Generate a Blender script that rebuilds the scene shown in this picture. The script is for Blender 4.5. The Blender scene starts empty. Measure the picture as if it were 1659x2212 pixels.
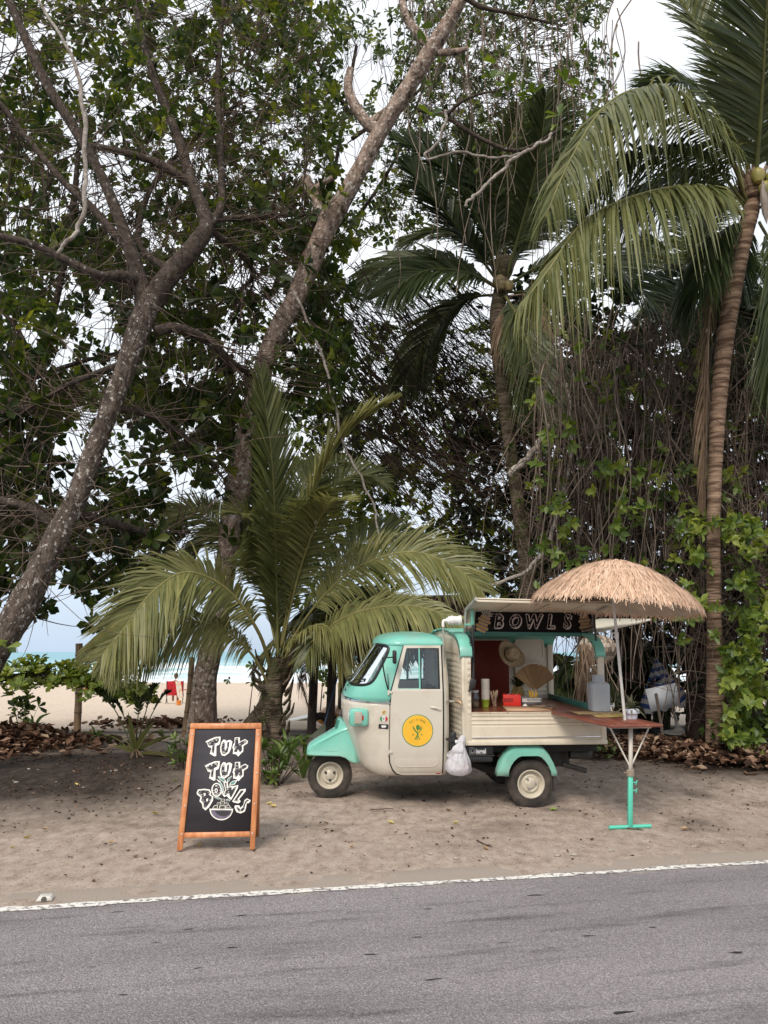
import bpy, bmesh, math, random
import numpy as np
from math import radians, sin, cos, pi, atan
from mathutils import Vector, Matrix

random.seed(11)
rng = np.random.default_rng(11)
S = bpy.context.scene
COL = S.collection

# ------------------------------------------------------------------ camera
CAM_H = 1.62
PITCH = math.atan(302 / 1662.0)
cam = bpy.data.cameras.new('camera')
cam.sensor_fit = 'VERTICAL'
cam.sensor_height = 34.6
cam.lens = 34.6 / 2 / (1106.0 / 1662.0)
cam.clip_start = 0.05
cam.clip_end = 9000
camo = bpy.data.objects.new('camera', cam)
COL.objects.link(camo)
camo.location = (0, 0, CAM_H)
camo.rotation_euler = (radians(90) + PITCH, 0, 0)
S.camera = camo

# ------------------------------------------------------------------ sky, sun, exposure
SUN_EL, SUN_AZ = radians(43), radians(200)      # azimuth measured from +Y towards +X
W = bpy.data.worlds.new('World')
S.world = W
W.use_nodes = True
wn = W.node_tree.nodes
wl = W.node_tree.links
wn.clear()
w_out = wn.new('ShaderNodeOutputWorld')
w_bg = wn.new('ShaderNodeBackground')
w_bg.inputs['Strength'].default_value = 0.085
w_sky = wn.new('ShaderNodeTexSky')
w_sky.sky_type = 'NISHITA'
w_sky.sun_disc = False
w_sky.sun_elevation = SUN_EL
w_sky.sun_rotation = SUN_AZ
w_sky.air_density = 1.0
w_sky.dust_density = 1.5
w_tc = wn.new('ShaderNodeTexCoord')
w_map = wn.new('ShaderNodeMapping')
w_map.inputs['Scale'].default_value = (1, 1, 2.6)
w_noise = wn.new('ShaderNodeTexNoise')
w_noise.inputs['Scale'].default_value = 2.2
w_noise.inputs['Detail'].default_value = 6
w_noise.inputs['Roughness'].default_value = 0.55
w_ramp = wn.new('ShaderNodeValToRGB')
w_ramp.color_ramp.elements[0].position = 0.30
w_ramp.color_ramp.elements[0].color = (0.75, 0.75, 0.75, 1)
w_ramp.color_ramp.elements[1].position = 0.62
w_ramp.color_ramp.elements[1].color = (1, 1, 1, 1)
w_mix = wn.new('ShaderNodeMix')
w_mix.data_type = 'RGBA'
w_sep = wn.new('ShaderNodeSeparateXYZ')
w_hz = wn.new('ShaderNodeValToRGB')                 # pale blue haze low over the sea, bright overcast above
w_hz.color_ramp.elements[0].position = 0.0
w_hz.color_ramp.elements[0].color = (0.52, 0.64, 0.80, 1)
w_hz.color_ramp.elements[1].position = 0.30
w_hz.color_ramp.elements[1].color = (0.93, 0.96, 1.0, 1)
w_sc = wn.new('ShaderNodeMix')
w_sc.data_type = 'RGBA'
w_sc.blend_type = 'MULTIPLY'
w_sc.inputs[0].default_value = 1
w_sc.inputs[7].default_value = (9.8, 9.8, 9.8, 1)
wl.new(w_tc.outputs['Generated'], w_sep.inputs[0])
wl.new(w_sep.outputs['Z'], w_hz.inputs['Fac'])
wl.new(w_hz.outputs['Color'], w_sc.inputs[6])
wl.new(w_sc.outputs[2], w_mix.inputs[7])
wl.new(w_tc.outputs['Generated'], w_map.inputs['Vector'])
wl.new(w_map.outputs['Vector'], w_noise.inputs['Vector'])
wl.new(w_noise.outputs['Fac'], w_ramp.inputs['Fac'])
wl.new(w_ramp.outputs['Color'], w_mix.inputs[0])
wl.new(w_sky.outputs['Color'], w_mix.inputs[6])
wl.new(w_mix.outputs[2], w_bg.inputs['Color'])
wl.new(w_bg.outputs['Background'], w_out.inputs['Surface'])

sun = bpy.data.lights.new('sun', 'SUN')
sun.energy = 2.0
sun.angle = radians(22)
sun.color = (1.0, 0.91, 0.80)
suno = bpy.data.objects.new('sun', sun)
COL.objects.link(suno)
_sd = Vector((sin(SUN_AZ) * cos(SUN_EL), cos(SUN_AZ) * cos(SUN_EL), sin(SUN_EL)))
suno.rotation_euler = _sd.to_track_quat('Z', 'Y').to_euler()
suno.location = (0, 0, 30)

S.view_settings.view_transform = 'Standard'
S.view_settings.look = 'None'
S.view_settings.exposure = 0.56
S.view_settings.gamma = 1.0
S.view_settings.use_curve_mapping = False
S.cycles.use_denoising = True
S.cycles.max_bounces = 6
S.cycles.diffuse_bounces = 3
S.cycles.transparent_max_bounces = 8

# ------------------------------------------------------------------ layout: the lens of the photograph
_F, _C, _Sn = 1662.0, cos(PITCH), sin(PITCH)


def ray(u, v):
    x = (u - 829.5) / _F
    y = (1106 - v) / _F
    return np.array((x, _C - y * _Sn, _Sn + y * _C))


def P(u, v, Y):
    d = ray(u, v)
    return np.array((d[0] * Y / d[1], Y, CAM_H + d[2] * Y / d[1]))


def G(u, v, z=0.0):
    d = ray(u, v)
    k = (z - CAM_H) / d[2]
    return np.array((d[0] * k, d[1] * k, z))


# the verge: flat by the road, a slight bank, flat under the trees, then falling to the beach
def gz(x, y):
    x = np.asarray(x, float)
    y = np.asarray(y, float)
    z = np.clip((y - 8.4) * 0.0437, 0, 0.0874)
    z = z - np.clip(y - 15.0, 0, 18) * 0.034 - np.clip(y - 33, 0, 60) * 0.012
    return z


def GG(u, v):
    """ground point under a pixel of the photograph"""
    p = G(u, v)
    for _ in range(12):
        p = G(u, v, float(gz(p[0], p[1])))
    return p


# ------------------------------------------------------------------ noise for shapes
def _hash(ix, iy, seed):
    n = (ix.astype(np.int64) * 374761393 + iy.astype(np.int64) * 668265263 + seed * 974711) & 0x7fffffff
    n = ((n ^ (n >> 13)) * 1274126177) & 0x7fffffff
    n = n ^ (n >> 16)
    return (n & 0xffff) / 65535.0


def vnoise(x, y, seed=0):
    x = np.asarray(x, float)
    y = np.asarray(y, float)
    ix, iy = np.floor(x), np.floor(y)
    fx, fy = x - ix, y - iy
    fx = fx * fx * (3 - 2 * fx)
    fy = fy * fy * (3 - 2 * fy)
    a = _hash(ix, iy, seed)
    b = _hash(ix + 1, iy, seed)
    c = _hash(ix, iy + 1, seed)
    d = _hash(ix + 1, iy + 1, seed)
    return (a + (b - a) * fx) * (1 - fy) + (c + (d - c) * fx) * fy


def fbm(x, y, octs=4, seed=0, gain=0.5):
    s, a, t = 0, 1.0, 0
    for o in range(octs):
        s = s + a * vnoise(x * 2 ** o, y * 2 ** o, seed + o * 17)
        t += a
        a *= gain
    return s / t


# ------------------------------------------------------------------ materials
MATS = {}


def mat(name, col, rough=0.6, metal=0.0, col2=None, var=0.12, scale=6.0, bump=0.0, bscale=40.0, detail=4,
        spec=None, stretch=None, lo=0.35, hi=0.65, dirt=None, dirt_scale=3.0, dirt_lo=0.55, dirt_hi=0.75, trans=0.0,
        coat=0.0, alpha=None, tint=None, transl=0.0, sheen=0, coords='Object', bdist=.02, dirt2=None, rust=None, rust_at=0.68, rust_scale=14, lowdust=None):
    """a Principled material with noise in colour and relief; tint = list of colours picked by the 'tint' attribute"""
    if name in MATS:
        return MATS[name]
    m = bpy.data.materials.new(name)
    m.use_nodes = True
    nt = m.node_tree
    n, l = nt.nodes, nt.links
    b = n['Principled BSDF']
    b.inputs['Roughness'].default_value = rough
    b.inputs['Metallic'].default_value = metal
    if spec is not None:
        b.inputs['Specular IOR Level'].default_value = spec
    if coat:
        b.inputs['Coat Weight'].default_value = coat
        b.inputs['Coat Roughness'].default_value = 0.12
    if trans:
        b.inputs['Transmission Weight'].default_value = trans
    if alpha is not None:
        b.inputs['Alpha'].default_value = alpha
    tc = n.new('ShaderNodeTexCoord')
    src = tc.outputs[coords]
    if stretch:
        mp = n.new('ShaderNodeMapping')
        mp.inputs['Scale'].default_value = stretch
        l.new(src, mp.inputs['Vector'])
        src = mp.outputs['Vector']
    nz = n.new('ShaderNodeTexNoise')
    nz.inputs['Scale'].default_value = scale
    nz.inputs['Detail'].default_value = detail
    l.new(src, nz.inputs['Vector'])
    if tint:
        at = n.new('ShaderNodeAttribute')
        at.attribute_name = 'tint'
        rp = n.new('ShaderNodeValToRGB')
        els = rp.color_ramp.elements
        while len(els) < len(tint):
            els.new(0.5)
        for i, c in enumerate(tint):
            els[i].position = i / (len(tint) - 1)
            els[i].color = (*c, 1)
        l.new(at.outputs['Fac'], rp.inputs['Fac'])
        hv = n.new('ShaderNodeHueSaturation')
        mr = n.new('ShaderNodeMapRange')
        mr.inputs[1].default_value = 0.3
        mr.inputs[2].default_value = 0.7
        mr.inputs[3].default_value = 1 - var
        mr.inputs[4].default_value = 1 + var
        l.new(nz.outputs['Fac'], mr.inputs[0])
        l.new(mr.outputs[0], hv.inputs['Value'])
        l.new(rp.outputs['Color'], hv.inputs['Color'])
        cout = hv.outputs['Color']
    else:
        rp = n.new('ShaderNodeValToRGB')
        c2 = col2 or tuple(min(1, c * (1 + var)) for c in col)
        c1 = col if col2 else tuple(c * (1 - var) for c in col)
        rp.color_ramp.elements[0].position = lo
        rp.color_ramp.elements[0].color = (*c1, 1)
        rp.color_ramp.elements[1].position = hi
        rp.color_ramp.elements[1].color = (*c2, 1)
        l.new(nz.outputs['Fac'], rp.inputs['Fac'])
        cout = rp.outputs['Color']
    for (dc, ds, a0, a1) in ([(dirt, dirt_scale, dirt_lo, dirt_hi)] if dirt else []) + ([(rust, rust_scale, rust_at, rust_at + .05)] if rust else []) + (dirt2 or []):
        n2 = n.new('ShaderNodeTexNoise')
        n2.inputs['Scale'].default_value = ds
        n2.inputs['Detail'].default_value = 7
        n2.inputs['Roughness'].default_value = 0.65
        l.new(tc.outputs[coords], n2.inputs['Vector'])
        r2 = n.new('ShaderNodeValToRGB')
        r2.color_ramp.elements[0].position = a0
        r2.color_ramp.elements[1].position = a1
        l.new(n2.outputs['Fac'], r2.inputs['Fac'])
        mx = n.new('ShaderNodeMix')
        mx.data_type = 'RGBA'
        mx.inputs[7].default_value = (*dc, 1)
        l.new(r2.outputs['Color'], mx.inputs[0])
        l.new(cout, mx.inputs[6])
        cout = mx.outputs[2]
    if lowdust:                                          # road dust that has settled on the lower panels
        sp = n.new('ShaderNodeSeparateXYZ')
        l.new(tc.outputs['Object'], sp.inputs[0])
        mr = n.new('ShaderNodeMapRange')
        for i, q in ((1, lowdust[0]), (2, lowdust[1]), (3, .0), (4, .75)):
            mr.inputs[i].default_value = q
        l.new(sp.outputs['Z'], mr.inputs[0])
        n3 = n.new('ShaderNodeTexNoise')
        n3.inputs['Scale'].default_value = 7
        n3.inputs['Detail'].default_value = 8
        n3.inputs['Roughness'].default_value = .7
        l.new(tc.outputs['Object'], n3.inputs['Vector'])
        mm = n.new('ShaderNodeMath')
        mm.operation = 'MULTIPLY'
        l.new(mr.outputs[0], mm.inputs[0])
        l.new(n3.outputs['Fac'], mm.inputs[1])
        mx = n.new('ShaderNodeMix')
        mx.data_type = 'RGBA'
        mx.inputs[7].default_value = (.27, .215, .165, 1)
        l.new(mm.outputs[0], mx.inputs[0])
        l.new(cout, mx.inputs[6])
        cout = mx.outputs[2]
    l.new(cout, b.inputs['Base Color'])
    if bump:
        nb = n.new('ShaderNodeTexNoise')
        nb.inputs['Scale'].default_value = bscale
        nb.inputs['Detail'].default_value = 5
        l.new(src, nb.inputs['Vector'])
        bp = n.new('ShaderNodeBump')
        bp.inputs['Strength'].default_value = bump
        bp.inputs['Distance'].default_value = bdist
        l.new(nb.outputs['Fac'], bp.inputs['Height'])
        l.new(bp.outputs['Normal'], b.inputs['Normal'])
    if transl:
        tr = n.new('ShaderNodeBsdfTranslucent')
        hs = n.new('ShaderNodeHueSaturation')
        hs.inputs['Hue'].default_value = 0.485
        hs.inputs['Saturation'].default_value = 1.15
        hs.inputs['Value'].default_value = 1.5
        l.new(cout, hs.inputs['Color'])
        l.new(hs.outputs['Color'], tr.inputs['Color'])
        ms = n.new('ShaderNodeMixShader')
        ms.inputs[0].default_value = transl
        out = n['Material Output']
        l.new(b.outputs[0], ms.inputs[1])
        l.new(tr.outputs[0], ms.inputs[2])
        l.new(ms.outputs[0], out.inputs['Surface'])
    MATS[name] = m
    return m


# ------------------------------------------------------------------ mesh helpers
def nrm(v):
    v = np.asarray(v, float)
    k = np.linalg.norm(v)
    return v / k if k > 1e-9 else v


class MB:
    """collects shapes and links them as ONE mesh object"""

    def __init__(self):
        self.v, self.f, self.mi, self.t = [], [], [], []
        self.n = 0
        self.X = None

    def add(self, verts, faces, mi=0, tint=0.5):
        verts = np.asarray(verts, float).reshape(-1, 3)
        if self.X is not None:
            verts = self.X(verts)
        self.v.append(verts)
        if isinstance(faces, np.ndarray):
            self.f.append(faces + self.n)
            self.mi.append(np.full(len(faces), mi, np.int32))
        else:
            by = {}
            for f in faces:
                by.setdefault(len(f), []).append(f)
            for k in by.values():
                self.f.append(np.array(k, np.int64) + self.n)
                self.mi.append(np.full(len(k), mi, np.int32))
        t = np.empty(len(verts), np.float32)
        t[:] = tint
        self.t.append(t)
        self.n += len(verts)

    def box(self, lo, hi, mi=0, M=None, bev=0.0, tint=0.5):
        lo, hi = np.minimum(lo, hi).astype(float), np.maximum(lo, hi).astype(float)
        if bev <= 0:
            v = np.array([(x, y, z) for x in (lo[0], hi[0]) for y in (lo[1], hi[1]) for z in (lo[2], hi[2])])
            f = [(0, 1, 3, 2), (4, 6, 7, 5), (0, 4, 5, 1), (2, 3, 7, 6), (0, 2, 6, 4), (1, 5, 7, 3)]
        else:
            bm = bmesh.new()
            bmesh.ops.create_cube(bm, size=1)
            c, s = (lo + hi) / 2, hi - lo
            for q in bm.verts:
                q.co = Vector(c + np.array(q.co) * s)
            bmesh.ops.bevel(bm, geom=list(bm.edges), offset=min(bev, min(s) * .45), segments=2, affect='EDGES', profile=.5)
            bm.verts.index_update()
            v = np.array([q.co[:] for q in bm.verts])
            f = [tuple(q.index for q in a.verts) for a in bm.faces]
            bm.free()
        if M is not None:
            v = v @ np.array(M)[:3, :3].T + np.array(M)[:3, 3] if np.array(M).shape == (4, 4) else v @ np.array(M).T
        self.add(v, f, mi, tint)
        return self

    def tube(self, pts, rad, sides=8, mi=0, cap=True, tint=0.5, up=None, flat=1.0, rough=0.0):
        pts = np.asarray(pts, float)
        n = len(pts)
        rad = np.full(n, float(rad)) if np.isscalar(rad) else np.interp(np.linspace(0, 1, n), np.linspace(0, 1, len(rad)), rad)
        T = np.gradient(pts, axis=0)
        T /= np.linalg.norm(T, axis=1)[:, None] + 1e-12
        u0 = np.array(up, float) if up is not None else (np.array((0, 0, 1.)) if abs(T[0][2]) < .9 else np.array((1., 0, 0)))
        Nn = np.empty_like(pts)
        a = u0 - T[0] * u0.dot(T[0])
        a /= np.linalg.norm(a) + 1e-12
        for i in range(n):
            a = a - T[i] * a.dot(T[i])
            a /= np.linalg.norm(a) + 1e-12
            Nn[i] = a
        Bn = np.cross(T, Nn)
        th = np.arange(sides) * 2 * pi / sides
        r = rad[:, None] * (1 + (rough * rng.normal(size=(n, sides)) if rough else 0))
        v = pts[:, None, :] + (np.cos(th)[None, :] * r)[:, :, None] * Nn[:, None, :] * flat + (np.sin(th)[None, :] * r)[:, :, None] * Bn[:, None, :]
        v = v.reshape(-1, 3)
        i = np.arange(n - 1)[:, None] * sides
        j = np.arange(sides)[None, :]
        k = (j + 1) % sides
        f = np.stack([i + j, i + k, i + sides + k, i + sides + j], -1).reshape(-1, 4)
        self.add(v, f, mi, tint)
        if cap:
            b = self.n - len(v)
            for ring, rev in ((0, True), ((n - 1) * sides, False)):
                q = list(range(b + ring, b + ring + sides))
                self.f.append(np.array([q[::-1] if rev else q], np.int64))
                self.mi.append(np.array([mi], np.int32))
        return self

    def lathe(self, prof, n=24, mi=0, M=None, tint=0.5, a0=0, a1=2 * pi):
        """prof: (r, z) pairs, revolved about Z"""
        prof = np.asarray(prof, float)
        full = abs(a1 - a0 - 2 * pi) < 1e-6
        th = np.linspace(a0, a1, n, endpoint=not full)
        v = np.stack([prof[:, None, 0] * np.cos(th), prof[:, None, 0] * np.sin(th), np.repeat(prof[:, 1:2], n, 1)], -1).reshape(-1, 3)
        i = np.arange(len(prof) - 1)[:, None] * n
        j = np.arange(n if full else n - 1)[None, :]
        k = (j + 1) % n
        f = np.stack([i + j, i + k, i + n + k, i + n + j], -1).reshape(-1, 4)
        if M is not None:
            M = np.array(M)
            v = v @ M[:3, :3].T + M[:3, 3]
        self.add(v, f, mi, tint)
        return self

    def poly(self, pts, depth, mi=0, hole=None, M=None, tint=0.5):
        """pts (x, z) outline extruded along y from 0 to depth"""
        bm = bmesh.new()
        es = []
        for ring in [pts] + (hole or []):
            vs = [bm.verts.new((p[0], 0, p[1])) for p in ring]
            es += [bm.edges.new((vs[i], vs[(i + 1) % len(vs)])) for i in range(len(vs))]
        bmesh.ops.triangle_fill(bm, edges=es, use_beauty=True)
        if depth:
            r = bmesh.ops.extrude_face_region(bm, geom=list(bm.faces))
            bmesh.ops.translate(bm, vec=(0, depth, 0), verts=[g for g in r['geom'] if isinstance(g, bmesh.types.BMVert)])
            bmesh.ops.recalc_face_normals(bm, faces=list(bm.faces))
        bm.verts.index_update()
        v = np.array([q.co[:] for q in bm.verts])
        f = [tuple(q.index for q in a.verts) for a in bm.faces]
        bm.free()
        if M is not None:
            M = np.array(M)
            v = v @ M[:3, :3].T + M[:3, 3]
        self.add(v, f, mi, tint)
        return self

    def grid(self, A, mi=0, tint=0.5, wrap=False):
        A = np.asarray(A, float)
        a, b = A.shape[:2]
        i = np.arange(a - 1)[:, None] * b
        j = np.arange(b if wrap else b - 1)[None, :]
        k = (j + 1) % b
        f = np.stack([i + j, i + k, i + b + k, i + b + j], -1).reshape(-1, 4)
        self.add(A.reshape(-1, 3), f, mi, tint)
        return self

    def mesh(self, name, mats, smooth=True):
        me = bpy.data.meshes.new(name)
        v = np.concatenate(self.v)
        me.vertices.add(len(v))
        me.vertices.foreach_set('co', v.astype(np.float32).ravel())
        lens = np.concatenate([np.full(len(f), f.shape[1], np.int64) for f in self.f])
        loops = np.concatenate([f.ravel() for f in self.f])
        me.loops.add(len(loops))
        me.loops.foreach_set('vertex_index', loops.astype(np.int32))
        me.polygons.add(len(lens))
        st = np.concatenate([[0], np.cumsum(lens)[:-1]])
        me.polygons.foreach_set('loop_start', st.astype(np.int32))
        me.polygons.foreach_set('material_index', np.concatenate(self.mi))
        if smooth:
            me.polygons.foreach_set('use_smooth', np.ones(len(lens), bool))
        at = me.attributes.new('tint', 'FLOAT', 'POINT')
        at.data.foreach_set('value', np.concatenate(self.t))
        for m in (mats if isinstance(mats, (list, tuple)) else [mats]):
            me.materials.append(m)
        me.update(calc_edges=True)
        me.validate()
        return me

    def build(self, name, mats, parent=None, smooth=True, sharp=35):
        me = self.mesh(name, mats, smooth)
        if smooth and sharp:
            me.set_sharp_from_angle(angle=radians(sharp))
        return link(name, me, parent)


def link(name, me, parent=None):
    o = bpy.data.objects.new(name, me)
    COL.objects.link(o)
    if parent is not None:
        o.parent = parent
    return o


def tag(o, label=None, cat=None, group=None, kind=None):
    if label:
        o['label'] = label
    if cat:
        o['category'] = cat
    if group:
        o['group'] = group
    if kind:
        o['kind'] = kind
    return o


def thing(name, label, cat, loc=(0, 0, 0), rot=(0, 0, 0), group=None):
    o = bpy.data.objects.new(name, None)
    o.empty_display_size = 0.1
    COL.objects.link(o)
    o.location = tuple(float(c) for c in loc)
    o.rotation_euler = rot
    return tag(o, label, cat, group)


def copy_tree(o, parent=None):
    c = o.copy()
    COL.objects.link(c)
    if parent is not None:
        c.parent = parent
    for ch in list(o.children):
        copy_tree(ch, c)
    return c


def smooth_path(pts, n=24):
    """Catmull-Rom through the points"""
    p = np.asarray(pts, float)
    if len(p) < 3:
        t = np.linspace(0, 1, n)[:, None]
        return p[0] * (1 - t) + p[-1] * t
    q = np.vstack([2 * p[0] - p[1], p, 2 * p[-1] - p[-2]])
    s = np.linspace(0, len(p) - 1 - 1e-9, n)
    i = s.astype(int)
    t = (s - i)[:, None]
    a, b, c, d = q[i], q[i + 1], q[i + 2], q[i + 3]
    return .5 * (2 * b + (c - a) * t + (2 * a - 5 * b + 4 * c - d) * t * t + (3 * b - a - 3 * c + d) * t ** 3)


def ppath(pix, n=24):
    return smooth_path([P(*p) for p in pix], n)


def circle(r, n=24, c=(0, 0), a0=0):
    return [(c[0] + r * cos(a0 + i * 2 * pi / n), c[1] + r * sin(a0 + i * 2 * pi / n)) for i in range(n)]


def rrect(x0, z0, x1, z1, r, n=5):
    o = []
    for cx, cz, a in ((x1 - r, z1 - r, 0), (x0 + r, z1 - r, pi / 2), (x0 + r, z0 + r, pi), (x1 - r, z0 + r, 1.5 * pi)):
        o += [(cx + r * cos(a + i * pi / 2 / n), cz + r * sin(a + i * pi / 2 / n)) for i in range(n + 1)]
    return o


# leaf templates: (along, across, lift); length 1, full width 1
LEAF_OBOVATE = (np.array([(0, 0, 0), (.38, -.30, .05), (.74, -.5, .04), (1, 0, -.10), (.74, .5, .04), (.38, .30, .05), (.52, 0, -.03)]),
                np.array([(0, 6, 1), (1, 6, 2), (2, 6, 3), (3, 6, 4), (4, 6, 5), (5, 6, 0)]))
LEAF_ELLIPTIC = (np.array([(0, 0, 0), (.28, -.42, .06), (.62, -.42, .05), (1, 0, -.12), (.62, .42, .05), (.28, .42, .06), (.48, 0, -.02)]),
                 np.array([(0, 6, 1), (1, 6, 2), (2, 6, 3), (3, 6, 4), (4, 6, 5), (5, 6, 0)]))
LEAF_CURLED = (np.array([(0, 0, .05), (.3, -.40, .22), (.65, -.44, .20), (1, 0, .25), (.65, .44, .16), (.3, .42, .24), (.5, 0, -.03)]),
               np.array([(0, 6, 1), (1, 6, 2), (2, 6, 3), (3, 6, 4), (4, 6, 5), (5, 6, 0)]))


def leaves(mb, pos, dirs, norms, L, Wd, tmpl, tint, mi=0):
    pos = np.asarray(pos, float)
    d = np.asarray(dirs, float)
    d = d / (np.linalg.norm(d, axis=1)[:, None] + 1e-9)
    s = np.cross(d, norms)
    s /= np.linalg.norm(s, axis=1)[:, None] + 1e-9
    u = np.cross(s, d)
    T, F = tmpl
    n = len(pos)
    L = np.broadcast_to(L, (n,))
    Wd = np.broadcast_to(Wd, (n,))
    v = pos[:, None, :] + T[None, :, 0, None] * (d * L[:, None])[:, None, :] + T[None, :, 1, None] * (s * Wd[:, None])[:, None, :] + T[None, :, 2, None] * (u * L[:, None])[:, None, :]
    f = (F[None] + (np.arange(n) * len(T))[:, None, None]).reshape(-1, F.shape[1])
    mb.add(v.reshape(-1, 3), f, mi, np.repeat(np.broadcast_to(tint, (n,)), len(T)))


def rosettes(mb, pos, axes, n_leaf=7, L=.2, W=.1, spread=(.5, 1.2), tmpl=LEAF_OBOVATE, tint=None, jit=.25, droop=.25, mi=0):
    """leaf whorls at twig ends"""
    pos = np.asarray(pos, float)
    m = len(pos)
    k = n_leaf
    ax = axes / (np.linalg.norm(axes, axis=1)[:, None] + 1e-9)
    ref = np.where(np.abs(ax[:, 2:3]) < .8, np.array([[0, 0, 1.]]), np.array([[1., 0, 0]]))
    e1 = np.cross(ax, ref)
    e1 /= np.linalg.norm(e1, axis=1)[:, None]
    e2 = np.cross(ax, e1)
    phi = (np.arange(k) * 2.4)[None, :] + rng.uniform(0, 6.28, (m, 1)) + rng.normal(0, .2, (m, k))
    th = rng.uniform(spread[0], spread[1], (m, k))
    d = ax[:, None] * np.cos(th)[..., None] + (e1[:, None] * np.cos(phi)[..., None] + e2[:, None] * np.sin(phi)[..., None]) * np.sin(th)[..., None]
    d[..., 2] -= droop * rng.uniform(0, 1, (m, k))
    nr = ax[:, None] + rng.normal(0, jit, (m, k, 3))
    p = pos[:, None] + ax[:, None] * rng.uniform(-.25, .1, (m, k, 1)) * L
    ll = L * rng.uniform(.6, 1.15, (m, k))
    t = (tint[:, None] if tint is not None else rng.uniform(0, 1, (m, 1))) + rng.normal(0, .12, (m, k))
    leaves(mb, p.reshape(-1, 3), d.reshape(-1, 3), nr.reshape(-1, 3), ll.ravel(), (ll * W / L).ravel(), tmpl, np.clip(t, 0, 1).ravel(), mi)
# ================================================================== SETTING
RD = nrm((3.002 + 2.452, 6.407 - 5.288, 0))[:2]          # along the road, to the right
RN = np.array((-RD[1], RD[0]))                            # away from the road, to the trees
R0 = np.array((-2.452, 5.288))                            # a point on the edge line


def road_d(x, y):
    return (x - R0[0]) * RN[0] + (y - R0[1]) * RN[1]


def RP(a, d, z=0.0):
    q = R0 + RD * a + RN * d
    return np.array((q[0], q[1], z))


def ground_material():
    m = bpy.data.materials.new('verge_soil')
    m.use_nodes = True
    n, l = m.node_tree.nodes, m.node_tree.links
    b = n['Principled BSDF']
    b.inputs['Roughness'].default_value = 0.95
    b.inputs['Specular IOR Level'].default_value = 0.15
    tc = n.new('ShaderNodeTexCoord')
    at = n.new('ShaderNodeAttribute')
    at.attribute_name = 'tint'

    def noise(sc, det, rough=.6, stretch=None):
        a = n.new('ShaderNodeTexNoise')
        a.inputs['Scale'].default_value = sc
        a.inputs['Detail'].default_value = det
        a.inputs['Roughness'].default_value = rough
        s = tc.outputs['Object']
        if stretch:
            mp = n.new('ShaderNodeMapping')
            mp.inputs['Scale'].default_value = stretch
            l.new(s, mp.inputs['Vector'])
            s = mp.outputs['Vector']
        l.new(s, a.inputs['Vector'])
        return a

    def ramp(src, stops):
        r = n.new('ShaderNodeValToRGB')
        e = r.color_ramp.elements
        while len(e) < len(stops):
            e.new(.5)
        for i, (p, c) in enumerate(stops):
            e[i].position = p
            e[i].color = (*c, 1)
        l.new(src, r.inputs['Fac'])
        return r

    def mix(a, b_, fac):
        x = n.new('ShaderNodeMix')
        x.data_type = 'RGBA'
        l.new(fac, x.inputs[0])
        for s, i in ((a, 6), (b_, 7)):
            l.new(s, x.inputs[i])
        return x.outputs[2]
    # sandy soil by the road, dark humus under the trees, pale sand on the beach: soil tint 0 .. .5 .. 1
    fine = noise(55, 7, .75)
    mid = noise(9, 5, .6, (1, .6, 1))
    sandy = ramp(mid.outputs['Fac'], [(.3, (.275, .216, .175)), (.5, (.385, .312, .258)), (.72, (.48, .40, .338))])
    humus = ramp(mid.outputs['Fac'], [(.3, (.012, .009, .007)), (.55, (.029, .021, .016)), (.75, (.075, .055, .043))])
    beach = ramp(mid.outputs['Fac'], [(.3, (.52, .43, .34)), (.7, (.62, .52, .42))])
    f1 = ramp(at.outputs['Fac'], [(0.0, (0, 0, 0)), (.5, (1, 1, 1))])
    f2 = ramp(at.outputs['Fac'], [(.5, (0, 0, 0)), (1.0, (1, 1, 1))])
    c = mix(sandy.outputs[0], humus.outputs[0], f1.outputs[0])
    c = mix(c, beach.outputs[0], f2.outputs[0])
    sp = ramp(fine.outputs['Fac'], [(.30, (.38, .35, .33)), (.5, (1, 1, 1)), (.75, (1.25, 1.24, 1.22))])
    mu = n.new('ShaderNodeMix')
    mu.data_type = 'RGBA'
    mu.blend_type = 'MULTIPLY'
    mu.inputs[0].default_value = .8
    l.new(c, mu.inputs[6])
    l.new(sp.outputs[0], mu.inputs[7])
    # small dark crumbs and bits
    bits = noise(26, 4, .6, (1, 1.25, 1))
    bf = ramp(bits.outputs['Fac'], [(.33, (1, 1, 1)), (.385, (0, 0, 0))])
    dk = n.new('ShaderNodeRGB')
    dk.outputs[0].default_value = (.09, .062, .048, 1)
    c = mix(mu.outputs[2], dk.outputs[0], bf.outputs[0])
    l.new(c, b.inputs['Base Color'])
    bp = n.new('ShaderNodeBump')
    bp.inputs['Strength'].default_value = .9
    bp.inputs['Distance'].default_value = .012
    l.new(fine.outputs['Fac'], bp.inputs['Height'])
    l.new(bp.outputs['Normal'], b.inputs['Normal'])
    return m


M_SOIL = ground_material()


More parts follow.
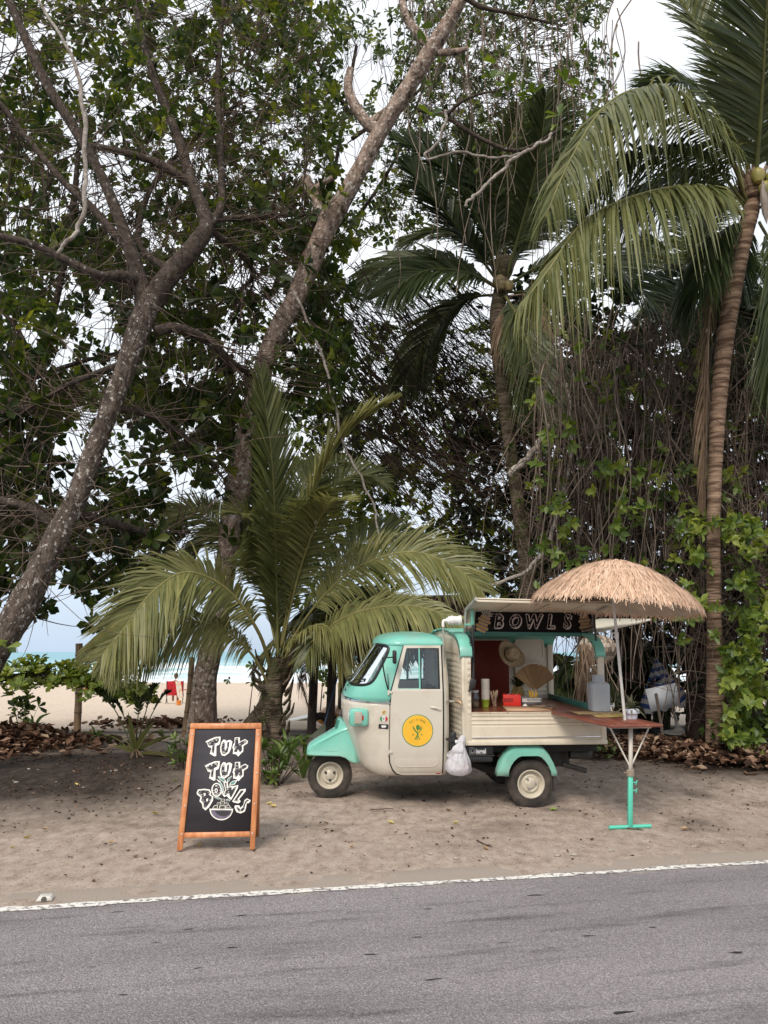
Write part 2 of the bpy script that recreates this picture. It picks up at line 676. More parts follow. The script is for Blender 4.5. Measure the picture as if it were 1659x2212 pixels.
def soil_tint(x, y):
    """0 sandy, .5 humus, 1 beach"""
    n1 = fbm(x * .55, y * .8, 4, 3)
    n2 = fbm(x * 1.7, y * 2.2, 3, 9)
    edge_l = 6.9 + .18 * (x + 5) + 1.6 * (n1 - .5)
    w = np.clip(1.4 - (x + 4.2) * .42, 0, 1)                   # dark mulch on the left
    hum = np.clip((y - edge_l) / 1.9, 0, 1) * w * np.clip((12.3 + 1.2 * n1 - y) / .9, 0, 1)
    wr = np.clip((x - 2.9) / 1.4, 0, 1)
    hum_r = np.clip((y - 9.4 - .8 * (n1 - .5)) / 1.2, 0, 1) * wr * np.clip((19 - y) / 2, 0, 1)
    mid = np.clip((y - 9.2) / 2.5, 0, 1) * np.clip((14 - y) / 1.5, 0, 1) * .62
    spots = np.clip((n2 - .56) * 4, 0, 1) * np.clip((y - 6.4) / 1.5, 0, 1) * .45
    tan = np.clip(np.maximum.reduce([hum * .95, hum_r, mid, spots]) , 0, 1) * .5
    be = np.clip((y - 14.6 - 1.5 * (n1 - .5)) / 2.4, 0, 1) * np.clip(1 - (x - 2.0) / 1.5 * np.clip((18 - y) / 2, 0, 1), 0, 1)
    far = np.clip((y - 18) / 2, 0, 1)
    be = np.maximum(be, far)
    return tan * (1 - be) + be


def ground_height(x, y):
    d = road_d(x, y)
    z = gz(x, y)
    r = (fbm(x * 3.1, y * 3.4, 4, 21) - .5) * .030 + (fbm(x * 14, y * 15, 3, 5) - .5) * .016
    z = z + r * np.clip((d - .5) / 1.2, .25, 1)
    ridge = np.clip((y - 16) / 3, 0, 1)
    z = z + ridge * (fbm(x * .8, y * .9, 3, 77) - .5) * .10
    edge = (d - .20) * .04 + (fbm(x * 2.6, y * 2.6, 5, 8) - .5) * .045
    return np.minimum(z, z * 0 + np.where(d < 1.2, edge, 9)) if True else z


def build_ground():
    far = MB()
    xs = np.array([-900, -300, -90, -30, -14, 0, 14, 30, 90, 300, 900.])
    far.grid(np.array([[(x, y, -.35 if y > -40 else -.35) for x in xs] for y in (-900, -300, -60, -8, 3.0)]), tint=.2)
    tag(far.build('far_ground', M_SOIL, smooth=False), kind='structure')
    mb = MB()
    y = np.concatenate([np.arange(3.2, 12, .035), np.arange(12, 18, .06), np.arange(18, 40, .25), np.arange(40, 75, .8)])
    u = np.linspace(-1, 1, 420)
    U, Y = np.meshgrid(u, y)
    X = U * (1.7 + Y * .66) * 1.12
    Z = ground_height(X, Y)
    mb.grid(np.stack([X, Y, Z], -1), tint=soil_tint(X, Y).ravel())
    tag(mb.build('ground', M_SOIL, sharp=0), kind='structure')


build_ground()


def asphalt_material():
    m = bpy.data.materials.new('asphalt')
    m.use_nodes = True
    n, l = m.node_tree.nodes, m.node_tree.links
    b = n['Principled BSDF']
    b.inputs['Roughness'].default_value = .85
    b.inputs['Specular IOR Level'].default_value = .25
    tc = n.new('ShaderNodeTexCoord')
    mp = n.new('ShaderNodeMapping')
    mp.inputs['Rotation'].default_value = (0, 0, -math.atan2(RD[1], RD[0]))
    l.new(tc.outputs['Object'], mp.inputs['Vector'])

    def noise(sc, det, rough, stretch=(1, 1, 1)):
        q = n.new('ShaderNodeMapping')
        q.inputs['Scale'].default_value = stretch
        l.new(mp.outputs[0], q.inputs['Vector'])
        a = n.new('ShaderNodeTexNoise')
        a.inputs['Scale'].default_value = sc
        a.inputs['Detail'].default_value = det
        a.inputs['Roughness'].default_value = rough
        l.new(q.outputs[0], a.inputs['Vector'])
        return a

    def ramp(src, stops):
        r = n.new('ShaderNodeValToRGB')
        e = r.color_ramp.elements
        while len(e) < len(stops):
            e.new(.5)
        for i, (p, c) in enumerate(stops):
            e[i].position = p
            e[i].color = (c, c, c, 1) if np.isscalar(c) else (*c, 1)
        l.new(src, r.inputs['Fac'])
        return r

    def mul(a, c, f):
        x = n.new('ShaderNodeMix')
        x.data_type = 'RGBA'
        x.blend_type = 'MULTIPLY'
        x.inputs[0].default_value = f
        l.new(a, x.inputs[6])
        l.new(c, x.inputs[7])
        return x.outputs[2]
    vo = n.new('ShaderNodeTexVoronoi')
    vo.inputs['Scale'].default_value = 120
    l.new(mp.outputs[0], vo.inputs['Vector'])
    stones = n.new('ShaderNodeSeparateColor')
    l.new(vo.outputs['Color'], stones.inputs[0])
    base = ramp(stones.outputs[0], [(0, (.225, .204, .211)), (.5, (.275, .252, .260)), (.86, (.315, .290, .298)), (1, (.42, .395, .40))])
    gaps = ramp(vo.outputs['Distance'], [(.35, 1), (.8, .55)])
    c = mul(base.outputs[0], gaps.outputs[0], .9)
    big = noise(.9, 5, .6, (.35, 1.6, 1))
    c = mul(c, ramp(big.outputs['Fac'], [(.3, .66), (.52, 1), (.75, 1.14)]).outputs[0], .9)
    # oily patches drawn out along the road and tar spots
    oil = noise(3.2, 4, .5, (.30, 2.2, 1))
    c = mul(c, ramp(oil.outputs['Fac'], [(.30, .38), (.44, 1)]).outputs[0], .7)
    tar = noise(9, 2, .4, (.45, 1.7, 1))
    c = mul(c, ramp(tar.outputs['Fac'], [(.25, .10), (.275, 1)]).outputs[0], 1)
    fine = noise(160, 3, .6)
    c = mul(c, ramp(fine.outputs['Fac'], [(.3, .7), (.6, 1.12)]).outputs[0], .8)
    # polished wheel tracks along the lane, sand drifted over the edge
    sx = n.new('ShaderNodeSeparateXYZ')
    l.new(mp.outputs[0], sx.inputs[0])
    ad = n.new('ShaderNodeMath')
    ad.operation = 'MULTIPLY_ADD'
    ad.inputs[1].default_value = .25
    ad.inputs[2].default_value = -.25 * float(R0.dot(RN)) + 1
    l.new(sx.outputs['Y'], ad.inputs[0])
    c = mul(c, ramp(ad.outputs[0], [(.36, 1), (.42, .84), (.47, 1), (.70, 1), (.76, .86), (.81, 1)]).outputs[0], .8)
    at = n.new('ShaderNodeAttribute')
    at.attribute_name = 'tint'
    sd = noise(5, 7, .7, (.6, 1, 1))
    am = n.new('ShaderNodeMath')
    am.operation = 'ADD'
    l.new(at.outputs['Fac'], am.inputs[0])
    l.new(sd.outputs['Fac'], am.inputs[1])
    sm = n.new('ShaderNodeMix')
    sm.data_type = 'RGBA'
    sm.inputs[7].default_value = (.34, .285, .235, 1)
    l.new(ramp(am.outputs[0], [(.80, 0), (1.0, .9)]).outputs[0], sm.inputs[0])
    l.new(c, sm.inputs[6])
    c = sm.outputs[2]
    l.new(c, b.inputs['Base Color'])
    bp = n.new('ShaderNodeBump')
    bp.inputs['Strength'].default_value = .8
    bp.inputs['Distance'].default_value = .006
    bp.invert = True
    l.new(vo.outputs['Distance'], bp.inputs['Height'])
    l.new(bp.outputs[0], b.inputs['Normal'])
    return m


def build_road():
    mb = MB()
    a = np.concatenate([[-200, -60, -20], np.arange(-8, 16, .8), [25, 60, 200]])
    d = np.concatenate([[-7.2, -6.6], np.arange(-6.4, -.5, .4), [-.4, -.2, -.1, 0, .1, .2, .35, .62]])
    A, D = np.meshgrid(a, d)
    Z = np.zeros_like(A)
    Z[-1] -= .06
    Z[0] -= .08
    mb.grid(np.stack([R0[0] + RD[0] * A + RN[0] * D, R0[1] + RD[1] * A + RN[1] * D, Z], -1), tint=np.clip((D + .25) / .6, 0, 1).ravel())
    o = mb.build('road', asphalt_material(), sharp=0)
    tag(o, kind='structure')
    # painted edge line, worn and ragged
    mb = MB()
    a = np.arange(-30, 60, .02)
    wob = (fbm(a * .35, a * 0, 2, 31) - .5) * .03
    wear = .15 + 1.7 * np.clip(fbm(a * .9, a * 0 + 3, 3, 71) - .32, 0, 1)
    e0 = -.042 + wob + (fbm(a * 5, a * 0, 5, 2) - .5) * .075 * wear
    e1 = .038 + wob + (fbm(a * 4, a * 0 + 9, 5, 4) - .5) * .095 * wear
    L0 = np.stack([R0[0] + RD[0] * a + RN[0] * e0, R0[1] + RD[1] * a + RN[1] * e0, a * 0 + .004], -1)
    L1 = np.stack([R0[0] + RD[0] * a + RN[0] * e1, R0[1] + RD[1] * a + RN[1] * e1, a * 0 + .004], -1)
    mb.grid(np.stack([L0, L1]))
    pm = mat('line_paint', (.66, .64, .60), .8, col2=(.74, .72, .68), scale=30, bump=.3, bscale=120,
             dirt=(.22, .20, .195), dirt_scale=22, dirt_lo=.50, dirt_hi=.56, spec=.2)
    tag(mb.build('edge_line', pm, o, sharp=0), 'white painted edge line, worn and ragged')


build_road()


def build_sea():
    m = bpy.data.materials.new('sea_water')
    m.use_nodes = True
    n, l = m.node_tree.nodes, m.node_tree.links
    b = n['Principled BSDF']
    b.inputs['Roughness'].default_value = .45
    b.inputs['Specular IOR Level'].default_value = .18
    at = n.new('ShaderNodeAttribute')
    at.attribute_name = 'tint'
    r = n.new('ShaderNodeValToRGB')
    e = r.color_ramp.elements
    stops = [(0, (.17, .36, .43)), (.30, (.25, .44, .49)), (.52, (.38, .54, .56)), (.66, (.66, .74, .76)), (1, (.90, .91, .91))]
    while len(e) < len(stops):
        e.new(.5)
    for i, (p, c) in enumerate(stops):
        e[i].position = p
        e[i].color = (*c, 1)
    l.new(at.outputs['Fac'], r.inputs['Fac'])
    l.new(r.outputs[0], b.inputs['Base Color'])
    mb = MB()
    y = np.concatenate([np.arange(60, 120, .5), np.arange(120, 260, 1.2), np.arange(260, 700, 8), np.geomspace(700, 8000, 40)])
    u = np.linspace(-1, 1, 500)
    U, Y = np.meshgrid(u, y)
    X = U * Y * .75
    z = np.full_like(X, -1.0)
    foam = np.zeros_like(X)
    for k, (yc, amp, wid) in enumerate([(70, .22, 3.5), (82, .55, 5), (99, .75, 6), (124, 1.15, 7.5), (165, .55, 9), (215, .4, 12)]):
        yy = yc + (fbm(X * .035, X * 0 + k, 3, 50 + k) - .5) * 12
        brk = np.clip((fbm(X * .03 + k * 5, X * 0 + 2, 3, 90 + k) - .32) * 5, 0, 1)
        g = np.exp(-((Y - yy) / wid) ** 2)
        z += amp * g * (.55 + .45 * brk)
        front = np.clip(1 - np.abs(Y - yy + wid * .9) / (wid * 2.2), 0, 1)
        tex = fbm(X * .25, Y * .22, 4, 7 + k)
        if k < 4:
            foam = np.maximum(foam, brk * front * np.clip((tex - .30) * 3.2, 0, 1.2))
    near = np.clip((100 - Y) / 18, 0, 1)
    foam = np.maximum(foam, np.clip((74 - Y) / 6, 0, 1) * (.5 + .6 * fbm(X * .2, Y * .35, 4, 3)))
    foam = np.maximum(foam, near * np.clip((fbm(X * .12, Y * .5, 4, 3) - .46) * 5, 0, 1))
    z += (fbm(X * .3, Y * .3, 3, 4) - .5) * .25 * np.clip(foam, 0, 1)
    base = np.clip(.50 - (Y - 90) / 420, .0, .5) + (fbm(X * .02, Y * .03, 4, 12) - .5) * .22
    t = np.clip(np.maximum(base, np.where(foam > .25, .42 + foam * .5, 0)), 0, 1)
    mb.grid(np.stack([X, Y, z], -1), tint=t.ravel())
    tag(mb.build('sea', m, sharp=0), kind='structure')


build_sea()
# ================================================================== TREES
M_BARK = mat('bark_lichen', (.055, .042, .034), .95, col2=(.135, .107, .088), scale=13, bump=1, bscale=22, bdist=.06, spec=.1, stretch=(1, 1, .5),
             dirt=(.40, .375, .34), dirt_scale=15, dirt_lo=.57, dirt_hi=.61, dirt2=[((.17, .085, .045), 2.4, .66, .74)])
M_BARK_PALE = mat('bark_pale', (.155, .112, .09), .95, col2=(.36, .275, .225), scale=12, bump=1, bscale=24, bdist=.05, spec=.1, stretch=(1, 1, .5),
                  dirt=(.52, .475, .42), dirt_scale=14, dirt_lo=.55, dirt_hi=.60, dirt2=[((.055, .045, .032), 4.5, .55, .64), ((.30, .15, .075), 2.0, .64, .70)])
M_BRANCH = mat('branch_bark', (.036, .028, .023), .95, col2=(.085, .067, .055), scale=14, bump=.5, spec=.1, dirt=(.25, .235, .215), dirt_scale=12, dirt_lo=.6, dirt_hi=.66)
M_TWIG = mat('twig_bark', (.070, .052, .042), .95, col2=(.165, .125, .10), scale=10, spec=.05)
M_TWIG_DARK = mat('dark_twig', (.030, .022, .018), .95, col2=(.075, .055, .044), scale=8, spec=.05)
M_DEADWOOD = mat('dead_wood', (.20, .165, .14), .95, col2=(.43, .39, .35), scale=9, spec=.1, bump=.8, bscale=40, bdist=.04)
M_VINE = mat('vine_stem', (.10, .075, .060), .95, col2=(.26, .205, .165), scale=3, spec=.1)
M_PALMBARK = mat('palm_bark', (.060, .046, .033), .95, col2=(.165, .128, .096), scale=4, bump=.9, bscale=9, bdist=.05, spec=.1, stretch=(1, 1, 4), lo=.4, hi=.62,
                 dirt=(.06, .068, .026), dirt_scale=4, dirt_lo=.48, dirt_hi=.64)
M_PALMBARK_RED = mat('palm_bark_warm', (.10, .064, .044), .95, col2=(.29, .20, .14), scale=3, bump=.8, bscale=6, bdist=.04, spec=.1, stretch=(.8, .8, 6), lo=.4, hi=.6,
                     dirt=(.075, .052, .040), dirt_scale=4, dirt_lo=.58, dirt_hi=.7)
M_CUT = mat('cut_wood', (.33, .155, .075), .9, col2=(.47, .27, .15), scale=20)
ALM = [(.013, .024, .008), (.027, .046, .012), (.048, .074, .017), (.095, .122, .024), (.17, .195, .036)]
M_ALMOND = mat('almond_leaf', ALM[0], .42, tint=ALM, var=.2, scale=30, transl=.56, spec=.35)
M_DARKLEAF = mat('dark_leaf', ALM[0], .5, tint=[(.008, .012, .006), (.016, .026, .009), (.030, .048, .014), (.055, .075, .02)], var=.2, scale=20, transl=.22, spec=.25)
M_BRIGHTLEAF = mat('bright_leaf', ALM[0], .4, tint=[(.030, .055, .012), (.07, .115, .022), (.13, .19, .032), (.24, .28, .05)], var=.15, scale=25, transl=.33, spec=.4)
M_FROND = mat('palm_frond', ALM[0], .42, tint=[(.024, .042, .015), (.050, .072, .024), (.105, .122, .042), (.19, .195, .072), (.30, .275, .105)], var=.15, scale=6, transl=.3, spec=.4)
M_FROND_DEAD = mat('dead_frond', ALM[0], .8, tint=[(.10, .068, .045), (.20, .14, .095), (.33, .245, .175)], var=.2, scale=8, transl=.12, spec=.1)


def px2m(px, Y):
    return px * Y / _F * 1.0


def limb(mb, pix, rpx, n=40, sides=14, mi=0, bump=.10, fr=3.0):
    """a limb through picture points (u, v, depth) with half-widths in pixels"""
    c = ppath(pix, n)
    Y = c[:, 1]
    r = np.interp(np.linspace(0, 1, n), np.linspace(0, 1, len(rpx)), rpx) * Y / _F
    return limb3(mb, c, r, sides, mi, bump, fr)


def limb3(mb, c, r, sides=14, mi=0, bump=.10, fr=3.0):
    n = len(c)
    T = np.gradient(c, axis=0)
    T /= np.linalg.norm(T, axis=1)[:, None] + 1e-9
    e1 = np.cross(T, (0.13, 1, .05))
    e1 /= np.linalg.norm(e1, axis=1)[:, None] + 1e-9
    e2 = np.cross(T, e1)
    th = np.arange(sides) * 2 * pi / sides
    s = np.concatenate([[0], np.cumsum(np.linalg.norm(np.diff(c, axis=0), axis=1))])
    sd = int(abs(c[0, 0] * 31 + c[0, 2] * 17)) % 97
    SS, TT = np.meshgrid(s, np.arange(sides), indexing='ij')
    k = 1 + bump * 2 * (fbm(np.cos(TT * 2 * pi / sides) * 1.6 + 9 + SS * fr, np.sin(TT * 2 * pi / sides) * 1.6 + 5 + SS * .3, 3, sd) - .5)
    k = k + bump * .6 * (fbm(SS * fr * 4, TT * .9, 2, sd + 3) - .5)
    R = r[:, None] * k
    v = c[:, None] + (np.cos(th) * R)[..., None] * e1[:, None] + (np.sin(th) * R)[..., None] * e2[:, None]
    mb.grid(v, mi, wrap=True)
    b = mb.n - n * sides
    mb.f.append(np.array([list(range(b + (n - 1) * sides, b + n * sides)), list(range(b + sides - 1, b - 1, -1))], np.int64))
    mb.mi.append(np.array([mi, mi], np.int32))
    return c


def leafmeshes(tmpl, m, name='leaf'):
    out = []
    for t in (.1, .35, .6, .85):
        mb = MB()
        leaves(mb, [(0, 0, 0)], [(1, 0, 0)], [(0, 0, 1)], 1, 1, tmpl, t)
        out.append(mb.mesh(name, m))
    return out


def leaf_objects(parent, meshes, pos, axes, n_leaf=6, L=.2, W=.1, spread=(.6, 1.3), droop=.25, tint=None, name='leaf'):
    """whorls of single leaves, each its own object"""
    for i in range(len(pos)):
        ax = Vector(axes[i]).normalized()
        ref = Vector((0, 0, 1)) if abs(ax.z) < .8 else Vector((1, 0, 0))
        e1 = ax.cross(ref).normalized()
        e2 = ax.cross(e1)
        a0 = random.uniform(0, 6.28)
        for k in range(n_leaf):
            ph = a0 + k * 2.4 + random.gauss(0, .2)
            th = random.uniform(*spread)
            d = ax * cos(th) + (e1 * cos(ph) + e2 * sin(ph)) * sin(th)
            d.z -= droop * random.random()
            d.normalize()
            nr = (ax + Vector((random.gauss(0, .25), random.gauss(0, .25), random.gauss(0, .25))))
            s = nr.cross(d).normalized()
            u = d.cross(s)
            ll = L * random.uniform(.65, 1.15)
            o = bpy.data.objects.new(name, random.choice(meshes) if tint is None else meshes[min(3, max(0, int(random.gauss(tint, .9))))])
            COL.objects.link(o)
            o.parent = parent
            o.matrix_local = Matrix(((d.x * ll, s.x * ll * W / L, u.x * ll, pos[i][0]), (d.y * ll, s.y * ll * W / L, u.y * ll, pos[i][1]), (d.z * ll, s.z * ll * W / L, u.z * ll, pos[i][2]), (0, 0, 0, 1)))


def blob(n, u0, u1, v0, v1, Y0, Y1, keep=None, clump=0.0, seed=0):
    """points through a box of the view; clump > 0 leaves gaps"""
    out = []
    k = 0
    while k < n:
        m = max(64, (n - k) * 3)
        u = rng.uniform(u0, u1, m)
        v = rng.uniform(v0, v1, m)
        Y = rng.uniform(Y0, Y1, m)
        ok = np.ones(m, bool)
        if keep is not None:
            ok &= keep(u, v)
        if clump:
            ok &= fbm(u / 75 + seed, v / 75 + seed * 3, 3, 40 + seed) > clump
        for a, b, c in zip(u[ok], v[ok], Y[ok]):
            if k < n:
                out.append(P(a, b, c))
                k += 1
    return np.array(out)


def twigs_to(mb, pos, anchors, r0=.010, r1=.0035, sag=.15, maxlen=2.2, mi=0):
    """thin curved twigs from the limbs to the leaf whorls; returns the end directions"""
    anchors = np.asarray(anchors)
    ax = np.zeros_like(pos)
    for i, p in enumerate(pos):
        c = anchors[rng.integers(0, len(anchors), 24)]
        a = c[np.argmin(np.linalg.norm(c - p, axis=1))]
        v = p - a
        L = np.linalg.norm(v)
        if L > maxlen:
            a = p - v / L * maxlen * rng.uniform(.4, 1)
            L = np.linalg.norm(p - a)
        mid = (a + p) / 2 + rng.normal(0, .09 * L, 3) - np.array((0, 0, sag * L))
        t = np.linspace(0, 1, 6)[:, None]
        q = a * (1 - t) ** 2 + 2 * mid * t * (1 - t) + p * t ** 2
        mb.tube(q, [r0, r1], 3, mi, cap=False)
        ax[i] = q[-1] - q[-2]
    ax /= np.linalg.norm(ax, axis=1)[:, None] + 1e-9
    return ax


def wander(start, end, n=12, amp=.1):
    t = np.linspace(0, 1, n)
    L = np.linalg.norm(np.asarray(end) - start)
    q = np.asarray(start)[None] * (1 - t)[:, None] + np.asarray(end)[None] * t[:, None]
    for k in (1, 2, 3.3):
        ph = rng.uniform(0, 6.28, 3)
        q = q + (amp * L / k * rng.normal(0, .6, 3))[None] * (np.sin(t[:, None] * pi * k + ph) - np.sin(ph) * (1 - t)[:, None] - np.sin(pi * k + ph) * t[:, None])
    return q


def frond(path, Lmax=.8, width=.034, n=80, droop=.35, fwd=.75, up=None, tint=.45, start=.12, rach=.022, segs=3, ragged=.08, tipl=.25, gap=0.0, side_tilt=.25, mb=None, mi=0, both=(1, 1)):
    """a palm frond: rachis along path (k,3) with leaflets to both sides"""
    mb = mb or MB()
    path = np.asarray(path)
    c = smooth_path(path, 40)
    mb.tube(c, [rach * 1.25, rach, rach * .6, rach * .25], 6, mi, tint=min(1, tint + .35), flat=.8)
    n = int(n * 1.45)
    s = np.linspace(start, .995, n)
    s = s + rng.normal(0, .25 / n, n)
    cs = np.stack([np.interp(s, np.linspace(0, 1, 40), c[:, k]) for k in range(3)], -1)
    T = np.gradient(c, axis=0)
    T /= np.linalg.norm(T, axis=1)[:, None]
    Ts = np.stack([np.interp(s, np.linspace(0, 1, 40), T[:, k]) for k in range(3)], -1)
    if up is None:
        up = (0, 0, 1)
    up = np.asarray(up, float)
    sd = np.cross(Ts, up)
    sd /= np.linalg.norm(sd, axis=1)[:, None] + 1e-6
    un = np.cross(sd, Ts)
    prof = np.minimum(1, (.38 + 2.6 * (s - start)))
    prof = prof * np.clip(1 - ((s - .55) / .45).clip(0) ** 2 * (1 - tipl), 0, 1)
    for side in (-1, 1):
        if not both[0 if side < 0 else 1]:
            continue
        L = Lmax * prof * (1 + rng.normal(0, ragged, n))
        a = fwd * (.75 + .55 * s) + rng.normal(0, .06, n)
        d = sd * side * np.cos(a)[:, None] + Ts * np.sin(a)[:, None] + un * (side_tilt + rng.normal(0, .06, n))[:, None]
        d /= np.linalg.norm(d, axis=1)[:, None]
        keep = rng.random(n) > gap
        k = np.linspace(0, 1, segs + 1)
        dr = droop * (1 + rng.normal(0, .22, n))
        pts = cs[:, None] + d[:, None] * (L[:, None] * k[None] * (1 - .25 * dr[:, None] * k[None]))[..., None]
        pts[..., 2] -= (L[:, None] * dr[:, None] * k[None] ** 1.8)
        wv = Ts - d * (Ts * d).sum(1)[:, None]
        wv /= np.linalg.norm(wv, axis=1)[:, None] + 1e-6
        wv = wv + un * rng.normal(0, .35, n)[:, None]
        wid = .85 * width * np.interp(k, [0, .15, .5, .8, 1], [.55, 1, .95, .55, .06])
        wd = wid[None, :] * (.75 + .35 * prof[:, None])
        v = np.stack([pts + wv[:, None] * wd[..., None] * .5, pts - wv[:, None] * wd[..., None] * .5], 2)[keep]
        m = len(v)
        base = np.arange(m)[:, None] * (segs + 1) * 2
        i = np.arange(segs)[None, :] * 2
        f = np.stack([base + i, base + i + 1, base + i + 3, base + i + 2], -1).reshape(-1, 4)
        tt = np.clip(tint + rng.normal(0, .09, m), 0, 1)
        mb.add(v.reshape(-1, 3), f, mi, np.repeat(tt, (segs + 1) * 2))
    return mb


def radial(c, az, el, L, droop=.6, n=8):
    t = np.linspace(0, 1, n)
    h = np.array((cos(az), sin(az), 0))
    return c[None] + h[None] * (L * cos(el) * t * (1 - .12 * t))[:, None] + np.array((0, 0, 1.))[None] * (L * (t * sin(el) - droop * t ** 2.2))[:, None]


def ringed_trunk(path, r, n, sides=14, ring=.012, mi=0, mb=None):
    """palm trunk with leaf-scar rings"""
    mb = mb or MB()
    c = smooth_path(path, n)
    s = np.concatenate([[0], np.cumsum(np.linalg.norm(np.diff(c, axis=0), axis=1))])
    rr = np.interp(np.linspace(0, 1, n), np.linspace(0, 1, len(r)), r)
    saw = ((s / .085 + .5 * vnoise(s * 4, s * 0, 3)) % 1.0)
    rr = rr * (1 + ring * 3 * (saw ** 2 - .3)) + rr * .04 * (fbm(s * 3, s * 0, 3, 7) - .5)
    limb3(mb, c, rr, sides, mi, .045, 5)
    return mb, c


def boots(mb, c, n, r=.13):
    """fibrous leaf bases round a palm's head"""
    for i in range(n):
        q = c[int(len(c) * rng.uniform(.945, .995))]
        a = rng.uniform(0, 6.28)
        d = np.array((cos(a), sin(a), 0))
        mb.tube([q + d * r * .5 - np.array((0, 0, .1)), q + d * r * 1.25 + np.array((0, 0, .08)), q + d * r * 1.9 + np.array((0, 0, .3))], [.05, .06, .022], 6, flat=.45)


def own_trees():
    # ------------------------------------------------ big leaning almond tree at the left
    t = thing('almond_tree', 'big leaning tree with lichen spotted trunk that enters at the left edge and forks high', 'tree', P(-70, 1560, 10.6))
    t.location.z = 0.08
    O = np.array(t.location)

    def put(name, mb, m, par=t, off=O, **k):
        mb.v = [v - off for v in mb.v]
        return mb.build(name, m, par, sharp=0, **k)
    mb = MB()
    c0 = limb(mb, [(-95, 1640, 10.4), (-50, 1470, 10.4), (0, 1385, 10.4), (48, 1310, 10.4), (105, 1195, 10.5), (165, 1075, 10.6), (218, 935, 10.7), (268, 805, 10.8), (303, 700, 10.9), (330, 640, 11)],
              [48, 38, 34, 31, 27, 23, 21, 22, 25, 27], 130, 24, bump=.15)
    put('trunk', mb, M_BARK)
    limbs = [
        ([(322, 660, 11), (370, 590, 11), (422, 530, 11.1), (446, 480, 11.2), (415, 395, 11.4), (385, 300, 11.6), (345, 200, 11.9), (318, 120, 12.2), (290, 0, 12.6), (280, -60, 12.8)], [27, 24, 22, 18, 13, 12, 10, 9, 8, 7]),
        ([(318, 670, 11), (300, 600, 11), (268, 500, 10.9), (215, 372, 10.9), (155, 268, 10.9), (100, 180, 10.9), (60, 95, 11), (10, -20, 11)], [26, 20, 15, 12, 12, 12, 11, 10]),
        ([(300, 610, 11), (262, 596, 10.7), (215, 596, 10.4), (150, 566, 10.2), (60, 525, 10), (-60, 500, 9.8)], [17, 14, 12, 10, 9, 9]),
        ([(270, 530, 11), (195, 445, 11), (140, 395, 11.1), (60, 300, 11.2), (28, 258, 11.2), (-40, 170, 11.3)], [11, 9, 8, 7, 6, 5]),
        ([(420, 400, 11.4), (340, 352, 11.3), (250, 325, 11.3), (170, 310, 11.3)], [11, 10, 8, 6]),
        ([(446, 490, 11.2), (505, 535, 11.6), (540, 575, 12), (545, 600, 12.2), (505, 640, 12.4)], [10, 8, 7, 6, 4]),
        ([(430, 500, 11.2), (470, 475, 11.4), (560, 470, 11.9), (650, 462, 12.4), (690, 470, 12.8)], [9, 8, 7, 6, 6]),
        ([(455, 485, 11.2), (478, 440, 11.5), (476, 330, 12), (470, 180, 12.4), (478, 60, 12.7), (490, -60, 13)], [11, 9, 9, 7, 6, 5]),
        ([(335, 716, 11), (380, 708, 11.1), (448, 735, 11.4), (500, 783, 11.8), (548, 810, 12.2)], [13, 12, 11, 9, 7]),
        ([(190, 1030, 10.6), (140, 1140, 11.4), (60, 1095, 11.6), (-30, 1075, 11.8)], [8, 8, 9, 10]),
        ([(150, 1105, 10.5), (260, 1135, 11.5), (330, 1152, 12), (410, 1148, 12.5)], [11, 9, 7, 4]),
        ([(238, 880, 10.72), (330, 900, 11.4), (420, 960, 12), (480, 1030, 12.4)], [9, 7, 5, 3]),
        ([(278, 780, 10.8), (150, 830, 11.4), (60, 880, 11.8), (-60, 900, 12)], [8, 6, 5, 4]),
        ([(370, 590, 11), (300, 520, 12.2), (330, 400, 13), (420, 300, 13.6), (520, 220, 14)], [9, 8, 6, 5, 4]),
    ]
    anch = [c0[40:]]
    for pix, r in limbs:
        mb = MB()
        anch.append(limb(mb, pix, r, 36, 9, bump=.09))
        put('branch', mb, M_BRANCH)
    anch = np.vstack(anch)

    def low_edge(u, v):
        lim = np.interp(u, [-200, 0, 90, 130, 210, 300, 330, 420, 560, 700], [1330, 1330, 1330, 1270, 1362, 1300, 1240, 1180, 1150, 1000])
        hole = ((u - 205) / 85) ** 2 + ((v - 965) / 55) ** 2 < 1
        return (v < lim) & ~hole
    tw, cr = MB(), MB()
    groups = [
        (760, (-220, 600, 830, 1370, 11.6, 16.0), .42, .255, .14, .38, 7, low_edge),
        (880, (-220, 760, 500, 900, 11.4, 17), .42, .235, .125, .45, 7, None),
        (1650, (-220, 740, -80, 540, 11.2, 18), .38, .205, .105, .5, 7, None),
    ]
    allp = []
    for n, b, cl, L, Wd, tn, k, kp in groups:
        p = blob(n, *b, keep=kp, clump=cl, seed=n)
        ax = twigs_to(tw, p, anch, .011, .004)
        ax[:, 2] = ax[:, 2] * .5 + .25
        near = np.argsort(p[:, 1])[:14]
        far = np.setdiff1d(np.arange(n), near)
        rosettes(cr, p[far], ax[far], k, L, Wd, tint=np.clip(rng.normal(tn, .2, len(far)), 0, 1), spread=(.7, 1.45))
        allp.append((p[near], ax[near], L, Wd, k))
    # many bare crossing twigs
    for i in range(620):
        a = anch[rng.integers(len(anch))]
        d = rng.normal(0, 1, 3) * (1, .8, .75)
        tw.tube(wander(a, a + d * rng.uniform(.4, 1.3), 10, .17), [.008, .003], 3, cap=False)
    put('twigs', tw, M_TWIG)['kind'] = 'stuff'
    put('crown', cr, M_ALMOND)['kind'] = 'stuff'
    lm = leafmeshes(LEAF_OBOVATE, M_ALMOND)
    for p, ax, L, Wd, k in allp:
        leaf_objects(t, lm, p - O, ax, k, L, Wd, tint=1.2)

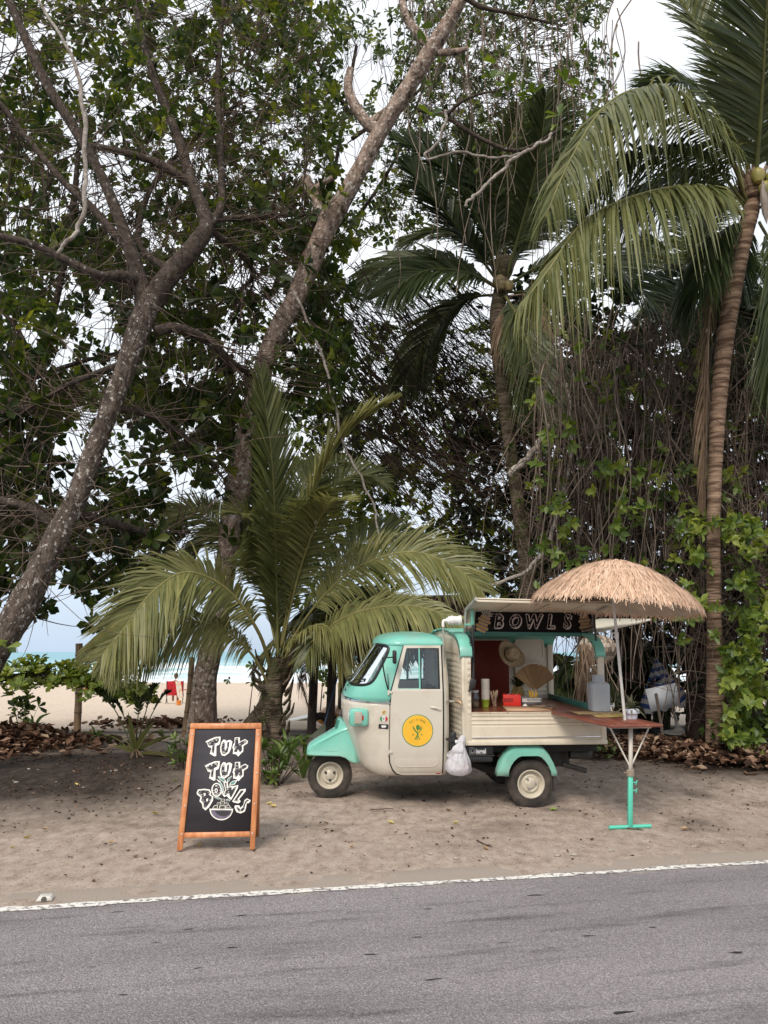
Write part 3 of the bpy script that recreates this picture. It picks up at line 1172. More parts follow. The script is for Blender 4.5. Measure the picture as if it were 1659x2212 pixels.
    # ------------------------------------------------ pale leaning tree in the middle
    t = thing('leaning_tree', 'pale lichen blotched tree leaning right behind the chalkboard with sawn off branch stubs', 'tree', GG(437, 1600))
    O = np.array(t.location)
    mb = MB()
    Yb = O[1]
    pix = [(434, 1625), (438, 1560), (445, 1450), (468, 1350), (488, 1225), (504, 1100), (514, 1050), (524, 970), (550, 860), (588, 742), (640, 640), (700, 503), (760, 398), (820, 288), (880, 192), (930, 108), (988, 15), (1020, -60)]
    Yp = np.interp(np.arange(len(pix)), [0, 17], [Yb, Yb - 2.6])
    c1 = limb(mb, [(u, v, y) for (u, v), y in zip(pix, Yp)], [37, 30, 25, 24, 22, 22, 29, 23, 21, 22, 22, 25, 21, 19, 19, 20, 16, 14], 150, 24, bump=.14)
    put('trunk', mb, M_BARK_PALE, t, O)
    for pix, r, cut in [([(705, 480), (690, 445), (668, 405), (660, 384)], [19, 15, 13, 12], 1), ([(672, 412), (700, 395), (716, 384)], [8, 7, 6], 1),
                        ([(818, 284), (792, 265), (765, 225), (752, 190), (757, 150)], [17, 14, 13, 12, 9], 1), ([(795, 268), (825, 245), (845, 228)], [9, 7, 6], 1),
                        ([(935, 112), (905, 75), (878, 38), (862, -40)], [14, 12, 10, 9], 0), ([(945, 115), (985, 112), (1010, 105)], [9, 8, 5], 1),
                        ([(520, 1000), (512, 985), (516, 968)], [12, 10, 8], 1)]:
        mb = MB()
        pr = [((q[0] * _F / (q[1] * _C + (q[2] - CAM_H) * _Sn) + 829.5) - pix[0][0]) ** 2 + (1106 - _F * ((q[2] - CAM_H) * _C - q[1] * _Sn) / (q[1] * _C + (q[2] - CAM_H) * _Sn) - pix[0][1]) ** 2 for q in c1]
        yy = float(c1[int(np.argmin(pr))][1])
        a = limb(mb, [(u, v, yy) for u, v in pix], r, 20, 10, bump=.12)
        o = put('branch_stub' if cut else 'branch', mb, M_BARK_PALE, t, O)
        if cut:
            mb = MB()
            d = nrm(a[-1] - a[-2])
            mb.tube([a[-1] - d * .01, a[-1] + d * .012], r[-1] * yy / _F * .9, 10)
            mb.v = [v - O for v in mb.v]
            mb.build('cut_face', M_CUT, o)
    anch = []
    for pix, r in [([(1000, -10, 11), (1040, 15, 11), (1110, 30, 11), (1190, 50, 11.2)], [8, 6, 4, 3]), ([(905, 235, 11.2), (960, 250, 11), (1040, 300, 11), (1120, 325, 11), (1200, 285, 11)], [7, 6, 5, 5, 4]),
                   ([(960, 255, 11), (990, 225, 10.8), (1030, 205, 10.7), (1080, 195, 10.6)], [4, 4, 3, 3])]:
        mb = MB()
        anch.append(limb(mb, pix, r, 26, 7, bump=.06))
        put('branch', mb, M_BRANCH, t, O)
    lm = leafmeshes(LEAF_OBOVATE, M_BRIGHTLEAF)
    pos, axs, n = [], [], 0
    for u, v in [(1060, 170), (1090, 185), (1128, 200), (1150, 205), (1208, 250), (1222, 178), (1042, 130), (905, 60), (930, 250)]:
        pos.append(P(u, v, 10.6))
        axs.append((random.gauss(0, .4), random.gauss(-.3, .3), .8))
    leaf_objects(t, lm, np.array(pos) - O, axs, 5, .24, .12, tint=1.8)
    return c1


C_LEAN = own_trees()


def frond_part(par, O, pix=None, path=None, m=None, name='frond', label=None, **k):
    pts = path if path is not None else np.array([P(*q) for q in pix])
    mb = frond(pts, **k)
    mb.v = [v - O for v in mb.v]
    o = mb.build(name, m or M_FROND, par, sharp=0)
    if label:
        o['label'] = label
    return o


def palms():
    # ------------------------------------------------ young coconut palm in the middle
    base = GG(592, 1618)
    t = thing('young_palm', 'young coconut palm with long arching olive fronds beside the three wheeled van', 'palm', base)
    O = base
    Y = base[1]
    mb = MB()
    c = smooth_path([P(590, 1640, Y), P(592, 1580, Y), P(588, 1520, Y), P(590, 1470, Y), P(596, 1420, Y)], 60)
    limb3(mb, c, np.interp(np.linspace(0, 1, 60), [0, .3, .6, 1], [.19, .155, .165, .10]), 16, bump=.14)
    for i in range(26):
        f = rng.uniform(.15, .95)
        q = c[int(f * 59)]
        a = rng.uniform(0, 6.28)
        d = np.array((cos(a), sin(a), 0))
        mb.tube([q + d * .2, q + d * .30 + np.array((0, 0, .10)), q + d * .34 + np.array((0, 0, .26))], [.055, .05, .018], 6, flat=.5)
    mb.v = [v - O for v in mb.v]
    mb.build('trunk', M_PALMBARK, t)
    F = [
        (dict(pix=[(600, 1420, Y), (598, 1300, Y - .2), (594, 1130, Y - .9), (584, 960, Y - 1.5), (563, 806, Y - 1.9)]), dict(Lmax=1.0, tint=.52, droop=.12, fwd=.95, up=(.75, -.65, .1), n=120, width=.045, rach=.028, side_tilt=.1)),
        (dict(pix=[(606, 1400, Y), (628, 1260, Y), (662, 1120, Y - .2), (706, 1000, Y - .4), (770, 918, Y - .6), (848, 866, Y - .8)]), dict(Lmax=.95, tint=.78, droop=.15, fwd=1.05, up=(-.75, -.3, .55), n=110, width=.042, side_tilt=.2)),
        (dict(pix=[(606, 1400, Y), (640, 1250, Y + .3), (690, 1095, Y + .5), (760, 1025, Y + .6), (836, 1042, Y + .7)]), dict(Lmax=.75, tint=.55, droop=.25, n=90, up=(0, -.8, .6))),
        (dict(pix=[(608, 1400, Y), (640, 1260, Y - .3), (676, 1150, Y - .8), (716, 1085, Y - 1.4), (760, 1082, Y - 2.2)]), dict(Lmax=.62, tint=.72, droop=.18, n=70, width=.036, up=(0, -.2, 1))),
        (dict(pix=[(612, 1410, Y), (680, 1310, Y - .2), (765, 1230, Y - .5), (880, 1192, Y - .8), (975, 1220, Y - 1), (1042, 1276, Y - 1.1)]), dict(Lmax=.95, tint=.74, droop=.35, n=150, up=(.1, -.85, .5), start=.2)),
        (dict(pix=[(622, 1440, Y), (690, 1372, Y - .4), (765, 1325, Y - .9), (880, 1308, Y - 1.4), (995, 1338, Y - 1.7)]), dict(Lmax=.75, tint=.74, droop=.55, n=130, up=(0, -.8, .5), start=.2)),
        (dict(pix=[(586, 1450, Y), (558, 1365, Y - .5), (492, 1275, Y - 1), (405, 1236, Y - 1.5), (330, 1278, Y - 1.9), (262, 1365, Y - 2.1), (222, 1412, Y - 2.2)]), dict(Lmax=.88, tint=.74, droop=.42, n=170, width=.042, rach=.026, up=(.1, -.85, .4), start=.2, fwd=.7)),
        (dict(pix=[(588, 1500, Y), (545, 1415, Y - .4), (470, 1352, Y - .9), (370, 1348, Y - 1.3), (290, 1388, Y - 1.6), (210, 1428, Y - 1.8)]), dict(Lmax=.75, tint=.80, droop=.55, n=150, up=(.1, -.85, .45), start=.22)),
        (dict(pix=[(598, 1400, Y), (560, 1250, Y + .4), (500, 1160, Y + .6), (425, 1105, Y + .8), (338, 1122, Y + 1)]), dict(Lmax=.9, tint=.6, droop=.3, n=110, up=(0, -.85, .5), start=.25)),
        (dict(pix=[(600, 1400, Y), (570, 1270, Y + .6), (520, 1170, Y + 1), (460, 1150, Y + 1.4), (410, 1200, Y + 1.8)]), dict(Lmax=.95, tint=.5, droop=.35, n=110, up=(0, -.85, .5), start=.25)),
        (dict(pix=[(602, 1390, Y), (610, 1250, Y + .2), (628, 1130, Y + .4), (668, 1030, Y + .6), (720, 985, Y + 1)]), dict(Lmax=1.0, tint=.5, droop=.25, n=120, up=(-.2, -.7, .5))),
        (dict(pix=[(606, 1400, Y), (626, 1290, Y - .2), (650, 1190, Y - .5), (672, 1105, Y - 1), (680, 1060, Y - 1.4)]), dict(Lmax=1.0, tint=.62, droop=.22, n=85, up=(.3, -.9, .3), start=.25, width=.030)),
        (dict(pix=[(600, 1400, Y), (585, 1260, Y - .2), (560, 1180, Y - .5), (530, 1120, Y - .9), (510, 1110, Y - 1.3)]), dict(Lmax=.85, tint=.6, droop=.3, n=110, up=(0, -.6, .6))),
        (dict(pix=[(606, 1420, Y), (665, 1340, Y + .4), (720, 1290, Y + .8), (790, 1270, Y + 1.2), (850, 1300, Y + 1.6)]), dict(Lmax=.8, tint=.3, droop=.5, n=80)),
        (dict(pix=[(602, 1400, Y), (590, 1260, Y + .5), (570, 1120, Y + .9), (548, 1010, Y + 1.2), (520, 940, Y + 1.5)]), dict(Lmax=.9, tint=.42, droop=.15, n=100, up=(.3, -.9, .2), fwd=.9, start=.25)),
        (dict(pix=[(610, 1400, Y), (690, 1270, Y + .4), (770, 1180, Y + .8), (850, 1150, Y + 1.1), (930, 1180, Y + 1.4)]), dict(Lmax=.85, tint=.5, droop=.3, n=100, up=(0, -.85, .5), start=.25)),
        (dict(pix=[(610, 1430, Y), (650, 1370, Y - .3), (700, 1350, Y - .6), (735, 1400, Y - .8), (742, 1450, Y - .9)]), dict(Lmax=.55, tint=.82, droop=.8, n=50, fwd=.9)),
    ]
    for a, k in F:
        frond_part(t, O, a.get('pix'), name='frond', **k)
    # ------------------------------------------------ older leaning palm trunk behind it
    b2 = P(560, 1560, Y + 1.4)
    b2[2] = float(gz(b2[0], b2[1]))
    t = thing('leaning_palm', 'thick mossy palm leaning right behind the young palm, low drooping crown over the shelter', 'tree', b2)
    mb = MB()
    c = ppath([(548, 1585, Y + 1.4), (572, 1540, Y + 1.35), (604, 1470, Y + 1.3), (640, 1412, Y + 1.2), (690, 1362, Y + 1.1), (770, 1325, Y + 1)], 60)
    limb3(mb, c, np.interp(np.linspace(0, 1, 60), [0, .3, 1], [.27, .17, .13]), 16, bump=.10)
    mb.v = [v - b2 for v in mb.v]
    mb.build('trunk', M_PALMBARK, t)
    for i in range(13):
        az = i * 2.4
        mb = frond(radial(P(772, 1325, Y + 1), az, rng.uniform(-.25, .6), rng.uniform(1.5, 2.2), rng.uniform(.4, .8)), .62, .036, 70, rng.uniform(.5, .9), tint=np.clip(rng.normal(.5, .15), 0, 1))
        mb.v = [w - b2 for w in mb.v]
        mb.build('frond', M_FROND, t, sharp=0)
    for k, (u, v, l) in enumerate([(700, 1370, 60), (660, 1400, 70), (640, 1450, 80), (720, 1360, 90)]):
        q = P(u, v, Y + .9)
        mb = frond(wander(q, q + np.array((.25 * (k - 1), -.1, -px2m(l, Y))), 6, .05), .22, .012, 30, 1.0, tint=.4, rach=.008)
        mb.v = [w - b2 for w in mb.v]
        mb.build('hanging_fibre', M_FROND_DEAD, t, sharp=0)

    # ------------------------------------------------ coconut palm behind the van
    Ym = 14.6
    base = P(1150, 1330, Ym)
    base[2] = float(gz(base[0], base[1]))
    t = thing('coconut_palm', 'slim mossy coconut palm rising behind the open serving hatch', 'palm', base)
    O = base
    path = [base, P(1152, 1400, Ym), P(1144, 1290, Ym), P(1128, 1150, Ym), P(1108, 1010, Ym), P(1092, 880, Ym), P(1078, 760, Ym), P(1074, 680, Ym), P(1084, 620, Ym), P(1088, 585, Ym)]
    mb, c = ringed_trunk(path, [.20, .18, .15, .135, .125, .14, .155, .15, .15, .07], 260)
    boots(mb, c, 34)
    mb.v = [v - O for v in mb.v]
    mb.build('trunk', M_PALMBARK, t, sharp=0)
    cc = P(1086, 612, Ym)
    mids = [
        [(1084, 620, 14.6), (1010, 520, 14.4), (935, 425, 14.2), (872, 350, 14)], [(1084, 615, 14.6), (1060, 480, 14.2), (1030, 360, 13.8), (990, 280, 13.4)],
        [(1088, 610, 14.6), (1092, 470, 14.3), (1100, 330, 14), (1120, 230, 13.8)], [(1092, 612, 14.6), (1150, 480, 14.6), (1200, 380, 14.6), (1245, 330, 14.6)],
        [(1080, 625, 14.6), (1010, 590, 14.2), (920, 585, 13.9), (820, 640, 13.7)], [(1080, 635, 14.6), (1000, 650, 14.9), (930, 720, 15.2), (870, 830, 15.4)],
        [(1094, 618, 14.6), (1180, 570, 14.2), (1300, 560, 13.8), (1420, 660, 13.4), (1520, 790, 13.2)], [(1094, 630, 14.6), (1170, 640, 14.9), (1230, 710, 15.1), (1265, 810, 15.3)],
        [(1082, 620, 14.6), (1040, 540, 15.2), (960, 500, 15.8), (870, 520, 16.2)], [(1090, 610, 14.6), (1130, 520, 15.3), (1190, 470, 16), (1260, 480, 16.6)],
        [(1086, 612, 14.6), (1075, 500, 15.3), (1050, 400, 16), (1010, 330, 16.6)], [(1086, 630, 14.6), (1120, 690, 13.9), (1150, 780, 13.6), (1160, 880, 13.5)],
        [(1082, 612, 14.6), (1030, 470, 13.8), (950, 360, 13.2), (850, 300, 12.8)], [(1090, 612, 14.6), (1140, 440, 13.9), (1170, 300, 13.4), (1180, 200, 13.1)],
        [(1080, 625, 14.6), (970, 560, 15), (860, 560, 15.3), (770, 620, 15.5)],
    ]
    for i, pix in enumerate(mids):
        frond_part(t, O, pix, Lmax=1.15, tint=[.12, .26, .36][i % 3], droop=.28 + .1 * (i % 3), n=115, width=.052, rach=.032, up=(.15, -.8, .55), fwd=.85, start=.16)
    for pix in ([(1094, 640, 14.5), (1150, 640, 14.1), (1166, 700, 13.9), (1158, 790, 13.8), (1152, 870, 13.8)], [(1100, 640, 14.6), (1090, 700, 14.1), (1110, 760, 14)]):
        frond_part(t, O, pix, m=M_FROND_DEAD, name='dead_frond', label='dry tan frond hanging down', Lmax=.62, tint=.55, droop=.9, n=70, width=.03, rach=.02, fwd=1.1)
    for i in range(4):
        mb = MB()
        a = rng.uniform(0, 6.28)
        q = cc + np.array((cos(a) * .24, sin(a) * .24, -.15 + rng.uniform(-.12, .1))) - O
        mb.lathe([(.001, -.13), (.07, -.10), (.105, -.02), (.10, .06), (.05, .12), (.001, .13)], 10, M=np.array(Matrix.Translation(q)))
        mb.build('coconut', mat('coconut_husk', (.10, .085, .035), .6, col2=(.20, .15, .06), scale=6), t)

    # ------------------------------------------------ coconut palm at the right
    Yr = 11.2
    base = P(1545, 1600, Yr + .8)
    base[2] = float(gz(base[0], base[1]))
    t = thing('coconut_palm', 'tall coconut palm at the right with warm ringed trunk and huge drooping fronds', 'palm', base)
    O = base
    path = [base, P(1543, 1400, Yr + .5), P(1541, 1160, Yr), P(1545, 1010, Yr), P(1553, 870, Yr), P(1566, 740, Yr), P(1585, 620, Yr), P(1605, 520, Yr), P(1622, 455, Yr), P(1632, 405, Yr)]
    mb, c = ringed_trunk(path, [.16, .11, .095, .10, .115, .127, .135, .13, .13, .06], 300, ring=.016)
    boots(mb, c, 34)
    mb.v = [v - O for v in mb.v]
    mb.build('trunk', M_PALMBARK_RED, t, sharp=0)
    cc = P(1625, 445, Yr)
    R = [
        ([(1618, 440, 11.2), (1580, 345, 11), (1525, 280, 10.7), (1460, 218, 10.4), (1392, 194, 10.2), (1335, 208, 10), (1280, 262, 9.9), (1220, 370, 9.8), (1178, 470, 9.8)], dict(Lmax=1.35, tint=.56, droop=.95, n=140, width=.048, rach=.035, fwd=.55, up=(0, -.2, 1), side_tilt=.1)),
        ([(1614, 470, 11.2), (1560, 432, 10.8), (1480, 404, 10.3), (1370, 424, 9.9), (1262, 478, 9.7), (1180, 590, 9.6), (1112, 675, 9.6)], dict(Lmax=1.25, tint=.60, droop=.95, n=140, width=.046, rach=.034, fwd=.6, up=(0, -.2, 1), side_tilt=.1)),
        ([(1622, 420, 11.2), (1600, 280, 11), (1565, 150, 10.8), (1490, 30, 10.6), (1420, -60, 10.4)], dict(Lmax=1.4, tint=.55, droop=.3, n=120, width=.046, rach=.03, up=(.3, -.85, .3), fwd=.6)),
        ([(1630, 410, 11.2), (1642, 260, 10.6), (1652, 100, 10.0), (1660, -60, 9.5)], dict(Lmax=1.5, tint=.30, droop=.15, n=120, width=.05, rach=.035, up=(0, -1, .2), fwd=.6, side_tilt=.05)),
        ([(1624, 410, 11.2), (1600, 270, 11.1), (1545, 110, 11), (1495, 20, 11), (1450, -80, 11)], dict(Lmax=.7, tint=.9, droop=.1, n=90, width=.035, rach=.035, up=(.8, -.4, .3), fwd=1.15)),
        ([(1615, 455, 11.2), (1560, 400, 11.6), (1480, 380, 12), (1400, 420, 12.4), (1340, 500, 12.7)], dict(Lmax=1.1, tint=.22, droop=.7, n=100, width=.045)),
        ([(1612, 480, 11.2), (1560, 500, 11), (1520, 570, 10.8), (1500, 660, 10.8)], dict(Lmax=.9, tint=.15, droop=.8, n=80, width=.042)),
        ([(1640, 450, 11.2), (1720, 380, 10.8), (1830, 390, 10.4), (1920, 500, 10.2)], dict(Lmax=1.2, tint=.4, droop=.7, n=100, width=.045)),
        ([(1640, 480, 11.2), (1680, 560, 10.9), (1700, 700, 10.8), (1700, 820, 10.8)], dict(Lmax=1.0, tint=.25, droop=.7, n=90, width=.045)),
        ([(1630, 430, 11.2), (1700, 250, 11), (1780, 120, 11), (1880, 60, 11)], dict(Lmax=1.2, tint=.4, droop=.5, n=100, width=.045)),
        ([(1620, 430, 11.2), (1560, 250, 11.8), (1480, 180, 12.4), (1380, 190, 13)], dict(Lmax=1.1, tint=.3, droop=.4, n=100, width=.042)),
        ([(1620, 470, 11.2), (1590, 520, 11.8), (1570, 620, 12.2), (1580, 740, 12.4)], dict(Lmax=.9, tint=.12, droop=.8, n=80, width=.042)),
        ([(1610, 440, 11.2), (1530, 350, 11.0), (1440, 330, 10.8), (1340, 350, 10.6), (1270, 440, 10.4)], dict(Lmax=1.1, tint=.35, droop=.85, n=110, width=.045)),
    ]
    for pix, k in R:
        frond_part(t, O, pix, **k)
    for pix in ([(1600, 500, 11.1), (1540, 640, 10.9), (1528, 800, 10.9), (1526, 960, 10.9), (1522, 1080, 10.9)],):
        frond_part(t, O, pix, m=M_FROND_DEAD, name='dead_frond', label='dry brown frond hanging along the trunk', Lmax=.6, tint=.4, droop=.8, n=90, width=.022, rach=.02, fwd=1.05, gap=.2)
    for dx, dz, g in ((.12, -.05, 0), (.30, -.12, 1), (.24, .14, 0), (.02, .18, 0), (.36, .04, 0), (.16, -.26, 0), (.40, -.28, 1)):
        mb = MB()
        mb.lathe([(.001, -.14), (.07, -.11), (.11, -.02), (.105, .06), (.055, .12), (.001, .13)], 12, M=np.array(Matrix.Translation(cc + np.array((dx, -.22, dz + .2)) - O)))
        mb.build('coconut', mat('coconut_green', (.20, .20, .05), .45, col2=(.33, .27, .08), scale=5) if not g else mat('coconut_husk', (.10, .085, .035)), t)
    mb = MB()
    q = cc + np.array((.04, -.3, .05)) - O
    mb.lathe([(.002, -.55), (.05, -.35), (.065, -.1), (.03, .12), (.01, .2)], 10, M=np.array(Matrix.Translation(q)))
    mb.build('flower_sheath', mat('sheath', (.16, .13, .11), .7, col2=(.28, .24, .21), scale=8), t)

    # ------------------------------------------------ more palms farther back
    for (u, v, Yq, L, nf, tn, lab) in [
        (1480, 600, 21, 3.6, 15, .4, 'far coconut palm whose crown shows pale between the two large fronds at the right'),
        (1690, 860, 13.5, 2.8, 14, .2, 'dark palm crown cut by the right edge beside the ringed trunk'),
        (1290, 850, 17.5, 3.0, 15, .22, 'shaded palm behind the vine tangle above the straw parasol'),
        (1400, 1440, 17.0, 1.9, 12, .25, 'low dark palm behind the folded striped beach umbrella'),
        (1235, 1470, 15.2, 1.7, 12, .22, 'low leafy palm seen through the back opening of the van'),
    ]:
        cc = P(u, v, Yq)
        b = np.array((cc[0] + .2, Yq, float(gz(cc[0], Yq))))
        t = thing('background_palm', lab, 'palm', b, group='palms behind the thicket')
        if cc[2] - b[2] > .9:
            mb, c = ringed_trunk([b, (b + cc) / 2 + np.array((.15, 0, 0)), cc], [.2, .16, .14], 80, 10)
        else:
            mb = MB()
            mb.tube([b, cc], [.16, .2], 10)
        mb.v = [w - b for w in mb.v]
        mb.build('trunk', M_PALMBARK, t, sharp=0)
        for i in range(nf):
            az = i * 2.4 + rng.uniform(-.3, .3)
            el = rng.uniform(-.1, 1.2)
            mb = frond(radial(cc, az, el, L * rng.uniform(.8, 1.1), rng.uniform(.35, .75)), .85 * L / 3, .042, 70, rng.uniform(.3, .7), tint=np.clip(rng.normal(tn, .1), 0, 1), rach=.026)
            mb.v = [w - b for w in mb.v]
            mb.build('frond', M_FROND, t, sharp=0)


palms()


def tangle():
    # ------------------------------------------------ far almond trees whose leaves glow between the trunks
    for (lab, base, limbs, groups) in [
        ('leafy almond tree behind the thatched shelter, its leaves glowing yellow green', (1110, 1500, 20.5),
         [[(1110, 1500, 20.5), (1085, 1250, 20.5), (1000, 1050, 20.5), (950, 880, 20.5)], [(990, 1050, 20.5), (860, 960, 20), (740, 900, 20)], [(960, 960, 20.5), (1010, 880, 21), (1080, 850, 21)]],
         [(800, (640, 1180, 700, 1320, 17.5, 22), .36, .27, .14, .7)]),
        ('slender dark tree at the far left edge behind the big leaning one', (-60, 1420, 14),
         [[(-60, 1480, 14), (-20, 1100, 14), (15, 980, 14), (75, 790, 14), (118, 665, 14), (150, 500, 14.2), (170, 330, 14.4)], [(75, 790, 14), (30, 700, 14.2), (-40, 640, 14.4)], [(60, 820, 14), (180, 780, 14.4), (260, 760, 14.6)]],
         [(330, (-220, 480, 300, 1050, 14, 18), .42, .2, .105, .5)]),
        ('tall thin tree with small leaves behind the leaning pale trunk', (462, 1400, 19),
         [[(462, 1450, 19), (500, 1150, 19), (590, 740, 19), (690, 520, 19), (770, 100, 19)], [(740, 700, 19), (640, 560, 19), (560, 420, 19)], [(750, 500, 19), (850, 350, 19), (930, 150, 19)], [(760, 250, 19), (680, 120, 19), (620, -30, 19)], [(760, 300, 19), (900, 200, 19), (1000, 60, 19)]],
         [(1550, (480, 1330, -80, 520, 15.5, 20), .35, .20, .095, .5), (480, (850, 1310, -80, 430, 13.6, 15.6), .40, .17, .08, .4), (250, (480, 900, 400, 1050, 17, 21), .38, .22, .11, .45)]),
    ]:
        b = P(*base)
        b[2] = float(gz(b[0], b[1]))
        t = thing('almond_tree', lab, 'tree', b)
        anch = []
        for i, l in enumerate(limbs):
            mb = MB()
            if i == 0:
                l = [tuple(l[0])] + list(l)
            pts = np.array([P(*q) for q in l])
            if i == 0:
                pts[0] = b
            r0, r1 = (.10, .05) if i == 0 else (.06, .025)
            c = smooth_path(pts, 40)
            limb3(mb, c, np.linspace(r0, r1, 40), 8)
            anch.append(c)
            mb.v = [w - b for w in mb.v]
            mb.build('trunk' if i == 0 else 'branch', M_BRANCH, t, sharp=0)
        anch = np.vstack(anch)
        tw, cr = MB(), MB()
        for n, bb, cl, L, Wd, tn in groups:
            p = blob(n, *bb, clump=cl, seed=n + 3)
            ax = twigs_to(tw, p, anch, .010, .004, maxlen=1.6)
            ax[:, 2] = ax[:, 2] * .5 + .3
            rosettes(cr, p, ax, 7, L, Wd, tint=np.clip(rng.normal(tn, .2, n), 0, 1), spread=(.7, 1.4))
        for mb, nm, m in ((tw, 'twigs', M_TWIG), (cr, 'crown', M_ALMOND)):
            mb.v = [w - b for w in mb.v]
            mb.build(nm, m, t, sharp=0)['kind'] = 'stuff'

    # ------------------------------------------------ dark arching twig mass in the middle
    mb = MB()
    for i in range(520):
        u0, v0 = rng.uniform(640, 980), rng.uniform(560, 980)
        Y0 = rng.uniform(14.8, 17.5)
        du = rng.uniform(120, 420)
        a = P(u0, v0, Y0)
        e = P(min(u0 + du, 1190), v0 + du * rng.uniform(.25, .95) + rng.uniform(-20, 90), Y0 + rng.uniform(-1, 1))
        if e[2] < 1.9:
            continue
        q = wander(a, e, 14, .05)
        q[:, 2] -= np.sin(np.linspace(0, pi, 14)) * rng.uniform(0, .25) * np.linalg.norm(e - a)
        mb.tube(q, [rng.uniform(.006, .016), .004], 3, cap=False)
    for i in range(300):
        a = P(rng.uniform(640, 1160), rng.uniform(600, 1050), rng.uniform(14, 17.5))
        mb.tube(wander(a, a + rng.normal(0, 1, 3) * (1.0, .5, .8), 8, .14), [.008, .003], 3, cap=False)
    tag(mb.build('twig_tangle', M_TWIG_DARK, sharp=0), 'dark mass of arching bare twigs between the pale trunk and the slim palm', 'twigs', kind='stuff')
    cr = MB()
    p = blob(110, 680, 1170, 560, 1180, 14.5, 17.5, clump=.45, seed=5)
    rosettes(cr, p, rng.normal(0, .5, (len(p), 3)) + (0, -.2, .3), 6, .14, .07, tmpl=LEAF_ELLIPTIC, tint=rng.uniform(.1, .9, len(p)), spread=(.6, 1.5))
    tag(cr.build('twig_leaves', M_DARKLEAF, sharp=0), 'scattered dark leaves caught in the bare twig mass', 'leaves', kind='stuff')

    # ------------------------------------------------ vine curtain hanging above the middle palm and down the right side
    mb = MB()
    lf = MB()
    lp, la = [], []
    for i in range(420):
        if i < 85:
            u, v0, v1 = rng.uniform(880, 1390), rng.uniform(-80, 120), rng.uniform(180, 640)
            Y0 = rng.uniform(11.8, 14.5)
        else:
            u, v0, v1 = rng.uniform(1140, 1760), rng.uniform(640, 950), rng.uniform(1080, 1580)
            Y0 = rng.uniform(12.0, 14.6)
        a, e = P(u, v0, Y0), P(u + rng.normal(0, 45), v1, Y0 + rng.normal(0, .4))
        e[2] = max(e[2], .15)
        q = wander(a, e, 22, rng.choice((.04, .09, .16)))
        mb.tube(q, [rng.uniform(.004, .018), rng.uniform(.003, .009)], 4, cap=False)
        if rng.random() < .5:
            k = rng.integers(6, 18)
            mb.tube(wander(q[k], q[k] + rng.normal(0, .5, 3) - (0, 0, .4), 9, .2), [.007, .003], 3, cap=False)
        for k in range(rng.integers(0, 3)):
            lp.append(q[rng.integers(2, 18)])
            la.append((rng.normal(0, .6), -.6, rng.normal(-.2, .5)))
    tag(mb.build('hanging_vines', M_VINE, sharp=0), 'grey brown vine stems hanging in front of the palms and the thicket', 'vines', kind='stuff')
    rosettes(lf, np.array(lp), np.array(la), 4, .13, .075, tmpl=LEAF_ELLIPTIC, tint=rng.uniform(.1, .8, len(lp)), spread=(.4, 1.3))
    tag(lf.build('vine_leaves', M_BRIGHTLEAF, sharp=0), 'small green leaves along the hanging vines', 'leaves', kind='stuff')

    # ------------------------------------------------ thicket at the right: tangled stems over dark depth
    mb = MB()

    def inside(u, v):
        lo = np.interp(u, [1140, 1250, 1500, 1560, 1620, 1800], [1330, 1420, 1440, 1560, 1640, 1700])
        hole = (u < 1530) & (v > 1340)
        return (v < lo) & ~hole
    p = blob(4600, 1130, 1850, 700, 1700, 11.4, 14.6, keep=inside, seed=9)
    for a in p:
        if a[1] < 12.2 and a[0] < 4.2:
            continue
        d = rng.normal(0, 1, 3) * (.7, .35, .85)
        mb.tube(wander(a, a + d * rng.uniform(.4, 1.2), 9, .22), [rng.uniform(.004, .010), .003], 3, cap=False)
    tag(mb.build('thicket_stems', M_TWIG, sharp=0), 'tangled brown stems of the vine thicket at the right', 'thicket', kind='stuff')
    cr = MB()  # back leaves added as dark backing; their near-black colour stands for deep shade
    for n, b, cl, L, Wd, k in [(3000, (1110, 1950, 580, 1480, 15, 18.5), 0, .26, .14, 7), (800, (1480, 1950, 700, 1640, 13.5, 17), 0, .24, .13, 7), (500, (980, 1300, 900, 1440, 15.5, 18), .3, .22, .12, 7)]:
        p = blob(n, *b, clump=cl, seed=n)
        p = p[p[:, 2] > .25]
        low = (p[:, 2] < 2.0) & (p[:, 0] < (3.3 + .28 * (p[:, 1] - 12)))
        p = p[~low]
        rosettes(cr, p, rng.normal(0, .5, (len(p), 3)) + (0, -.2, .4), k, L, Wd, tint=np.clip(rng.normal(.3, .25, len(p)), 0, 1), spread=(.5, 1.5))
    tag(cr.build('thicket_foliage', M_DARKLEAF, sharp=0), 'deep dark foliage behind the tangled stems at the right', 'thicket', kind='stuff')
    cr = MB()
    tw = MB()

    def right_edge(u, v):
        return v > np.interp(u, [1500, 1560, 1580, 1700], [1900, 1640, 1200, 900])
    for n, b, kp, L, Wd in [(130, (1470, 1640, 1120, 1420, 10.6, 11.6), None, .14, .08), (70, (1560, 1640, 1400, 1600, 10.6, 11.3), None, .15, .09), (260, (1470, 1800, 1150, 1680, 10.9, 12.4), right_edge, .17, .10), (170, (1150, 1720, 700, 1280, 11.5, 13.2), None, .16, .09), (110, (1200, 1620, 1000, 1330, 11.2, 12.4), None, .16, .09)]:
        p = blob(n, *b, keep=kp, clump=.42, seed=n + 1)
        p = p[p[:, 2] > .1]
        rosettes(cr, p, rng.normal(0, .4, (len(p), 3)) + (-.1, -.7, .1), 6, L, Wd, tmpl=LEAF_ELLIPTIC, tint=np.clip(rng.normal(.64, .28, len(p)), 0, 1), spread=(.5, 1.5))
    tag(cr.build('creeper_leaves', M_BRIGHTLEAF, sharp=0), 'bright green creeper leaves climbing the right side of the thicket', 'creeper', kind='stuff')
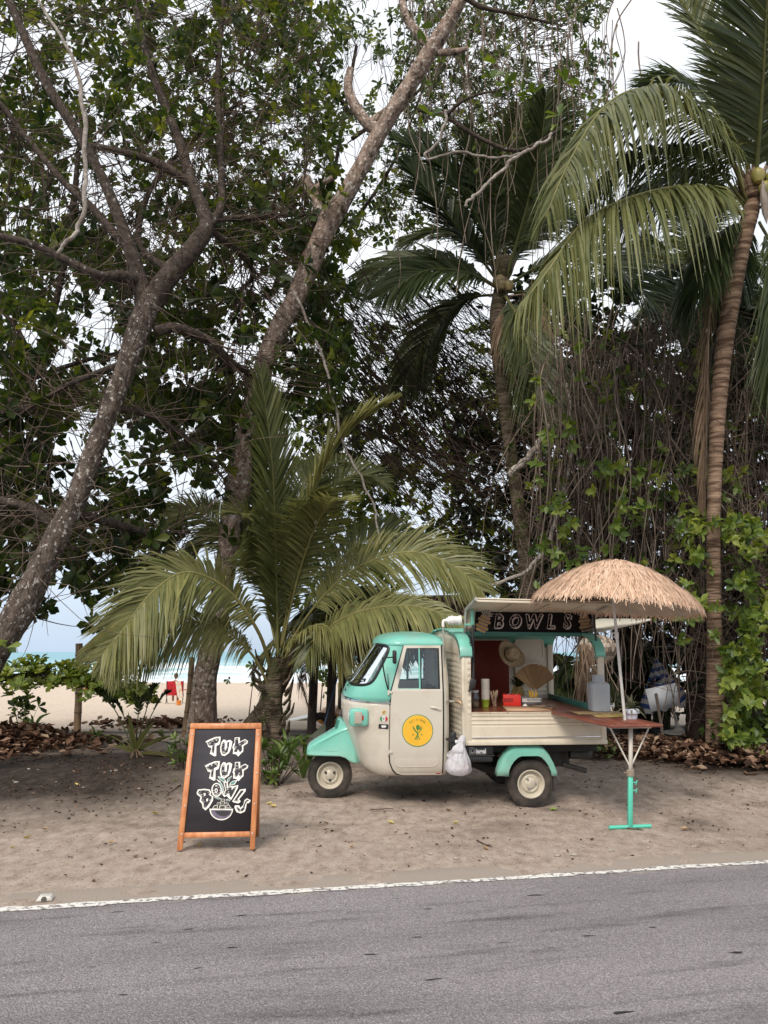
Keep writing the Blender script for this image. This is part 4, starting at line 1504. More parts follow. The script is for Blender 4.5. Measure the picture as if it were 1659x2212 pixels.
    # three thick dark trunks inside the thicket
    for u, Yq, r, lean, lab in [(1510, 14.5, .30, .2, 'thick dark trunk inside the thicket right of the folded beach umbrella'), (1390, 15.8, .17, -.5, 'dark trunk behind the post of the straw parasol'), (1350, 15.2, .14, .5, 'thin dark trunk leaning behind the lifted rear hatch')]:
        b = P(u, 1500, Yq)
        b[2] = float(gz(b[0], b[1])) - .05
        t = MB()
        c = smooth_path([b, b + np.array((lean * .3, 0, 1.2)), b + np.array((lean, .2, 3.2)), b + np.array((lean * 1.2, .3, 6.5))], 50)
        limb3(t, c, np.linspace(r, r * .5, 50), 12)
        t.v = [w - b for w in t.v]
        rt = thing('thicket_trunk', lab, 'tree', b)
        t.build('trunk', M_TWIG_DARK, rt, sharp=0)
        cr = MB()
        p = c[30:][rng.integers(0, 20, 60)] + rng.normal(0, .7, (60, 3))
        rosettes(cr, p, rng.normal(0, .5, (60, 3)) + (0, 0, .4), 6, .22, .12, tint=rng.uniform(0, .6, 60))
        cr.v = [w - b for w in cr.v]
        cr.build('crown', M_DARKLEAF, rt, sharp=0)['kind'] = 'stuff'

    # ------------------------------------------------ bleached dead branches
    for lab, pix, r in [('bleached dead branch dangling before the fork of the big left tree', [(60, -30, 9.6), (140, 90, 9.6), (178, 205, 9.6), (186, 350, 9.6), (177, 470, 9.6), (152, 520, 9.6), (120, 548, 9.6)], [3, 4, 5, 5.5, 5.5, 5, 3.5]),
                        ('short bleached broken branch hooked in front of the slim palm', [(1186, 915, 13), (1172, 945, 13), (1150, 975, 13), (1125, 1005, 13), (1098, 1028, 13)], [4, 6, 7, 8, 7]),
                        ('long grey liana looping low behind the serving hatch', [(1225, 830, 13.2), (1236, 960, 13.2), (1215, 1080, 13), (1180, 1180, 12.9), (1130, 1240, 12.8), (1060, 1262, 12.8)], [3, 4, 4.5, 5, 4, 4]),
                        ('pale crooked twig crossing in front of the upper right vines', [(1195, 290, 10.6), (1110, 345, 10.6), (1030, 420, 10.6), (1005, 445, 10.6)], [4, 4.5, 4, 3]),
                        ('thin vine rope drooping across the middle from the pale trunk', [(640, 640, 11.8), (700, 780, 12), (745, 960, 12.2), (800, 1080, 12.4), (830, 1190, 12.5)], [3.5, 3, 3, 2.6, 2.6]),
                        ('pale looping twig at the upper middle beside the pale trunk', [(965, 240, 10.9), (950, 300, 10.9), (920, 340, 10.9), (990, 330, 10.9), (1070, 345, 10.9), (1120, 330, 10.9)], [4, 3.5, 3, 3, 3, 3])]:
        mb = MB()
        c = ppath(pix, 50)
        c = c + np.stack([fbm(np.arange(50) * .35, np.arange(50) * 0 + k, 3, 4 + k) - .5 for k in range(3)], -1) * .09
        limb3(mb, c, np.interp(np.linspace(0, 1, 50), np.linspace(0, 1, len(r)), r) * pix[0][2] / _F, 7, bump=.12)
        tag(mb.build('dead_branch', M_DEADWOOD, sharp=0), lab, 'branch')


tangle()
# ================================================================== THREE WHEELED VAN
PSI, TAU = radians(4.7), radians(2.5)
_N0 = np.array((1.57, 8.62, 0.0))
_RT = np.array((Matrix.Rotation(PSI, 3, 'Z') @ Matrix.Rotation(TAU, 3, 'X')))
_OFF = np.array((0, -.57, 0))
TROT = (TAU, 0, PSI)


def TW(p):
    """van coordinates (x to the tail, y away, z up) to the world"""
    return _RT @ (np.asarray(p, float) - _OFF) + _N0


M_TEAL = mat('teal_paint', (.150, .46, .37), .28, col2=(.175, .50, .40), scale=3, coat=.4, dirt=(.27, .42, .36), dirt_scale=3.5, dirt_lo=.5, dirt_hi=.75, rust=(.05, .06, .05), rust_at=.72, rust_scale=18, lowdust=(.62, .30))
M_CREAM = mat('cream_paint', (.57, .53, .45), .3, col2=(.61, .57, .485), scale=2.5, coat=.35, dirt=(.44, .385, .30), dirt_scale=2.6, dirt_lo=.48, dirt_hi=.8, rust=(.21, .11, .06), rust_at=.755, rust_scale=22, lowdust=(.72, .33))
M_CREAM_BOX = mat('cream_box_paint', (.60, .535, .42), .45, col2=(.64, .58, .465), scale=2.5, coat=.15, dirt=(.43, .36, .27), dirt_scale=2.6, dirt_lo=.52, dirt_hi=.82, rust=(.20, .10, .055), rust_at=.755, rust_scale=20)
M_CREAM_DIRTY = mat('cream_grimy', (.52, .47, .38), .5, col2=(.58, .53, .43), scale=3, dirt=(.27, .225, .175), dirt_scale=3.2, dirt_lo=.45, dirt_hi=.78)
M_BLACK = mat('black_rubber', (.012, .012, .012), .5, spec=.4)
M_BLACKP = mat('black_plastic', (.018, .018, .019), .4)
M_CHROME = mat('chrome', (.75, .75, .75), .18, metal=1, var=.05)
M_STEEL = mat('dull_steel', (.42, .41, .39), .45, metal=.8, var=.1)
M_TYRE = mat('tyre_rubber', (.035, .031, .028), .85, col2=(.075, .064, .054), scale=5, bump=.2, spec=.2, dirt=(.16, .13, .105), dirt_scale=4, dirt_lo=.5, dirt_hi=.8)
M_RIM = mat('rim_paint', (.50, .455, .36), .4, col2=(.56, .51, .41), scale=6, coat=.2, dirt=(.33, .28, .21), dirt_scale=7, dirt_lo=.5, dirt_hi=.75)
M_UNDER = mat('under_dark', (.014, .012, .011), .8)
M_REDWOOD = mat('red_wood', (.135, .035, .019), .35, col2=(.215, .066, .034), scale=5, stretch=(1, 14, 1), coat=.3)
M_REDBOARD = mat('red_board', (.13, .018, .009), .5, col2=(.17, .026, .013), scale=3, spec=.2)


def glass_material(name, tintc, refl=1.0):
    m = bpy.data.materials.new(name)
    m.use_nodes = True
    n, l = m.node_tree.nodes, m.node_tree.links
    n.clear()
    out = n.new('ShaderNodeOutputMaterial')
    tr = n.new('ShaderNodeBsdfTransparent')
    tr.inputs['Color'].default_value = (*tintc, 1)
    gl = n.new('ShaderNodeBsdfGlossy')
    gl.inputs['Roughness'].default_value = .02
    gl.inputs['Color'].default_value = (.9, .95, 1, 1)
    fr = n.new('ShaderNodeFresnel')
    fr.inputs['IOR'].default_value = 1.5
    mu = n.new('ShaderNodeMath')
    mu.operation = 'MULTIPLY_ADD'
    mu.inputs[1].default_value = refl
    mu.inputs[2].default_value = .04
    mx = n.new('ShaderNodeMixShader')
    l.new(fr.outputs[0], mu.inputs[0])
    l.new(mu.outputs[0], mx.inputs[0])
    l.new(tr.outputs[0], mx.inputs[1])
    l.new(gl.outputs[0], mx.inputs[2])
    l.new(mx.outputs[0], out.inputs['Surface'])
    return m


M_GLASS = glass_material('window_glass', (.80, .86, .84))
M_CLEAR = glass_material('clear_glass', (.9, .93, .92), .8)


def text_mesh(s, size=1.0, offset=0.0, shear=0.0, align='CENTER', extrude=0.0, bold=None):
    cu = bpy.data.curves.new('lettering', 'FONT')
    cu.body = s
    cu.size = size
    cu.offset = offset
    cu.shear = shear
    cu.align_x = align
    cu.align_y = 'CENTER'
    cu.extrude = extrude
    cu.resolution_u = 3
    o = bpy.data.objects.new('lettering', cu)
    COL.objects.link(o)
    bpy.context.view_layer.update()
    dg = bpy.context.evaluated_depsgraph_get()
    me = bpy.data.meshes.new_from_object(o.evaluated_get(dg))
    v = np.array([q.co[:] for q in me.vertices]).reshape(-1, 3)
    f = [tuple(p.vertices) for p in me.polygons]
    bpy.data.objects.remove(o)
    bpy.data.curves.remove(cu)
    bpy.data.meshes.remove(me)
    return v, f


def put_text(mb, s, pos, size, mi=0, offset=0.0, shear=0.0, rot=0.0, align='CENTER', bend=None):
    """text on the van side: letters run along +x, up is +z, facing -y"""
    v, f = text_mesh(s, size, offset, shear, align)
    if not len(v):
        return
    c, sn = cos(rot), sin(rot)
    x, z = v[:, 0] * c - v[:, 1] * sn, v[:, 0] * sn + v[:, 1] * c
    mb.add(np.stack([pos[0] + x, np.full(len(v), pos[1]), pos[2] + z], -1), f, mi)


def flat(mb, pts, y, mi=0, n=None):
    """a flat outline (x, z) facing -y at depth y"""
    mb.poly(pts, 0, mi, M=np.array(Matrix.Translation((0, y, 0))))


_ZX = [.33, .345, .40, .50, .77, .90, 1.10, 1.24, 1.27, 1.73]


def x_nose(z):
    return np.interp(z, _ZX, [-1.70, -1.76, -1.82, -1.86, -1.965, -2.01, -2.015, -1.96, -1.94, -1.63])


def half_w(z):
    return np.interp(z, [.33, .345, .38, .45, 1.2, 1.7, 1.73], [.54, .585, .61, .62, .62, .555, .55])


def x_corner(z):
    return np.interp(z, [.33, 1.2, 1.7, 1.73], [-1.50, -1.50, -1.36, -1.35])


def cab_pt(ph, z, off=0.0):
    """ph 0 at the nose, pi/2 where the near side begins, beyond that along the side (1 rad = 1 m) towards the tail"""
    ph = np.asarray(ph, float)
    z = np.asarray(z, float)
    a = np.clip(ph, -pi / 2, pi / 2)
    ex = 2 / 2.5
    hw = half_w(z) + off
    xc = x_corner(z)
    x = xc + (x_nose(z) - off - xc) * np.abs(np.cos(a)) ** ex
    y = -hw * np.sign(np.sin(a)) * np.abs(np.sin(a)) ** ex
    s = np.abs(ph) - pi / 2
    L = -.975 - xc                                     # straight side
    t = np.clip(s, 0, None)
    x = np.where(s > 0, xc + np.minimum(t, L), x)
    r = .09
    u = np.clip((t - L) / .2, 0, 1) * (pi / 2)          # rear corner
    bel = np.interp(z, [.33, .45, .9, 1.32, 1.72], [-.02, 0, .006, .004, -.03])
    x = np.where(t > L, -.975 + (r + bel) * np.sin(u), x)
    y = np.where(t > L, -np.sign(ph) * (hw - r * (1 - np.cos(u))), y)
    w = np.clip(t - L - .2, 0, None)
    y = np.where(t - L > .2, -np.sign(ph) * np.maximum(hw - r - w, 0), y)
    return np.stack(np.broadcast_arrays(x, y, z), -1)


def build_van():
    van = thing('three_wheeled_van', 'small mint green and cream three wheeled van with its serving hatch propped open', 'van', TW((0, 0, 0)), TROT)
    # ---------------------------------------------------------------- cab shell
    zs = np.array([.33, .345, .37, .40, .45] + list(np.arange(.50, 1.2, .05)) + list(np.arange(1.2, 1.725, .02)))
    ph = np.concatenate([np.linspace(0, pi / 2, 40), pi / 2 + np.linspace(.012, 1.6, 90)])
    ph = np.concatenate([-ph[::-1][:-1], ph])
    A = cab_pt(ph[None, :], zs[:, None])
    nz, npx = len(zs), len(ph)
    PM = (ph[:-1] + ph[1:]) / 2
    ZM = (zs[:-1] + zs[1:]) / 2
    cx = (A[:-1, :-1, 0] + A[1:, 1:, 0]) / 2
    ZZ, PP = np.meshgrid(ZM, PM, indexing='ij')

    def ws_in(p, z, g=0.0):
        lim = np.interp(z, [1.24, 1.70], [1.13, 1.20]) - g * 1.2
        zz = (z - 1.475) / (.215 - g)
        return (np.abs(p) / lim) ** 7 + np.abs(zz) ** 7 < 1
    side = np.abs(PP) > pi / 2
    doorwin = side & (cx < -.985) & (ZZ > 1.225) & (ZZ < 1.665) & (cx > np.interp(ZZ, [1.22, 1.67], [-1.44, -1.345]))
    backwin = (np.abs(PP) > pi / 2 + .75) & (np.abs(A[:-1, :-1, 1]) < .40) & (ZZ > 1.28) & (ZZ < 1.62)
    keep = ~(ws_in(PP, ZZ) | doorwin | backwin)
    i = np.arange(nz - 1)[:, None] * npx
    j = np.arange(npx - 1)[None, :]
    F = np.stack([i + j + 1, i + j, i + npx + j, i + npx + j + 1], -1)
    belt = np.interp(np.abs(PP), [0, pi / 2], [1.125, 1.085])
    teal = (ZZ > belt) & (np.abs(PP) < pi / 2 + .02)
    for sel, name, m in ((keep & ~teal, 'cab_body', M_CREAM), (keep & teal, 'cab_front', M_TEAL)):
        mb = MB()
        mb.add(A.reshape(-1, 3), F[sel])
        o = mb.build(name, m, van, sharp=50)
        sm = o.modifiers.new('thick', 'SOLIDIFY')
        sm.thickness = .012
        sm.offset = 0
    # roof
    mb = MB()
    rp = np.concatenate([np.linspace(0, pi / 2, 30), pi / 2 + np.linspace(.02, 1.35, 40)])
    rp = np.concatenate([-rp[::-1][:-1], rp])
    E0 = cab_pt(rp, np.full(len(rp), 1.71), .012)
    cen = np.array((-1.24, 0, 0))
    rings = []
    for k, z in ((.985, 1.697), (1.012, 1.690), (1.018, 1.705), (1.0, 1.725), (.95, 1.755), (.85, 1.783), (.70, 1.803), (.5, 1.818), (.25, 1.826), (.02, 1.828)):
        R = E0.copy()
        R[:, :2] = cen[:2] + (E0[:, :2] - cen[:2]) * k
        R[:, 2] = z
        rings.append(R)
    mb.grid(np.array(rings)[:, ::-1])
    mb.build('cab_roof', M_TEAL, van, sharp=60)
    # windscreen: glass and rubber
    mb = MB()
    pw = np.linspace(-1.22, 1.22, 60)
    zw = np.linspace(1.255, 1.695, 24)
    Gp = cab_pt(pw[None, :], zw[:, None], -.004)
    Pm, Zm = np.meshgrid((pw[:-1] + pw[1:]) / 2, (zw[:-1] + zw[1:]) / 2)
    ii = np.arange(23)[:, None] * 60
    jj = np.arange(59)[None, :]
    FF = np.stack([ii + jj + 1, ii + jj, ii + 60 + jj, ii + 60 + jj + 1], -1)
    mb.add(Gp.reshape(-1, 3), FF[ws_in(Pm, Zm, -.012)])
    ws = mb.build('windscreen', M_GLASS, van, sharp=0)
    mb = MB()
    th = np.linspace(0, 2 * pi, 120)
    zr = 1.475 + .215 * np.sign(np.sin(th)) * np.abs(np.sin(th)) ** (2 / 7)
    pr = np.interp(zr, [1.24, 1.70], [1.13, 1.20]) * np.sign(np.cos(th)) * np.abs(np.cos(th)) ** (2 / 7)
    mb.tube(cab_pt(pr, zr, .004), .017, 8)
    mb.build('rubber_seal', M_BLACK, ws)
    for s in (.35, -.45):
        mb = MB()
        a = cab_pt(s, 1.24, .03)
        b = cab_pt(s + .45, 1.33, .02)
        mb.tube([a, (a + b) / 2 + np.array((-.02, 0, .02)), b], .006, 5)
        mb.box(b - (.02, .008, .012), b + (.03, .008, .004))
        mb.build('wiper', M_BLACKP, ws)
    # chrome belt line
    mb = MB()
    p2 = np.linspace(-pi / 2, pi / 2, 70)
    zb = np.interp(np.abs(p2), [0, pi / 2], [1.125, 1.085])
    c = cab_pt(p2, zb, .004)
    mb.tube(c, .013, 6, flat=1.0)
    mb.build('chrome_strip', M_CHROME, van)
    # A pillar gap and door on both sides
    for sd in (1, -1):
        def side(v):
            v = v.copy()
            v[:, 1] = -sd * (half_w(v[:, 2]) + .004 - v[:, 1])
            return v
        mb = MB()
        mb.X = side
        low = [(-1.505, 1.205), (-1.515, .95), (-1.522, .60), (-1.512, .48), (-1.485, .41), (-1.445, .365), (-1.39, .348), (-.968, .345), (-.962, .60), (-.958, .9), (-.958, 1.205)]
        mb.poly(low, -.012)
        dr = mb.build('door', M_CREAM, van, sharp=30)
        if sd == 1:
            dr['label'] = 'cream door with a round yellow badge'
        mb = MB()
        mb.X = side
        up = [(-1.505, 1.206), (-.958, 1.206), (-.966, 1.690), (-1.365, 1.690)]
        hole = [(-1.43, 1.235), (-.982, 1.232), (-.985, 1.662), (-1.338, 1.662), (-1.437, 1.262)]
        mb.poly(up, -.012, hole=[hole])
        mb.build('door_frame', M_CREAM, dr, sharp=30)
        mb = MB()
        mb.X = side
        ring = [(-1.49, 1.205), (-1.522, 1.10), (-1.526, .95), (-1.532, .60), (-1.522, .475), (-1.492, .402), (-1.45, .356), (-1.39, .339), (-.962, .336), (-.952, .60), (-.948, .9), (-.948, 1.205), (-.957, 1.70), (-1.367, 1.70), (-1.515, 1.205)]
        pts = np.array([(x, -.004, z) for x, z in ring])
        seg = np.vstack([np.linspace(a, b, 8, endpoint=False) for a, b in zip(pts, np.roll(pts, -1, 0))])
        mb.tube(np.vstack([seg, seg[:1]]), .0065, 5)
        mb.build('door_gap', M_BLACK, dr)
        # pressed panel line
        mb = MB()
        mb.X = side
        rr = rrect(-1.475, .43, -1.005, 1.155, .07)
        q = np.array([(x, -.002, z) for x, z in rr + rr[:1]])
        seg = np.vstack([np.linspace(a, b, 6, endpoint=False) for a, b in zip(q[:-1], q[1:])])
        mb.tube(np.vstack([seg, q[-1:]]), .005, 6)
        mb.build('pressed_bead', M_CREAM, dr)
        # window: sliding panes
        mb = MB()
        mb.X = side
        for x0, x1, dy, z0 in ((-1.44, -1.185, .010, 0), (-1.20, -.98, .006, 0)):
            if x0 < -1.4:
                mb.poly([(-1.435, 1.235), (-1.20, 1.235), (-1.20, 1.662), (-1.338, 1.662), (-1.437, 1.262)], 0, M=np.array(Matrix.Translation((0, dy, 0))))
            else:
                mb.poly([(x0, 1.235), (x1, 1.235), (x1, 1.662), (x0, 1.662)], 0, M=np.array(Matrix.Translation((0, dy, 0))))
        wd = mb.build('window', M_GLASS, dr, sharp=0)
        mb = MB()
        mb.X = side
        mb.box((-1.208, -.004, 1.232), (-1.192, .012, 1.664))
        mb.box((-1.43, -.002, 1.228), (-1.2, .006, 1.240))
        mb.build('window_divider', M_TEAL, wd)
        mb = MB()
        mb.X = side
        fr = [(-1.192, 1.228), (-.978, 1.228), (-.981, 1.668), (-1.192, 1.668)]
        mb.poly(fr, -.008, hole=[[(-1.18, 1.246), (-.998, 1.246), (-1.0, 1.652), (-1.18, 1.652)]])
        mb.build('window_seal', M_BLACK, wd, sharp=30)
        # handle, hinges, red reflector
        mb = MB()
        mb.X = side
        hp = smooth_path([(-1.09, -.018, 1.045), (-1.05, -.022, 1.040), (-1.02, -.022, 1.034), (-.992, -.014, 1.018)], 14)
        mb.tube(hp, [.008, .012, .011, .013], 8)
        mb.lathe([(.001, .02), (.012, .018), (.02, .008), (.021, -.004)], 12, M=np.array(Matrix.Translation((-.988, -.002, 1.016)) @ Matrix.Rotation(pi / 2, 4, 'X')))
        mb.build('door_handle', M_CREAM, dr)
        for z in (1.20, .585):
            mb = MB()
            mb.X = side
            mb.box((-1.545, -.022, z - .012), (-1.495, .0, z + .014), bev=.004)
            mb.tube([(-1.537, -.018, z - .026), (-1.537, -.018, z + .028)], .010, 8)
            mb.build('hinge', M_CREAM, dr)
        mb = MB()
        mb.X = side
        mb.box((-1.025, -.008, .349), (-.978, .002, .364), bev=.002)
        mb.build('red_reflector', mat('red_plastic', (.42, .012, .016), .25), dr)
        mb = MB()
        mb.X = side
        mb.tube([(-1.541, -.004, .31), (-1.535, -.004, .56), (-1.53, -.004, .9), (-1.525, -.004, 1.06)], .006, 6)
        mb.build('pillar_seam', M_CREAM, van)
        # mirror on its arm
        mb = MB()
        m0 = np.array((-1.535, -sd * .635, 1.205))
        m1 = np.array((-1.600, -sd * .70, 1.47))
        m2 = np.array((-1.605, -sd * .71, 1.565))
        m3 = np.array((-1.50, -sd * .735, 1.572))
        mb.tube(smooth_path([m0, (m0 + m1) / 2 + (-.005, 0, .0), m1, m2], 16), .0075, 6)
        mb.tube([m2, m3], .007, 6)
        mb.tube([m0, m0 + (-.012, -.01 * sd, .19)], .004, 5)
        mr = mb.build('mirror', M_BLACKP, van)
        mb = MB()
        mb.box((-1.502, -sd * .80, 1.505), (-1.465, -sd * .68, 1.645), bev=.015)
        mb.build('mirror_head', M_BLACKP, mr)
    # round badge
    mb = MB()
    bx, bz, by = -1.228, .804, -.6375
    flat(mb, circle(.166, 48, (bx, bz)), by - .001, 0)
    flat(mb, circle(.158, 48, (bx, bz)), by - .0022, 3)
    flat(mb, circle(.155, 48, (bx, bz)), by - .0028, 1)
    txt = 'TASTY 33 TRAVEL'
    for i, ch in enumerate(txt):
        a = radians(90 + 46 - i * 92 / (len(txt) - 1))
        if ch != ' ':
            put_text(mb, ch, (bx + .112 * cos(a), by - .0036, bz + .112 * sin(a)), .030, 2, .0006, rot=a - pi / 2)

    def strokes(pts, w, y=by - .0038, mi=0):
        p = np.array(pts, float)
        for a, b, wa, wb in zip(p[:-1], p[1:], w[:-1], w[1:]):
            d = nrm(b - a)
            n_ = np.array((-d[1], d[0]))
            flat(mb, [tuple(a + n_ * wa), tuple(a - n_ * wa), tuple(b - n_ * wb), tuple(b + n_ * wb)], y, mi)
    B0 = np.array((bx, bz))
    strokes(B0 + [(-.052, .052), (-.044, .028), (-.026, .002), (-.004, -.028), (.024, -.094)], [.001, .007, .007, .0045, .004])
    strokes(B0 + [(.0, .012), (-.002, -.03), (-.006, -.098)], [.0035, .0035, .005], by - .0040)
    flat(mb, [(bx + .001 + .0165 * cos(a) * (1 + .0 * sin(a)), bz + .034 + .028 * sin(a)) for a in np.linspace(0, 2 * pi, 20, endpoint=False)], by - .0042, 0)
    strokes(B0 + [(.030, .004), (.0, -.040), (-.030, -.092)], [.0035, .0038, .005], by - .0044)
    for dx in (-.012, 0, .012):
        strokes(B0 + [(.038 + dx, .046 - dx * .75), (.026 + dx * .8, .020 - dx * .6)], [.003, .003], by - .0046)
    strokes(B0 + [(.016, .022), (.040, .006)], [.006, .006], by - .0048)
    for dx in (-.047, .042):
        st = []
        for k in range(10):
            a = pi / 2 + k * pi / 5
            r = .012 if k % 2 == 0 else .005
            st.append((bx + dx + r * cos(a), bz - .042 + r * sin(a)))
        flat(mb, st, by - .0038, 0)
    mb.build('badge', [mat('badge_green', (.045, .20, .045), .35), mat('badge_yellow', (.78, .44, .035), .35, var=.04), mat('badge_text', (.36, .26, .02), .4), mat('badge_pale', (.85, .62, .22), .35)], van, smooth=False)
    # side stickers behind the headlamp
    mb = MB()
    yk = -.628

    def on(pts):
        return pts

    def sticker(pts, mi, dy):
        v = np.array([(x, 0, z) for x, z in pts])
        pts3 = []
        for x, z in pts:
            f = np.clip((x - x_corner(z)) / (x_nose(z) - x_corner(z)), 0, 1)
            y = -half_w(z) * (1 - f ** 2.5) ** (1 / 2.5)
            pts3.append((x - .35 * (dy + .010) * f, y - dy - .010, z))
        pts3 = np.array(pts3)
        mb.add(np.vstack([pts3.mean(0), pts3]), [(0, i + 1, (i + 1) % len(pts) + 1) for i in range(len(pts))], mi)
    sticker([(-1.605, .975), (-1.56, .975), (-1.56, 1.015), (-1.605, 1.015)], 0, 0)
    for a in (0.3, 1.2):
        strk = [(-1.583 + .018 * cos(a), .995 + .018 * sin(a)), (-1.583 - .018 * cos(a), .995 - .018 * sin(a))]
        d = np.array((-sin(a), cos(a))) * .002
        sticker([tuple(strk[0] + d), tuple(strk[0] - d), tuple(strk[1] - d), tuple(strk[1] + d)], 1, .002)
    ringp = circle(.014, 16, (-1.583, .995))
    for a, b in zip(ringp, ringp[1:] + ringp[:1]):
        o_ = np.array((-1.583, .995))
        sticker([a, b, tuple(o_ + (np.array(b) - o_) * .75), tuple(o_ + (np.array(a) - o_) * .75)], 1, .0025)
    el = lambda x0, x1: [(x, .926 + s * .028 * math.sqrt(max(0, 1 - ((x + 1.585) / .041) ** 2))) for s, xs in ((1, np.linspace(x0, x1, 8)), (-1, np.linspace(x1, x0, 8))) for x in xs]
    sticker(el(-1.626, -1.600), 2, .002)
    sticker(el(-1.600, -1.570), 3, .002)
    sticker(el(-1.570, -1.544), 4, .002)
    sticker([(-1.589, .912), (-1.581, .912), (-1.581, .942), (-1.589, .942)], 5, .004)
    sticker([(-1.64, .826), (-1.538, .822), (-1.536, .868), (-1.638, .873)], 5, .002)
    sticker([(-1.612, .845), (-1.60, .836), (-1.57, .836), (-1.558, .845), (-1.56, .855), (-1.574, .860), (-1.60, .860), (-1.613, .854)], 3, .004)
    mb.build('side_stickers', [mat('st_cream', (.72, .55, .28), .5), mat('st_brown', (.30, .17, .03), .5), mat('st_green', (.05, .25, .09), .4), mat('st_white', (.7, .7, .68), .4), mat('st_red', (.5, .03, .05), .4), mat('st_black', (.015, .015, .02), .4)], van, smooth=False)
    # headlamps
    for sd in (1, -1):
        mb = MB()
        Mh = Matrix.Translation((-1.842, -sd * .545, .938)) @ Matrix.Rotation(sd * radians(-6), 4, 'Z')
        mb.box((-.105, -.075, -.09), (.10, .075, .09), bev=.03, M=Mh)
        h = mb.build('headlight', M_TEAL, van)
        mb = MB()
        mb.lathe([(.001, .012), (.045, .010), (.062, .004), (.066, -.004)], 20, M=np.array(Mh @ Matrix.Translation((-.106, 0, 0)) @ Matrix.Rotation(-pi / 2, 4, 'Y')))
        mb.build('lens', mat('lamp_lens', (.55, .58, .58), .08, var=.05, spec=.8), h)
        mb = MB()
        mb.box((-.045, -sd * .086, -.062), (.035, -sd * .070, .062), bev=.006, M=Mh)
        for px in (-.034, .024):
            for pz in (-.05, .05):
                mb.lathe([(.001, .003), (.005, .002), (.006, 0)], 8, M=np.array(Mh @ Matrix.Translation((px, -sd * .086, pz)) @ Matrix.Rotation(sd * pi / 2, 4, 'X')))
        mb.build('lamp_plate', mat('lamp_plate', (.36, .32, .26), .4, col2=(.44, .40, .33)), h)
        mb = MB()
        mb.box((.036, -sd * .083, -.024), (.051, -sd * .070, .026), bev=.003, M=Mh)
        mb.build('red_marker', mat('red_plastic', (.42, .012, .016), .25), h)
    # emblem on the nose
    for p_, z, w, hh in ((.14, .93, .03, .05), (.20, 1.19, .05, .012)):
        mb = MB()
        c = cab_pt(p_, z, .006)
        mb.box(c - (.006, w, hh), c + (.004, w, hh), bev=.004)
        mb.build('nose_emblem', mat('emblem', (.03, .04, .06), .3), van)
    # ---------------------------------------------------------------- front mudguard
    mb = MB()
    fx = np.array([-2.395, -2.385, -2.36, -2.31, -2.25, -2.18, -2.10, -2.03, -1.97, -1.93, -1.88, -1.82])
    zt = np.array([.50, .545, .580, .612, .645, .683, .727, .768, .792, .796, .79, .78])
    zb = np.array([.487, .482, .478, .476, .475, .474, .473, .472, .455, .425, .405, .400])
    hw = np.array([.095, .118, .135, .148, .157, .166, .176, .186, .196, .202, .207, .21])
    sec = []
    for x, a, b, w in zip(fx, zb, zt, hw):
        r = min(.05, (b - a) * .45)
        half = [(w + .006, a), (w + .006, a + .012), (w, a + .02), (w, b - r)] + [(w - r * (1 - cos(t)), b - r + r * sin(t)) for t in (.4, .8, 1.2)] + [(w - r * 1.3, b + .004), (0, b + .012)]
        sec.append([(x, -y, z) for y, z in half] + [(x, y, z) for y, z in half[::-1][1:]])
    mb.grid(np.array(sec))
    mg = mb.build('front_mudguard', M_TEAL, van, sharp=40)
    sm = mg.modifiers.new('thick', 'SOLIDIFY')
    sm.thickness = .008
    # crease on each flank, rivets
    mb = MB()
    for s in (1, -1):
        q = np.array([(-2.35, -s * .140, .52), (-2.2, -s * .166, .527), (-2.0, -s * .192, .522), (-1.93, -s * .203, .51)])
        mb.tube(smooth_path(q, 16), .006, 6)
        q = np.array([(-2.34, -s * .138, .565), (-2.2, -s * .166, .64), (-2.05, -s * .186, .72), (-1.94, -s * .203, .765)])
        mb.tube(smooth_path(q, 16), .009, 6)
    mb.build('mudguard_bead', M_TEAL, mg)
    for s in (1, -1):
        for x, z in ((-2.02, .665), (-1.965, .665)):
            mb = MB()
            mb.lathe([(.001, .004), (.005, .003), (.006, 0)], 8, M=np.array(Matrix.Translation((x, -s * (np.interp(x, fx, hw) + .001), z)) @ Matrix.Rotation(s * pi / 2, 4, 'X')))
            mb.build('rivet', M_CREAM, mg)
    mb = MB()
    lo = [(-2.075, -.13, .745), (-2.05, -.10, .862), (-1.985, -.12, .835), (-1.925, -.16, .79)]
    prof = [(-2.085, .728), (-2.056, .858), (-2.036, .866), (-1.985, .838), (-1.935, .795), (-1.925, .74)]
    wy = [.105, .098, .10, .125, .155, .165]
    n_ = len(prof)
    mb.add([(x, -w, z) for (x, z), w in zip(prof, wy)] + [(x, w, z) for (x, z), w in zip(prof, wy)], [tuple(range(n_)), tuple(range(2 * n_ - 1, n_ - 1, -1))] + [(i, i + n_, i + n_ + 1, i + 1) for i in range(n_ - 1)])
    hc = mb.build('horn_cover', M_TEAL, van, sharp=30)
    for k in range(9):
        mb = MB()
        f = k / 8
        p = np.array((-2.075 + .022 * f, 0, .755 + .09 * f))
        mb.box(p - (.010, .112 - .004 * f, .0032), p + (.030, .112 - .004 * f, .0032))
        mb.build('louvre', mat('teal_shadow', (.045, .22, .17), .5), hc)
